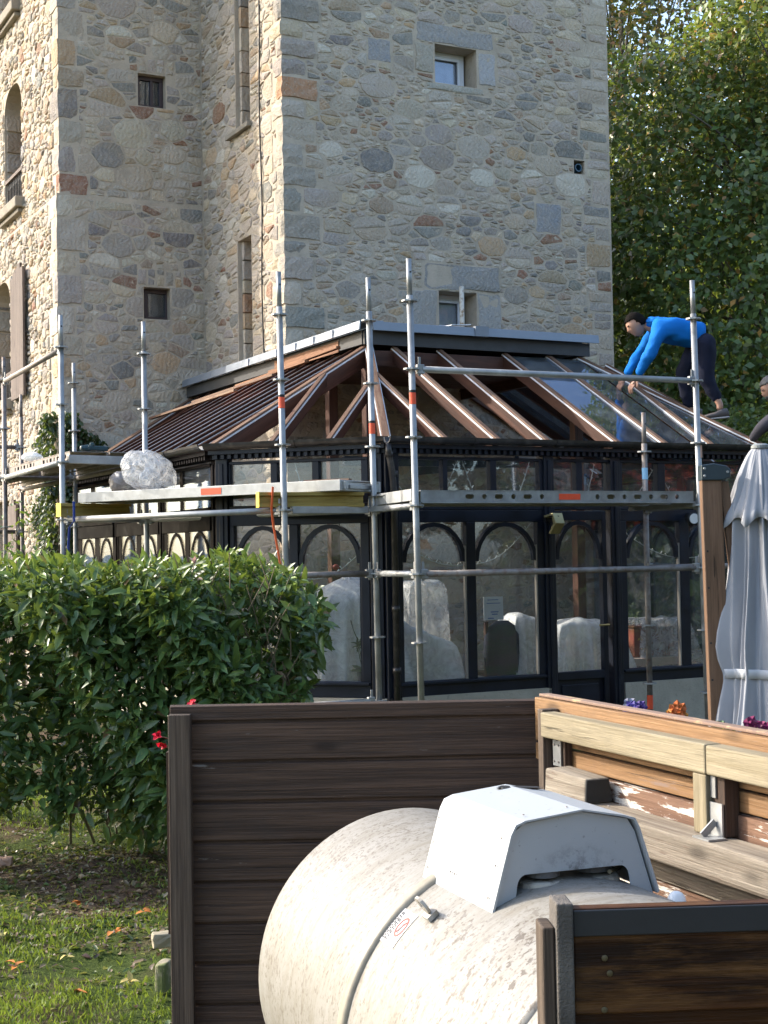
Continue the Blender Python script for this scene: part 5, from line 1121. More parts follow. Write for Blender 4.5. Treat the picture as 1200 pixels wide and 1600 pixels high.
lug.add(V, F); lug.bar(Pn(-.02, -.02, 0), Pn(.02, -.02, 0), .03, .012, up=nr); lug.build('lifting_lug', simple('grey lifting lug', (.42, .41, .38), .6, c2=(.2, .17, .13)), tank)
lb = thing('warning_label', 'white warning sticker with a red no smoking circle on the tank beside the hood', 'sticker', tuple(TF @ oncirc(-.75, RT, -.08)), rz=AN)
def lp(a, b, z=0): return oncirc(-.80 + a, RT + .0015 + z, -.060 + b)                    # a: around the shell, b: along it
def lab(polys, z, mat, name):
    m = MB(TF)
    for P in polys: n = len(P); m.add([lp(a, b, z) for a, b in P] + [lp(a, b, z - .0008) for a, b in P], [tuple(range(n)), tuple(range(2 * n - 1, n - 1, -1))] + [(i, (i + 1) % n, n + (i + 1) % n, n + i) for i in range(n)])
    return m.build(name, mat, lb)
WLAB = simple('label white', (.42, .42, .42), .5, var=.02); RLAB = simple('label red', (.40, .04, .02), .5, var=.02); TLAB = simple('label grey print', (.06, .06, .065), .5, var=.02)
# label axes: a = around (radians), b = along; size about .095 x .10
lab([[(-.105 + .21 * i / 4, -.05), (-.105 + .21 * (i + 1) / 4, -.05), (-.105 + .21 * (i + 1) / 4, .052 if i != 1 else .052), (-.105 + .21 * i / 4, .052)] for i in range(4)], 0, WLAB, 'sheet')
ca, cb, ra, rb_ = .01, -.022, .060, .021
ring = [[(ca + ra * math.cos(q), cb + rb_ * math.sin(q)), (ca + ra * math.cos(q2), cb + rb_ * math.sin(q2)), (ca + ra * .80 * math.cos(q2), cb + rb_ * .80 * math.sin(q2)), (ca + ra * .80 * math.cos(q), cb + rb_ * .80 * math.sin(q))] for q, q2 in zip(np.linspace(0, 2 * math.pi, 25)[:-1], np.linspace(0, 2 * math.pi, 25)[1:])]
lab(ring + [[(ca - ra * .62, cb + .006), (ca - ra * .58, cb + .011), (ca + ra * .62, cb - .006), (ca + ra * .58, cb - .011)]], .0012, RLAB, 'no_smoking_ring')
lab([[(ca - .028, cb - .002), (ca + .022, cb - .002), (ca + .022, cb + .002), (ca - .028, cb + .002)], [(ca - .036, cb - .002), (ca - .031, cb - .002), (ca - .031, cb + .002), (ca - .036, cb + .002)]], .0011, TLAB, 'cigarette')
rows = []
for r_ in range(5):
    b = .043 - r_ * .0085; a = -.085; lim = .085 - (.03 if r_ in (1, 4) else 0)
    while a < lim:
        w_ = random.uniform(.008, .022); rows.append([(a, b - .0021), (min(a + w_, lim), b - .0021), (min(a + w_, lim), b + .0018), (a, b + .0018)]); a += w_ + .006
lab(rows, .0011, TLAB, 'print')
cp = MB(TF); cc = Vector((.19, -.47, .415)); cp.lathe(cc, (.1, -.9, .45), [(-.012, .016), (.004, .022), (.012, .020), (.016, .010)], 20)
cp.build('plastic_cap', WPLAS, tank, smooth=True)

# ---------------------------------------------------------------- folded parasol
par = thing('parasol', 'folded pale grey cantilever parasol with a wooden mast at the right edge', 'parasol', (2.0, 8.1, 0))
pm = MB(); pm.add([(1.765, 8.06, -.0), (1.875, 8.06, -.0), (1.875, 8.13, 0), (1.765, 8.13, 0), (1.735, 8.06, 2.05), (1.845, 8.06, 2.05), (1.845, 8.13, 2.05), (1.735, 8.13, 2.05)], [(0, 3, 2, 1), (4, 5, 6, 7), (0, 1, 5, 4), (1, 2, 6, 5), (2, 3, 7, 6), (3, 0, 4, 7)], (0, 0, 1)); pm.build('mast', UWOOD, par, bevel=.006)
m = MB(); m.bar((1.862, 8.10, 2.03), (1.95, 8.12, 1.2), .05, .045, up=(0, 1, 0)); m.build('strut', UWOOD, par, bevel=.004)
m = MB(); m.bar((1.93, 8.10, 1.2), (1.96, 8.10, 0.0), .06, .06, up=(0, 1, 0)); m.build('lower_post', UWOOD, par, bevel=.004)
m = MB(); m.prism([(1.732, 2.035), (1.85, 2.035), (1.89, 2.05), (1.895, 2.09), (1.87, 2.115), (1.80, 2.128), (1.732, 2.12)], (0, 8.045, 0), (1, 0, 0), (0, 0, 1), (0, 1, 0), .10)
cap_ = m.build('mast_cap', simple('dark green plastic', (.02, .035, .045), .4), par, bevel=.006)
for x, z_ in ((1.75, 2.10), (1.75, 2.06), (1.875, 2.08)): m = MB(); m.lathe((x, 8.044, z_), (0, -1, 0), [(0, .008), (.004, .006)], 10); m.build('bolt', STEEL, cap_)
for z_ in (1.65, 1.45, 1.15, .95): m = MB(); x = 1.752 + .03 * (2.05 - z_) / 2.05; m.lathe((x, 8.059, z_), (0, -1, 0), [(0, .006), (.001, .005)], 8); m.build('hole', BLACK, par)
def canopy():
    cx, cy = 2.075, 8.12; rows = [(2.215, .035), (2.20, .06), (2.12, .10), (2.02, .135), (1.92, .16), (1.85, .165), (1.78, .165), (1.70, .17), (1.5, .185), (1.3, .215), (1.12, .25), (1.0, .235), (.985, .232), (.95, .232), (.93, .235), (.80, .265), (.70, .285), (.62, .295)]
    n = 192; V = []; F = []
    fph = [0.0]; 
    zs_ = [r[0] for r in rows][::-1]; rs_ = [r[1] for r in rows][::-1]
    def RR(q, z_):
        r_ = float(np.interp(z_, zs_, rs_)); t = min(1, max(0, (2.2 - z_) / .45)); amp = .04 + .17 * t
        fold = (1 - 2 * abs(math.sin(q * 5.5 + .5 * math.sin(z_ * 2.2 + q * 2)))) * amp * .8 + (1 - 2 * abs(math.sin(q * 12 + 1.2 * math.sin(z_ * 1.7 + q * 3)))) * amp * .36 + math.sin(q * 31 + 4 * z_ + 3 * math.sin(q * 3)) * amp * .10 + .4 * amp * math.sin(q * 4 + 1)
        if .88 < z_ < 1.06: fold *= .6
        return r_ * (1 + fold)
    for i, (z_, r_) in enumerate(rows):
        for k in range(n):
            q = 2 * math.pi * k / n; rr = RR(q, z_); zz_ = z_ + (.045 * (1 - 2 * abs(math.sin(q * 5.5 + .5))) + .03 * math.sin(q * 3) if i == len(rows) - 1 else 0)
            V.append((cx + rr * math.cos(q), cy + rr * .8 * math.sin(q), zz_))
    for i in range(len(rows) - 1):
        for k in range(n): F.append((i * n + k, i * n + (k + 1) % n, (i + 1) * n + (k + 1) % n, (i + 1) * n + k))
    m = MB(); m.add(V, F, (0, 0, 1)); o = m.build('canopy', CANV, par, smooth=True); s_ = o.modifiers.new('s', 'SOLIDIFY'); s_.thickness = .004; s_ = o.modifiers.new('sub', 'SUBSURF'); s_.levels = s_.render_levels = 1
    # upper vent flap: a separate flared skirt
    rows = [(2.205, .03), (2.185, .06), (2.11, .095), (2.03, .125), (1.94, .155), (1.86, .19), (1.80, .215)]; V = []; F = []
    for i, (z_, r_) in enumerate(rows):
        for k in range(n):
            q = 2 * math.pi * k / n; t = i / 6.; w7 = 1 - 2 * abs(math.sin(q * 4.5 + .4)); fold = (w7 * .11 + (1 - 2 * abs(math.sin(q * 10 + t))) * .05 + math.sin(q * 27) * .012) * (.25 + .75 * t)
            V.append((cx + r_ * (1 + fold) * math.cos(q), cy + r_ * .85 * (1 + fold) * math.sin(q), z_ - .03 * w7 * t ** 2))
    for i in range(len(rows) - 1):
        for k in range(n): F.append((i * n + k, i * n + (k + 1) % n, (i + 1) * n + (k + 1) % n, (i + 1) * n + k))
    m = MB(); m.add(V, F, (0, 0, 1)); o = m.build('vent_flap', CANV, par, smooth=True); s_ = o.modifiers.new('s', 'SOLIDIFY'); s_.thickness = .004
    m = MB(); m.lathe((cx, cy, 2.21), (0, 0, 1), [(0, .05), (.015, .05), (.025, .035)], 20); m.build('top_cap', simple('grey cap', (.2, .22, .22), .5), par)
    m = MB(); V = []
    for z_ in (.955, .985, 1.005):
        for k in range(n):
            q = 2 * math.pi * k / n; rr = sum(RR(q + dq, z_) for dq in (-.12, -.06, 0, .06, .12)) / 5 * 1.045 + .004; V.append((cx + rr * math.cos(q), cy + rr * .8 * math.sin(q), z_ + .006 * math.sin(q * 2)))
    m.add(V, [(j * n + k, j * n + (k + 1) % n, (j + 1) * n + (k + 1) % n, (j + 1) * n + k) for j in (0, 1) for k in range(n)], (1, 0, 0)); o = m.build('tie_strap', simple('pale strap', (.42, .44, .47), .8), par, smooth=True); s_ = o.modifiers.new('s', 'SOLIDIFY'); s_.thickness = .003
canopy()

# ---------------------------------------------------------------- planter with pansies behind the side fence
PLT = Matrix.Translation((1.06, 4.55, 0))
m = MB(CR); m.box(.2, 2.6, .10, .50, 0, 1.02); tag(m.build('planter_box', BDARK, None), 'long dark planter box behind the side fence holding the pansies', 'planter')
m = MB(CR); m.box(.22, 2.58, .12, .48, 1.0, 1.05); tag(m.build('potting_soil', simple('potting soil', (.03, .02, .013), .95, bump=.9), None), kind='stuff')
def petal_disc(m, c, n, r, ph):
    n = Vector(n).normalized(); a = n.cross(Vector((0, 0, 1))).normalized(); b = a.cross(n); c = Vector(c); K = 8
    m.add([c + n * .004] + [c + (a * math.cos(2 * math.pi * k / K + ph) + b * math.sin(2 * math.pi * k / K + ph)) * r * (1 if k % 2 else .86) + n * (.006 if k % 2 else -.002) for k in range(K)], [(0, 1 + k, 1 + (k + 1) % K) for k in range(K)])
def pansy(px, py, d, col1, col2, label, n=5, r=.018, spread=.022):
    r *= 1.35; spread *= 1.2
    q = cam.matrix_world @ Vector(((px - 600) / 2311, (800 - py) / 2311, -1)); dr = (q - Vector((0, 0, 1.65))); p = Vector((0, 0, 1.65)) + dr * (d / dr.y)
    r_ = thing('pansy', label, 'flower', (p.x, p.y, 1.03)); 
    for k in range(n):
        c = p + Vector((random.uniform(-spread, spread), random.uniform(-.01, .01), random.uniform(-spread, spread)))
        m = MB(); nn = Vector((random.uniform(-.6, .3), -1, random.uniform(0, .7)))
        for j in range(5): qq = 2 * math.pi * j / 5 + k; petal_disc(m, c + Vector((math.cos(qq) * r * .55, -.002 * j, math.sin(qq) * r * .55)), nn, r * .62, j)
        o = m.build('blossom', simple('petal %d %d' % (px, k), tuple(x * .6 for x in (col1 if k % 2 == 0 else col2)), .7, var=.35, vs=60), r_)
    P = np.array([[p.x, p.y, max(1.05, p.z - .06)]]) + rng.normal(0, .02, (26, 3)); V, F, C = leafmesh(P, rvec(26) * [1, 1, .6] + [0, 0, .6], rvec(26), rng.uniform(.03, .05, 26), rng.uniform(.015, .022, 26), np.tile([[.05, .11, .02]], (26, 1)) * rng.uniform(.6, 1.4, (26, 1))); cloud('foliage', V, F, C, LEAF, r_)
    m = MB(); m.tube([(p.x, p.y + .01, 1.02), tuple(p)], .003, 5); m.build('stem', simple('stem green', (.06, .12, .03), .6), r_)
pansy(982, 1110, 5.15, (.12, .08, .42), (.5, .5, .6), 'purple and white pansy at the left end of the fence top')
pansy(1003, 1113, 5.05, (.02, .02, .10), (.10, .05, .30), 'small dark violet pansy beside the purple and white one', 3, .014)
pansy(1054, 1118, 4.9, (.75, .34, .04), (.70, .16, .02), 'orange pansy above the fence in front of the rough wall', 6, .02)
pansy(1138, 1140, 4.6, (.65, .60, .05), (.12, .22, .08), 'yellow pansy with a green bud near the parasol foot', 4, .016)
pansy(1182, 1146, 4.5, (.28, .01, .10), (.20, .008, .08), 'magenta pansy at the right edge above the fence', 6, .019)

# ---------------------------------------------------------------- lawn, hedge, leaves
def lawn():
    n = 90000; y = 4.3 + (11.5 - 4.3) * rng.random(n) ** 1.2; x = rng.uniform(-3.4, -.2, n) * (y / 8) - .1
    k = (x < -.70) | (y > 5.5); x, y = x[k], y[k]
    d = np.array([mnoise.fractal(Vector((a * 1.15, b * 1.15, 7.3)), 1, 2, 4) for a, b in zip(x, y)]) + np.array([.30 if b > 10 else (.16 if b < 7.0 else -.18) for b in y]) + np.where(x < -1.35, .10, -.06)
    k = rng.random(len(x)) < np.clip(.10 + d * 2.0, .05, 1); x, y = x[k], y[k]; n = len(x); z = np.array([gz(a, b) for a, b in zip(x, y)])
    P = np.stack([x, y, z], 1); D = rvec(n) * [1, 1, .3] * .55 + [0, 0, .8]; L = rng.uniform(.012, .042, n); c = np.array([.10, .15, .022]) * rng.uniform(.5, 1.5, (n, 1)) + rng.uniform(0, .03, (n, 1)) * [1, .9, .1]
    V, F, C = leafmesh(P, D, rvec(n), L, L * .17 + .0015, c, quad=True); o = cloud('grass', V, F, C, GRASS); 
    n = 6500; y = np.where(rng.random(n) < .6, rng.uniform(6.3, 8.6, n), rng.uniform(5.0, 9.8, n)); x = rng.uniform(-2.8, -.6, n); P = np.stack([x, y, [gz(a, b) + .006 for a, b in zip(x, y)]], 1)
    D = rvec(n) * [1, 1, .25]; N_ = rvec(n) * [.4, .4, .2] + [0, 0, 1]; pal = np.array([[.13, .085, .05], [.20, .14, .08], [.07, .11, .03], [.25, .20, .13], [.10, .05, .03]]); c = pal[rng.integers(0, 5, n)] * rng.uniform(.6, 1.3, (n, 1))
    V, F, C = leafmesh(P, D, N_, rng.uniform(.02, .055, n), rng.uniform(.012, .03, n), c); cloud('leaf_litter', V, F, C, TLEAF)
lawn()
LEAFO = simple('orange dead leaf', (.50, .17, .03), .6, var=.3, vs=30)
LEAFY = simple('yellow dead leaf', (.50, .40, .12), .6, var=.3, vs=30)
def ground_pt(px, py, z=.02):
    q = cam.matrix_world @ Vector(((px - 600) / 2311, (800 - py) / 2311, -1)); dr = q - Vector((0, 0, 1.65)); t = (z - 1.65) / dr.z; return Vector((0, 0, 1.65)) + dr * t
for px, py, s_, mt, lab_ in ((122, 1418, .05, LEAFO, 'orange fallen leaf lying on the soil near the middle of the lawn'), (178, 1460, .05, LEAFO, 'orange fallen leaf on bare soil closest to the fence post'), (118, 1552, .045, LEAFO, 'pale orange fallen leaf low on the lawn near the bottom edge'), (24, 1512, .05, LEAFO, 'brown orange fallen leaf at the left edge of the lawn'), (225, 1428, .04, LEAFO, 'small orange fallen leaf by the fence foot'), (106, 1494, .035, LEAFY, 'yellow fallen leaf on dark soil in the middle of the lawn'), (200, 1538, .05, LEAFY, 'pale green fallen leaf on the grass near the bottom'), (42, 1370, .05, LEAFY, 'yellow fallen leaf in front of the broken brick'), (8, 1466, .05, LEAFY, 'pale curled leaf at the left edge of the lawn')):
    p = ground_pt(px, py); n = 3; P = np.array([[p.x, p.y, p.z + .01]] * n) + rng.normal(0, .006, (n, 3)); V, F, C = leafmesh(P, rvec(n) * [1, 1, .3] + [0, 0, .15], rvec(n) * .3 + [0, 0, 1], np.full(n, s_), np.full(n, s_ * .6), np.full((n, 3), .3))
    o = cloud('fallen_leaf', V, F, C, mt, None, kind=None); tag(o, lab_, 'leaf')
def rock(px, py, R_, seed, mat, label, cat='stone', z=.0):
    p = ground_pt(px, py); V, F = rough_block((-R_[0], -R_[1], -R_[2]), (R_[0], R_[1], R_[2]), np.random.default_rng(seed), R_[0] * .10, 3, .25); V = [BF.inverted() @ v for v in V]
    m = MB(Matrix.Translation(p + Vector((0, 0, z))) @ Matrix.Rotation(seed, 4, 'Z')); m.add(V, F); tag(m.build('stone', mat, None, bevel=.004), label, cat)
MOSS = simple('mossy stone', (.30, .26, .18), .9, c2=(.13, .15, .05), thr=(.5, .62), bump=.9, bs=30)
rock(256, 1545, (.022, .05, .055), 3, MOSS, 'mossy pale stone standing against the foot of the fence post', z=.05)
rock(257, 1515, (.03, .05, .03), 5, MOSS, 'mossy stone lying on top of the pale one behind the post', z=.12)
rock(8, 1348, (.05, .04, .02), 8, simple('broken brick', (.36, .22, .15), .9), 'broken pinkish brick at the left edge of the lawn', 'brick', z=.01)
# laurel hedge
def hedge():
    r = thing('laurel_hedge', 'dense glossy spotted laurel hedge left of the dark fence', 'hedge', (-1.4, 8.8, 0))
    # shape: top 1.64, front face leaning; right end rounded
    def inside(x, y, z):
        top = 1.625 + .025 * np.sin(x * 5) + .03 * np.sin(x * 13 + 1) + .02 * np.sin(y * 9 + x * 22); bot = np.where(x < -1.85, .27 + .09 * np.sin(x * 9), np.where(x < -1.5, .20 + .08 * np.sin(x * 14), .04 + .05 * np.sin(x * 20))); front = 7.98 + .16 * np.sin(x * 3.1 + z * 2) + .10 * np.sin(x * 9 + z * 6) + .22 * np.clip((.55 - z) / .55, 0, 1) ** 2 + .25 * np.clip((z - 1.35) / .3, 0, 1) ** 2
        right = -.40 + .07 * np.sin(z * 6) - .16 * np.clip((z - 1.25) / .35, 0, 1) ** 2 - .10 * np.clip((.9 - z) / .8, 0, 1); return (z < top) & (z > bot) & (y > front) & (y < 9.3) & (x < right - .5 * np.clip((y - 8.7), 0, 1)), y - front, top - z, right - x
    def sample(n, skin):
        x = rng.uniform(-3.3, -.3, n * 6); y = 7.8 + rng.random(n * 6) ** 1.5 * 1.5; z = rng.uniform(.05, 1.75, n * 6); ok, df, dt, dr = inside(x, y, z); dep = np.minimum(np.minimum(df, dt), dr)
        ok &= dep < skin; i = np.where(ok)[0][:n]; return np.stack([x[i], y[i], z[i]], 1), dep[i]
    P, dep = sample(15000, .22); P2, dep2 = sample(5000, .9); P = np.concatenate([P, P2]); dep = np.concatenate([dep, dep2]); n = len(P)
    D = rvec(n) * .62 + np.array([-.05, -.48, .10]) + np.array([0, -.2, .45]) * np.clip((P[:, 2:3] - 1.42) * 4, 0, 1); N_ = rvec(n) * .6 + [0, -.45, .75]
    L = rng.uniform(.065, .135, n) * np.where(P[:, 2] > 1.5, .8, 1); Wd = L * rng.uniform(.30, .42, n)
    c = np.array([.070, .128, .038]) * rng.uniform(.5, 1.5, (n, 1)); yel = (rng.random(n) < np.clip((P[:, 2] - 1.3) * 1.6, .05, .55)) & (rng.random(n) < .8); c[yel] = np.array([.17, .24, .045]) * rng.uniform(.6, 1.3, (yel.sum(), 1))  # extra yellow leaves towards the top colour in the sunlit hedge top
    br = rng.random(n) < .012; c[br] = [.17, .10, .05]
    # the nearest leaves become parts
    idx = np.argsort(-(L * (dep < .06) * (P[:, 0] > -2.2) * (P[:, 0] < -.4) * (P[:, 2] > .25) * (P[:, 1] < 8.35) * (0.7 + .3 * rng.random(n))))[:295]
    msk = np.ones(n, bool); msk[idx] = False
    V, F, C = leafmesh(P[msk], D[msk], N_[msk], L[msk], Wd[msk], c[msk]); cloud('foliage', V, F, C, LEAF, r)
    protos = []
    for k in range(6):
        cc = np.array([[[.055, .11, .034], [.07, .13, .04], [.042, .09, .028], [.10, .17, .045], [.06, .12, .03], [.13, .19, .05]][k]]); V, F, C = leafmesh(np.zeros((1, 3)), np.array([[1., 0, 0]]), np.array([[0, 0, 1.]]), np.array([1.]), np.array([.37]), cc); o = cloud('leaf', V, F, C, LEAF, None, kind=None); protos.append(o.data); bpy.data.objects.remove(o)
    for i in idx:
        o = bpy.data.objects.new('leaf', protos[i % 6]); COL.objects.link(o); o.parent = r
        d = Vector(D[i]).normalized(); s_ = d.cross(Vector(N_[i])).normalized(); n2 = s_.cross(d); M = Matrix((d, -s_, n2)).transposed().to_4x4() @ Matrix.Scale(float(L[i] * 1.05), 4); o.matrix_local = WM[r].inverted() @ Matrix.Translation(Vector(P[i])) @ M
    # stems
    m = MB()
    for k in range(20):
        x = random.uniform(-2.0, -.5); b = Vector((x * .55 - .6 + random.uniform(-.2, .2), 8.75 + random.uniform(-.15, .2), 0)); t = Vector((x, random.uniform(8.05, 8.9), random.uniform(.9, 1.62))); md = b.lerp(t, .5) + Vector((random.uniform(-.1, .1), random.uniform(-.1, .1), -.05)); m.tube([b, md, t], .01, 5, rs=[.009, .007, .003])
    for k in range(120):
        x = random.uniform(-1.5, -.5); z_ = random.uniform(.7, 1.5); p = Vector((x, 8.12 + random.uniform(-.06, .1), z_)); m.tube([p, p + Vector((random.uniform(-.1, .12), -.06, random.uniform(.08, .22)))], .004, 4, rs=[.0045, .0025])
    m.tube([(-1.15, 8.2, .72), (-.95, 8.0, .88), (-.82, 7.98, .98)], .012, 6); m.build('stem', simple('laurel stem', (.16, .125, .075), .8), r, kind='stuff')
    m = MB(); m.lathe((-1.15, 8.9, 0), (0, 0, 1), [(0, .12), (.5, .3), (1.2, .4), (1.3, .1)], 10); m.add([(-3.2, 8.75, .5), (-.75, 8.75, .5), (-.75, 8.8, 1.4), (-3.2, 8.8, 1.4)], [(0, 1, 2, 3)]) if False else None
    return r
hd = hedge()
def redflower(px, py, d, label):
    q = cam.matrix_world @ Vector(((px - 600) / 2311, (800 - py) / 2311, -1)); dr = q - Vector((0, 0, 1.65)); p = Vector((0, 0, 1.65)) + dr * (d / dr.y); r = thing('red_flower', label, 'flower', tuple(p)); n = 6
    V, F, C = leafmesh(np.tile(np.array(p), (n, 1)), rvec(n) * [1, .5, 1] * .7 + [0, -.5, .1], rvec(n), np.full(n, .026), np.full(n, .020), np.full((n, 3), .3)); cloud('petals', V, F, C, MATS.get('red petal') or simple('red petal', (.75, .02, .05), .5), r, kind=None)
    m = MB(); m.tube([p, p + Vector((.05, .05, -.02)), p + Vector((.07, .10, -.10))], .003, 5); m.build('stalk', simple('flower stalk', (.25, .12, .06), .7), r)
redflower(298, 1098, 5.6, 'red flower peeping over the top of the dark fence'); redflower(247, 1150, 5.6, 'upper red flower beside the fence post'); redflower(253, 1166, 5.62, 'lower red flower beside the fence post')
def pinkbud():
    p = Vector((-1.03, 8.0, 1.63)); n = 5; V, F, C = leafmesh(np.tile(np.array(p), (n, 1)), rvec(n) * .5 + [0, 0, .9], rvec(n), np.full(n, .05), np.full(n, .025), np.full((n, 3), .3)); o = cloud('dry_bud', V, F, C, simple('pinkish dry leaf', (.55, .36, .28), .7), None, kind=None); tag(o, 'pinkish dry leaf standing up from the hedge top near its right end', 'leaf')
pinkbud()
# small rose bush twigs behind the hedge at the left edge
def twigs():
    r = thing('wild_shrub', 'thin leafy twigs rising behind the hedge at the left edge', 'shrub', (-2.6, 9.6, 0)); m = MB(); ends = []
    for k in range(34):
        b = Vector((-2.75 + random.uniform(-.25, .2), 9.7 + random.uniform(-.2, .2), 0.2)); t = Vector((b.x + random.uniform(-.2, .65), b.y + random.uniform(-.2, .2), 1.62 + random.uniform(0, .42) * (1 if k % 3 else .3))); md = b.lerp(t, .6) + Vector((-.05, 0, .12)); m.tube([b, md, t], .004, 4, rs=[.007, .004, .0015]); ends += [md.lerp(t, q) for q in (.3, .6, .8, 1)]
    m.build('stem', simple('pale twig', (.30, .24, .17), .8), r, kind='stuff')
    E = np.array([tuple(e) for e in ends]); P = np.repeat(E, 5, 0) + rng.normal(0, .03, (len(E) * 5, 3)); n = len(P); V, F, C = leafmesh(P, rvec(n), rvec(n) * .5 + [0, 0, 1], rng.uniform(.035, .06, n), rng.uniform(.02, .03, n), np.array([[.12, .19, .03]]) * rng.uniform(.5, 1.4, (n, 1))); cloud('foliage', V, F, C, TLEAF, r)
twigs()
# ivy on the wing corner
def ivy():
    r = thing('ivy', 'dark ivy climbing the corner of the tower wing behind the scaffold', 'ivy', (UO, VW, 0), frame=BF); Pn = []; Dn = []
    M = np.array(BF)
    def tr(L): L = np.asarray(L); return L @ M[:3, :3].T + M[:3, 3]
    n = 5200; z = 3.45 * rng.random(n) ** .9; half = .10 + .30 * np.exp(-((z - 3.1) / .35) ** 2) + .16 * np.exp(-((z - 1.2) / .7) ** 2) + .22 * np.exp(-((z - 2.2) / .5) ** 2)
    q = rng.uniform(-1, 1, n) * half * (1 + .4 * np.sin(z * 9)); lo = np.where(q < 0, 1, 0)   # q<0: left face, q>0 front face
    off = rng.uniform(.02, .16, n)
    u = np.where(q < 0, UO - .05 - off, UO - .05 + q * 1.15); v = np.where(q < 0, VW - .05 - q * 1.6, VW - .05 - off)
    P = tr(np.stack([u, v, z], 1)); D = rvec(n) * .6 + [0, 0, -.6]; N_ = rvec(n) * .4 + [-.3, -.9, .5]
    c = np.array([.03, .06, .02]) * rng.uniform(.5, 1.6, (n, 1)); V, F, C = leafmesh(P, D, N_, rng.uniform(.045, .085, n), rng.uniform(.035, .06, n), c); cloud('foliage', V, F, C, TLEAF, r)
    n = 900; a = rng.random(n); P = tr(np.stack([UO - .1 - rng.uniform(0, .12, n), VW + .3 + .35 * np.sin(a * 9) * a + .25 * (1 - a), 1.0 + 1.4 * a], 1)) + rng.normal(0, .03, (n, 3)); V, F, C = leafmesh(P, rvec(n) * .6 + [0, 0, -.6], rvec(n) * .4 + [-.8, -.5, .2], rng.uniform(.04, .07, n), rng.uniform(.03, .05, n), np.array([[.03, .055, .018]]) * rng.uniform(.5, 1.5, (n, 1))); cloud('foliage', V, F, C, TLEAF, r)
    m = MB(BF)
    for k in range(14): x = random.uniform(-.1, .4); m.tube([(UO - .06 + (x if x > 0 else 0), VW - .06 - (x if x < 0 else 0), 0), (UO - .07, VW - .07, 1.5), (UO - .06 + random.uniform(-.0, .35), VW - .07, 3.2)], .008, 5)
    m.build('stem', simple('ivy stem', (.12, .09, .06), .9), r, kind='stuff')
ivy()
# ---------------------------------------------------------------- trees
def tree(name, base, crown_c, R_, nleaf, cols, label, L=(.07, .13), mat=TLEAF, trunk=.28, seed=1, gap=.35, edge=None, shell=.55, bias=(0, 0, 0), nbr=60):
    rg_ = np.random.default_rng(seed); r = thing(name, label, 'tree', base); base = Vector(base); c0 = np.array(crown_c); R_ = np.array(R_)
    m = MB(); top = Vector(tuple(c0 + [0, 0, R_[2] * .7])); m.tube([base, base.lerp(top, .4) + Vector((.1, 0, 0)), top], trunk, 10, rs=[trunk, trunk * .7, trunk * .15]); m.build('trunk', BARK, r, smooth=True)
    m = MB()
    for k in range(nbr):
        s_ = base.lerp(top, rg_.uniform(.12, .85)); d = rg_.normal(size=3); d[1] -= .5; d /= np.linalg.norm(d); e = Vector(tuple(c0 + d * R_ * rg_.uniform(.75, .98))); 
        if e.z < s_.z: e.z = s_.z + abs(e.z - s_.z) * .4
        m.tube([s_, s_.lerp(e, .5) + Vector((0, 0, -.15)), e], .03, 5, rs=[.05, .025, .008])
    m.build('branch', BARK, r, kind='stuff')
    d = rg_.normal(size=(nleaf, 3)); d /= np.linalg.norm(d, axis=1, keepdims=True); rad = 1 - np.abs(rg_.normal(0, .16, nleaf)) * shell / .55
    # lumpy crown
    lum = np.array([mnoise.fractal(Vector(tuple(q * 2.6 + seed)), 1, 2, 3) for q in d]); f = 1 + .20 * lum; P = c0 + d * R_ * (rad * f)[:, None]
    cl = np.array([mnoise.noise(Vector(tuple(p * 1.15))) + .6 * mnoise.noise(Vector(tuple(p * 2.7))) for p in P]); k = cl > -gap * rg_.random(nleaf) * 1.4 - .08; P = P[k]; d = d[k]; n = len(P)
    D = rvec(n) * .7 + d * .35 + [0, 0, -.35]; N_ = rvec(n) * .55 + d * .8 + [0, 0, .5] + np.array(bias); Ls = rg_.uniform(*L, n)
    cols = np.array(cols); hi = np.clip((P[:, 2] - (c0[2] + .15 * R_[2])) / (R_[2] * .7), 0, 1); pick = rg_.random(n); ci = np.where(pick < .12 + .35 * hi, 1, 0); ci = np.where((pick > .97 - .10 * hi), 2, ci); c = cols[ci] * rg_.uniform(.55, 1.4, (n, 1))  # second and third leaf colours gather towards the top, imitating sunlit leaves
    V, F, C = leafmesh(P, D, N_, Ls, Ls * .62, c, quad=True); cloud('crown', V, F, C, mat, r); return r
BARK = simple('bark', (.12, .10, .08), .9, bump=.7, bs=40)
HB = tree('hornbeam_tree', (6.6, 21.6, 0), (6.9, 21.6, 4.6), (4.7, 2.6, 6.0), 170000, [(.10, .155, .046), (.20, .23, .06), (.40, .22, .06)], 'tall dense green tree right of the tower, leaf colour lightened towards its sunlit top', L=(.08, .15), seed=3, gap=.5, bias=(-.3, -.2, 0), nbr=130)
tree('beech_tree', (5.0, 31, 0), (5.2, 31, 8.5), (5.0, 3.5, 6.6), 60000, [(.05, .065, .02), (.17, .11, .035), (.28, .12, .03)], 'brownish autumn tree behind the green one, beside the tower top', L=(.10, .18), seed=9, gap=.7)
tree('hornbeam_tree', (5.2, 17.8, 0), (5.4, 17.8, 1.5), (1.9, 1.3, 2.0), 24000, [(.08, .125, .036), (.13, .17, .04), (.14, .17, .04)], 'low bushy green undergrowth behind the crouching worker', L=(.06, .11), seed=5, gap=.4, trunk=.08, nbr=30)
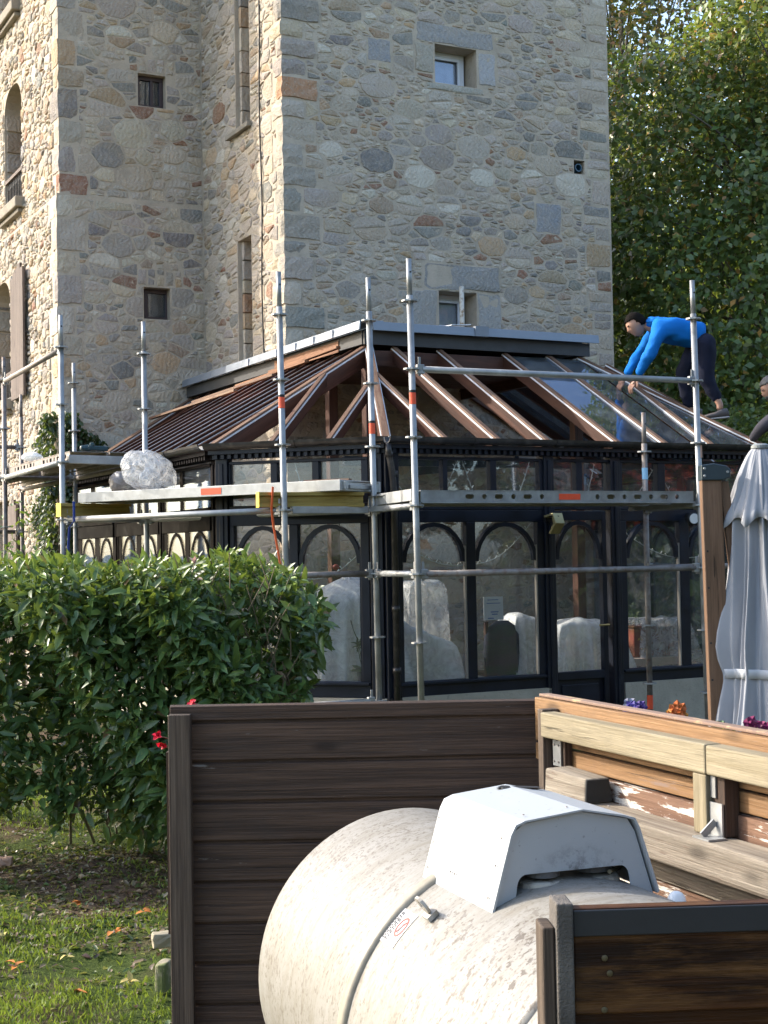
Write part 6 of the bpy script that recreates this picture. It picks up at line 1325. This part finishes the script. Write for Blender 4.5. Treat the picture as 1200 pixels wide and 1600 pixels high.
# trees round the garden (mostly outside the frame, seen in the window reflections)
src = tree('garden_tree', (15, -2, 0), (15, -2, 5.5), (4.5, 4.5, 5.5), 26000, [(.05, .08, .02), (.12, .12, .03), (.25, .12, .03)], 'broad garden tree mirrored dimly in the conservatory glass', L=(.25, .4), seed=21, gap=.3, nbr=10)
def copy_tree(src, loc, rz, sc, label):
    c = src.copy(); COL.objects.link(c); c.location = loc; c.rotation_euler = (0, 0, rz); c.scale = (sc,) * 3; c['label'] = label
    for ch in src.children: d = ch.copy(); COL.objects.link(d); d.parent = c
for i, (x, y, s_) in enumerate(((11, -8, .85), (4, -16, .7), (-4, -19, .5), (21, 4, .9), (-14, -17, .5), (24, 14, .9))): copy_tree(src, (x, y, 0), i * 1.3, s_, ['garden tree behind the camera to the right', 'garden tree straight behind the camera', 'garden tree behind the camera to the left', 'garden tree far to the right', 'garden tree far behind to the left', 'garden tree beyond the right edge'][i])
for x, y, z_, s_, l_ in ((9.5, 27.5, 0, 1.0, 'green hornbeam standing behind the tall one, filling its gaps'), (4.6, 28.5, -.5, .8, 'lower green hornbeam in the dark behind the crouching worker')):
    c_ = HB.copy(); COL.objects.link(c_); c_.location = (x, y, z_); c_.rotation_euler = (0, 0, 2.2); c_.scale = (s_,) * 3; c_['label'] = l_
    for q_ in HB.children: d_ = q_.copy(); COL.objects.link(d_); d_.parent = c_
tree('red_maple', (11.2, 9.0, 0), (11.2, 9.0, 3.6), (1.8, 1.8, 1.7), 9000, [(.22, .03, .015), (.30, .07, .03), (.12, .10, .03)], 'small red maple right of the frame, mirrored in the right hand windows', L=(.1, .18), seed=31, nbr=20, trunk=.08)
def hills():
    V = []; F = []; n = 120
    for k in range(n + 1):
        a = math.pi * (.42 + .62 * k / n); rr = 260; h = 2.6 + 1.2 * mnoise.noise(Vector((k * .12, 0, 0))) + .5 * mnoise.noise(Vector((k * .9, 3, 0)))
        V += [(math.cos(a) * (rr - 60), math.sin(a) * (rr - 60), -1), (math.cos(a) * rr, math.sin(a) * rr, h), (math.cos(a) * (rr + 80), math.sin(a) * (rr + 80), -1)]
    for k in range(n): F += [(3 * k, 3 * k + 3, 3 * k + 4, 3 * k + 1), (3 * k + 1, 3 * k + 4, 3 * k + 5, 3 * k + 2)]
    m = MB(); m.add(V, F); o = m.build('hills', simple('wooded hill', (.05, .075, .05), .95, var=.5, vs=.05), smooth=True); o['kind'] = 'structure'
hills()

# ---------------------------------------------------------------- things inside the conservatory
CAMI = cam.matrix_world.copy()
def at(px, py, d):                                         # world point seen at a photograph pixel at depth d
    q = CAMI @ Vector(((px - 600) / 2311, (800 - py) / 2311, -1)); dr = q - Vector((0, 0, 1.65)); return Vector((0, 0, 1.65)) + dr * (d / dr.y)
def draped(name, label, cat, c, half, ztop, zbot, mat, rot=0., flare=.10, folds=7, peak=None, seed=0, tilt=(0, 0), amp=.05):
    """sheet thrown over a piece of furniture: noisy top, folded hanging skirt"""
    rg_ = np.random.default_rng(seed); n = 144; V = []; F = []; cx, cy = c; rows = [(.0, 0), (.35, 0), (.7, .0), (.9, .015), (.99, .05), (1.02 + flare * .1, .16), (1.0 + flare * .5, .5), (1 + flare, 1.0)]
    for i, (s_, t) in enumerate(rows):
        for k in range(n):
            q = 2 * math.pi * k / n; cs, sn = math.cos(q), math.sin(q); m_ = max(abs(cs), abs(sn)); x, y = cs / m_ * half[0], sn / m_ * half[1]; rr = .15; cor = abs(2 * sn * cs) ** 6; x *= 1 - .04 * cor; y *= 1 - .04 * cor
            fo = 1 + (t + .12 * (i > 2)) * amp * 2 * ((1 - 2 * abs(math.sin(q * folds * .5 + seed))) * .9 + .6 * (1 - 2 * abs(math.sin(q * folds * 1.37 + 2))) + .2 * math.sin(q * 23 + t * 3)) + t * .22 * cor - t * .10 * (1 - cor); X = x * s_ * fo; Y = y * s_ * fo; z = ztop + (zbot - ztop) * t + tilt[0] * X + tilt[1] * Y if t < .05 else ztop * (1 - t) + zbot * t + (tilt[0] * X + tilt[1] * Y) * (1 - t)
            z += .035 * mnoise.noise(Vector((X * 7, Y * 7, seed))) * (1 - t)
            if peak: z += peak[2] * math.exp(-((X - peak[0]) ** 2 + (Y - peak[1]) ** 2) / .05) * (1 - t)
            V.append((cx + X * math.cos(rot) - Y * math.sin(rot), cy + X * math.sin(rot) + Y * math.cos(rot), z))
    for i in range(len(rows) - 1):
        for k in range(n): F.append((i * n + k, i * n + (k + 1) % n, (i + 1) * n + (k + 1) % n, (i + 1) * n + k))
    m = MB(); m.add(V, F); o = m.build(name, mat, None, smooth=True); s_ = o.modifiers.new('s', 'SOLIDIFY'); s_.thickness = .003; return tag(o, label, cat)
p = at(545, 935, 13.25); draped('covered_table', 'large white dust sheet peaked over stacked furniture behind the angled corner window', 'covered furniture', (p.x, p.y), (.30, .34), 1.30, .2, SHEET, .3, .45, 6, (.02, .05, .20), 3, tilt=(-.05, 0), amp=.13)
p = at(640, 985, 13.4); draped('covered_table', 'lower white sheet sloping down to an orange tipped corner behind the first front window', 'covered furniture', (p.x, p.y), (.34, .30), 1.00, .2, SHEET, .45, .10, 4, None, 5, tilt=(-.42, 0), amp=.08)
p = at(655, 900, 13.9); draped('covered_cabinet', 'tall cabinet under clear film, behind the sloping white sheet', 'covered furniture', (p.x, p.y), (.20, .2), 1.42, .2, SHEET_C, .45, .06, 5, None, 6)
p = at(803, 975, 13.4); draped('covered_chair', 'small white sheeted chair beside the dark jacket', 'covered furniture', (p.x + .06, p.y), (.16, .18), 1.04, .25, SHEET, .45, .25, 5, (-.08, 0, .08), 8, amp=.14)
p = at(900, 985, 14.2); draped('covered_table', 'round table under a folded white dust sheet seen through the door', 'covered furniture', (p.x, p.y), (.34, .25), .98, .25, SHEET, .45, .30, 7, (.0, -.05, .06), 9, amp=.13)
p = at(1012, 985, 14.9); draped('covered_box', 'clear film thrown over the red patterned chest behind the right hand window', 'covered furniture', (p.x + .06, p.y), (.30, .22), .99, .35, SHEET_C, .45, .18, 6, None, 12, amp=.05)
# red chest with gold leaves
ch = thing('chest', 'red patterned chest with gold leaves under the clear film', 'chest', tuple(at(1012, 1000, 14.75)[:2]) + (.14,), rz=ANG)
CF = WM[ch]; m = MB(CF); m.box(-.24, .20, -.1, .12, .48, .76); m.box(-.25, .21, -.11, .13, .762, .79); m.build('box', simple('dark red lacquer', (.20, .035, .02), .45, c2=(.25, .09, .03)), ch, bevel=.01)
m = MB(CF); m.box(-.34, .34, -.2, .2, .40, .475); m.build('stand', simple('pinkish cushion', (.5, .38, .33), .8), ch)
m = MB(CF)
for k in range(26): 
    x = random.choice((-.13, .10)) + random.uniform(-.06, .06); z_ = .62 + random.uniform(-.09, .09); a = random.uniform(0, 6.3); m.add([(x, -.103, z_), (x + .02 * math.cos(a + .5), -.106, z_ + .02 * math.sin(a + .5)), (x + .04 * math.cos(a), -.103, z_ + .04 * math.sin(a)), (x + .02 * math.cos(a - .5), -.106, z_ + .02 * math.sin(a - .5))], [(0, 1, 2, 3)])
m.build('gold_leaf', simple('gold leaf', (.62, .40, .06), .4), ch, kind='stuff')
# chair with a jacket and a paper notice
p = at(771, 1000, 13.3); chr_ = thing('chair', 'chair with a dark jacket over its back behind the second front window', 'chair', (p.x, p.y, .14), rz=ANG); CF = WM[chr_]
for x in (-.16, .16):
    for y in (-.14, .16): m = MB(CF); m.bar((x, y, 0), (x, y, .92 if y < 0 else .44), .03, .03, up=(0, 1, 0)); m.build('leg', RAFT, chr_)
m = MB(CF); m.box(-.18, .18, -.16, .18, .44, .47); m.build('seat', RAFT, chr_, bevel=.005)
def skin(name, pts, edges, rad, mat, parent, sub=2, root=0):
    me = bpy.data.meshes.new(name); M = WM[parent].inverted() if parent in WM else ID
    me.from_pydata([tuple(M @ Vector(p)) for p in pts], edges, []); me.materials.append(mat); o = bpy.data.objects.new(name, me); COL.objects.link(o); o.parent = parent
    sk = o.modifiers.new('skin', 'SKIN'); sk.use_smooth_shade = True
    for i, r in enumerate(rad): me.skin_vertices[0].data[i].radius = (r, r) if not isinstance(r, tuple) else r
    for i in range(len(pts)): me.skin_vertices[0].data[i].use_root = (i == root)
    s_ = o.modifiers.new('sub', 'SUBSURF'); s_.levels = s_.render_levels = sub; return o
jk = MB(CF); jk.lathe((0, -.15, .38), (0, 0, 1), [(0, .14), (.05, .17), (.25, .19), (.42, .18), (.50, .13), (.545, .06)], 24); jk.v = [Vector((v.x, -.15 + (v.y + .15) * .45, v.z)) for v in jk.v]
o = jk.build('jacket', NAVY, None, smooth=True); tag(o, 'dark jacket hanging on the chair under the paper notice', 'jacket')
nt_ = thing('paper_notice', 'white paper notice with blue printing above the dark jacket', 'notice', tuple(at(771, 950, 13.05)), rz=ANG)
m = MB(WM[nt_]); m.box(-.10, .10, -.001, .001, -.105, .10); m.build('sheet', simple('paper white', (.75, .78, .82), .6, var=.03), nt_)
m = MB(WM[nt_])
for z_, a, b in ((.075, -.06, .05), (.045, -.07, .07), (-.03, -.03, .05), (-.05, -.02, .04), (-.085, -.06, .0)): m.box(a, b, -.003, -.0015, z_ - (.006 if z_ > 0 else .009), z_)
m.build('print', simple('blue print', (.12, .2, .5), .6), nt_, kind='stuff')
# orchid in a pot on the window sill
p = at(568, 1054, 12.55); orc = thing('orchid', 'bare stemmed orchid in a dark pot on the sill of the angled corner window', 'plant', (p.x, p.y, p.z - .03))
m = MB(); m.lathe((p.x, p.y, p.z - .06), (0, 0, 1), [(0, .045), (.085, .06), (.088, .052)], 20); m.build('pot', simple('dark plastic pot', (.03, .035, .045), .4), orc)
m = MB(); b = p + Vector((0, 0, .02))
for P in ([(0, 0), (-.03, .12), (-.045, .22), (-.02, .28), (.03, .36), (.06, .38)], [(0, 0), (-.02, .14), (-.04, .26), (-.08, .36), (-.1, .44)], [(-.04, .24), (-.06, .20)]): m.tube([b + Vector((x, 0, z_)) for x, z_ in P], .004, 5)
m.build('stem', simple('orchid stem', (.07, .06, .04), .7), orc)
P = np.array([list(b + Vector((dx, 0, dz))) for dx, dz in [(0, .0)] * 6 + [(-.035, .22)] * 6 + [(-.05, .24)] * 3]); D = np.array([[1, 0, .3], [-1, 0, .2], [.8, .4, .6], [-.7, .3, .5], [.5, -.6, .3], [-.4, -.5, .2]] + [[1, 0, .2], [-1, 0, -.1], [.6, .2, .8], [-.6, 0, .6], [.7, 0, -.7], [-.3, 0, -.8]] + [[1, 0, .6], [-.9, 0, .3], [.1, 0, 1]], float)
V, F, C = leafmesh(P, D, np.tile([[0, -.6, .8]], (15, 1)) + rvec(15) * .2, np.array([.13] * 6 + [.06] * 9), np.array([.045] * 6 + [.022] * 9), np.tile([[.03, .035, .02]], (15, 1))); cloud('leaf', V, F, C, LEAF, orc, kind=None)
# a red ornament hanging inside
m = MB(); p = at(525, 886, 12.7); m.lathe(p, (0, 0, 1), [(-.03, .005), (-.015, .028), (.01, .03), (.025, .01)], 12); tag(m.build('red_ornament', simple('dull red ornament', (.35, .03, .02), .5), None, True), 'small red ornament hanging inside the angled corner window', 'ornament')

# ---------------------------------------------------------------- people
def basis(fwd, up):
    f = Vector(fwd).normalized(); s_ = f.cross(Vector(up)).normalized(); u = s_.cross(f).normalized(); return f, s_, u
def head(parent, c, fwd, up, hair, beard=None, R_=.108):
    f, s_, u = basis(fwd, up); bm = bmesh.new(); bmesh.ops.create_icosphere(bm, subdivisions=4, radius=1)
    hairf = {}
    for v in bm.verts:
        x, y, z = v.co; n = v.co.copy()                    # local: x side, y forward, z up
        X, Y, Z = x * .72, y * .93, z * 1.08
        if z < -.05: k = min(1, (-z - .05) / .9); X *= 1 - .30 * k; Y = Y * (1 - .16 * k) + .10 * k; 
        nose = math.exp(-(x / .13) ** 2 - ((z + .16) / .20) ** 2) if y > 0 else 0; Y += .20 * nose * (1 if z < -.02 else .75)
        for sg_ in (-1, 1):
            Y -= .11 * math.exp(-((x - sg_ * .30) / .15) ** 2 - ((z - .05) / .10) ** 2) if y > 0 else 0
            Y += .05 * math.exp(-((x - sg_ * .30) / .22) ** 2 - ((z - .19) / .07) ** 2) if y > 0 else 0
            e = math.exp(-((y + .08) / .13) ** 2 - ((z + .02) / .20) ** 2) if x * sg_ > .85 else 0; X += sg_ * .13 * e
        if y > 0: Y += .055 * math.exp(-(x / .20) ** 2 - ((z + .50) / .07) ** 2) - .03 * math.exp(-(x / .22) ** 2 - ((z + .44) / .03) ** 2) + .08 * math.exp(-(x / .22) ** 2 - ((z + .82) / .14) ** 2)
        hairf[v.index] = (z > .42 and True) or (y < -.05 and z > -.35) or (abs(x) > .6 and y < .15 and z > .05)
        v.co = Vector(c) + (s_ * X + f * Y + u * Z) * R_
    M = WM[parent].inverted(); me = bpy.data.meshes.new('head')
    for v in bm.verts: v.co = M @ v.co
    bm.to_mesh(me); hb = bm.copy(); bm.free(); me.materials.append(SKIN)
    for p in me.polygons: p.use_smooth = True
    o = bpy.data.objects.new('head', me); COL.objects.link(o); o.parent = parent
    for nm, mt, test, off in (('hair', hair, None, .010), ('beard', beard, 'b', .006)):
        if mt is None: continue
        h = hb.copy(); cc = M @ Vector(c); h.verts.ensure_lookup_table(); keep = set()
        M3 = M.to_3x3()
        for v in h.verts:
            d = M3.inverted() @ (v.co - cc); x, y, z = d.dot(s_) / R_ / .72, d.dot(f) / R_ / .93, d.dot(u) / R_ / 1.08
            k = (z > .45) or (y < .02 and z > -.35 and abs(x) < 2) or (abs(x) > .75 and y < .25 and z > .12) if test is None else (z < -.33 and y > -.25 and not (abs(x) < .2 and -.47 < z < -.40) and z > -1.1)
            if k: keep.add(v.index)
        bmesh.ops.delete(h, geom=[v for v in h.verts if v.index not in keep], context='VERTS')
        h.normal_update()
        for v in h.verts: v.co += v.normal * (off + .004 * mnoise.noise(v.co * 90))
        m2 = bpy.data.meshes.new(nm); h.to_mesh(m2); h.free(); m2.materials.append(mt)
        for p in m2.polygons: p.use_smooth = True
        o2 = bpy.data.objects.new(nm, m2); COL.objects.link(o2); o2.parent = parent; sd = o2.modifiers.new('s', 'SOLIDIFY'); sd.thickness = .012; sd.offset = -1
    hb.free()
    for sg_ in (-1, 1):
        m = MB(); e = Vector(c) + (s_ * (sg_ * .22) + f * .80 + u * .05) * R_; m.lathe(e - f * .008, f, [(0, .011), (.004, .0105), (.008, .006)], 10); m.build('eye', BLACK, parent); m = MB(); b = Vector(c) + (s_ * (sg_ * .24) + f * .905 + u * .20) * R_; m.bar(b - s_ * .018, b + s_ * .018, .008, .007, up=u); m.build('eyebrow', hair, parent)
def hand(parent, wrist, fwd, nrm, side=1, R_=1.0):
    """palm + five bent fingers; fwd = towards the fingertips, nrm = back of the hand"""
    f, s_, u = basis(fwd, nrm); w_ = Vector(wrist); P = [w_ - f * .03, w_, w_ + f * .045]; E = [(0, 1), (1, 2)]; Rr = [(.027, .024), (.030, .020), (.034, .016)]
    for k, (o_, L_) in enumerate(((-.030, .062), (-.010, .075), (.010, .072), (.030, .056))):
        b = w_ + f * .078 + s_ * o_; i = len(P); P += [b, b + f * L_ * .5 + u * .004, b + f * L_ * .85 - u * .016, b + f * L_ * 1.05 - u * .034]; E += [(2, i), (i, i + 1), (i + 1, i + 2), (i + 2, i + 3)]; Rr += [.0105, .009, .0085, .007]
    i = len(P); b = w_ + f * .02 - s_ * side * .035; P += [b, b + f * .03 - s_ * side * .022 - u * .008, b + f * .055 - s_ * side * .026 - u * .018]; E += [(1, i), (i, i + 1), (i + 1, i + 2)]; Rr += [.013, .011, .009]
    return skin('hand', P, E, Rr, SKIN, parent, 2, 1)
def shoe(parent, heel, toe, up):
    h, t = Vector(heel), Vector(toe); f, s_, u = basis(t - h, up); L_ = (t - h).length; rows = [(-.02, .030, .060), (.02, .036, .085), (.28, .037, .085), (.5, .042, .058), (.8, .046, .046), (.97, .036, .034), (1.03, .015, .02)]
    for nm, mt, z0_, zs in (('upper', SHOE, .018, 1), ('sole', SOLE, 0, 0)):
        m = MB(); V = []; n = 14
        for a, wd, ht in rows:
            for k in range(n):
                q = 2 * math.pi * k / n; V.append(h + f * (a * L_) + s_ * (math.cos(q) * wd * (1.0 if zs else 1.06)) + u * ((z0_ + (math.sin(q) * .5 + .5) * ht) if zs else (math.sin(q) * .5 + .5) * .024))
        F = [(i * n + k, i * n + (k + 1) % n, (i + 1) * n + (k + 1) % n, (i + 1) * n + k) for i in range(len(rows) - 1) for k in range(n)] + [tuple(range(n)), tuple((len(rows) - 1) * n + k for k in range(n))]
        m.add(V, F); m.build('shoe_' + nm, mt, parent, smooth=True)
# worker 1, bent over the hip rafter
d0 = 14.45
w1 = thing('person', 'man in a blue hooded sweatshirt and navy trousers bending over the conservatory roof edge', 'person', tuple(at(1085, 655, d0)))
pel = at(1096, 530, d0); hipL = at(1092, 538, d0 + .10); hipR = at(1104, 536, d0 - .10); kL = at(1066, 582, d0 + .12); kR = at(1103, 592, d0 - .08); aL = at(1079, 642, d0 + .15); aR = at(1126, 634, d0 - .12)
mid = at(1068, 519, d0); chest = at(1040, 517, d0); nb_ = at(1017, 509, d0); sL = at(1024, 522, d0 + .17); sR = at(1032, 514, d0 - .17); eL = at(1000, 552, d0 + .2); eR = at(1016, 552, d0 - .22); wL = at(979, 586, d0 + .12); wR = at(997, 587, d0 - .12)
hc = at(994, 507, d0)
skin('body', [pel, mid, chest, nb_, nb_.lerp(hc, .6), sL, eL, wL, sR, eR, wR, hipL, kL, aL, hipR, kR, aR, aL + Vector((0, 0, -.05)), aR + Vector((-.02, 0, -.05))], [(0, 1), (1, 2), (2, 3), (3, 4), (2, 5), (5, 6), (6, 7), (2, 8), (8, 9), (9, 10), (0, 11), (11, 12), (12, 13), (0, 14), (14, 15), (15, 16), (13, 17), (16, 18)],
     [.075, .08, .09, .06, .052, .055, .038, .027, .055, .038, .027, .07, .05, .036, .07, .05, .036, .034, .034], SKIN, w1, 2)
hbm = bmesh.new(); bmesh.ops.create_icosphere(hbm, subdivisions=4, radius=1); hcn = at(1023, 505, d0); Mh = WM[w1].inverted()
for v_ in hbm.verts:
    p_ = v_.co; f_ = 1 + .18 * mnoise.noise(p_ * 2.2) - .10 * abs(mnoise.noise(p_ * 4)); v_.co = Mh @ (hcn + Vector((p_.x * .105 - p_.z * .03, p_.y * .10, p_.z * .062 + p_.x * .018)) * f_)
hme = bpy.data.meshes.new('hood'); hbm.to_mesh(hme); hbm.free(); hme.materials.append(BLUE); hob = bpy.data.objects.new('hood', hme); COL.objects.link(hob); hob.parent = w1
for p_ in hme.polygons: p_.use_smooth = True
skin('hooded_sweatshirt', [pel + Vector((.04, 0, .02)), mid, at(1042, 516, d0), at(1021, 512, d0), sL, eL, wL, sR, eR, wR, at(1015, 511, d0)], [(0, 1), (1, 2), (2, 3), (2, 4), (4, 5), (5, 6), (2, 7), (7, 8), (8, 9), (3, 10)],
     [.125, .140, .148, .115, .085, .062, .042, .085, .064, .044, .082], BLUE, w1, 3, 1)
skin('trousers', [pel.lerp(mid, .45) + Vector((.0, 0, -.01)), hipL, kL, aL.lerp(kL, .06), hipR, kR, aR.lerp(kR, .12)], [(0, 1), (1, 2), (2, 3), (0, 4), (4, 5), (5, 6)], [.105, .112, .082, .055, .116, .084, .052], NAVY, w1, 3)
tx = bpy.data.textures.new('cloth folds', 'CLOUDS'); tx.noise_scale = .11; tx.noise_depth = 3
for o_ in list(w1.children):
    if o_.name.startswith(('hooded', 'trousers')): dm = o_.modifiers.new('folds', 'DISPLACE'); dm.texture = tx; dm.strength = .035; dm.mid_level = .5; dm.texture_coords = 'LOCAL'
head(w1, hc, (-1, -.25, -.55), (-.35, 0, 1), HAIR)
hand(w1, wR + Vector((-.015, 0, -.03)), (-.5, .05, -.75), (-.6, -.5, .5), 1); hand(w1, wL + Vector((-.015, 0, -.03)), (-.5, .05, -.75), (-.6, -.5, .5), -1)
shoe(w1, at(1138, 654, d0 - .12), at(1099, 658, d0 - .14), (0, 0, 1)); shoe(w1, at(1094, 655, d0 + .15), at(1068, 649, d0 + .15), (0, 0, 1))
# worker 2 at the right edge, leaning on the gutter corner
d1 = 14.0
w2 = thing('person', 'bearded man in a dark grey sweater at the right edge, hands on the gutter', 'person', tuple(at(1262, 900, d1 + .3)[:2]) + (1.5,))
pel = at(1245, 772, d1 + .2); chest = at(1228, 665, d1 + .1); nb_ = at(1214, 637, d1 + .05); sL = at(1213, 653, d1 - .18); sR = at(1236, 655, d1 + .35); eL = at(1196, 684, d1 - .12); wL = at(1172, 690, d1 + .0); eR = at(1222, 705, d1 - .15); wR = at(1203, 703, d1 - .05); hc = at(1206, 607, d1)
eL = at(1190, 668, d1 - .2); foot = lambda x: Vector((at(1262 + x, 900, d1 + .3).x, at(1262, 900, d1 + .3).y, 1.56))
h1, h2 = pel + Vector((-.09, 0, -.05)), pel + Vector((.10, .05, -.05)); f1, f2 = foot(-14), foot(14); k1, k2 = h1.lerp(f1, .5) + Vector((-.05, 0, 0)), h2.lerp(f2, .5) + Vector((-.05, 0, 0))
skin('body', [pel, pel.lerp(chest, .5), chest, nb_, nb_.lerp(hc, .6), sL, eL, wL, sR, eR, wR, h1, k1, f1, h2, k2, f2], [(0, 1), (1, 2), (2, 3), (3, 4), (2, 5), (5, 6), (6, 7), (2, 8), (8, 9), (9, 10), (0, 11), (11, 12), (12, 13), (0, 14), (14, 15), (15, 16)], [.12, .12, .12, .065, .058, .055, .04, .027, .055, .04, .027, .08, .055, .04, .08, .055, .04], SKIN, w2, 2)
skin('sweater', [pel, pel.lerp(chest, .5), chest, nb_.lerp(chest, .3), sL, eL, wL.lerp(eL, .12), sR, eR, wR.lerp(eR, .12)], [(0, 1), (1, 2), (2, 3), (2, 4), (4, 5), (5, 6), (2, 7), (7, 8), (8, 9)], [.15, .16, .155, .10, .085, .062, .040, .085, .062, .042], GREYJ, w2, 2)
skin('trousers', [pel + Vector((0, 0, -.02)), h1, k1, f1.lerp(k1, .06), h2, k2, f2.lerp(k2, .06)], [(0, 1), (1, 2), (2, 3), (0, 4), (4, 5), (5, 6)], [.14, .115, .085, .06, .115, .085, .06], NAVY, w2, 2)
head(w2, hc, (-1, -.15, -.45), (-.2, 0, 1), HAIRG, HAIRG, .112)
hand(w2, wL, (-1, .1, -.2), (0, -.3, 1), 1); hand(w2, wR, (-.9, .1, -.4), (0, -.3, 1), -1)
shoe(w2, f1 + Vector((.05, 0, -.08)), f1 + Vector((-.20, 0, -.08)), (0, 0, 1)); shoe(w2, f2 + Vector((.05, 0, -.08)), f2 + Vector((-.20, 0, -.08)), (0, 0, 1))
pf = thing('trestle_platform', 'steel trestle platform under the bearded man beyond the right edge', 'platform', (f1.x, f1.y, 0)); m = MB(); m.box(f1.x - .25, f2.x + .8, f1.y - .3, f1.y + .35, 1.42, 1.475); m.build('deck', ALU, pf)
for x in (f1.x - .0, f2.x + .7):
    for y in (f1.y - .25, f1.y + .3): m = MB(); m.tube([(x, y, 0), (x, y, 1.42)], .024, 10); m.build('leg', STEEL, pf)
print('objects', len(bpy.data.objects))
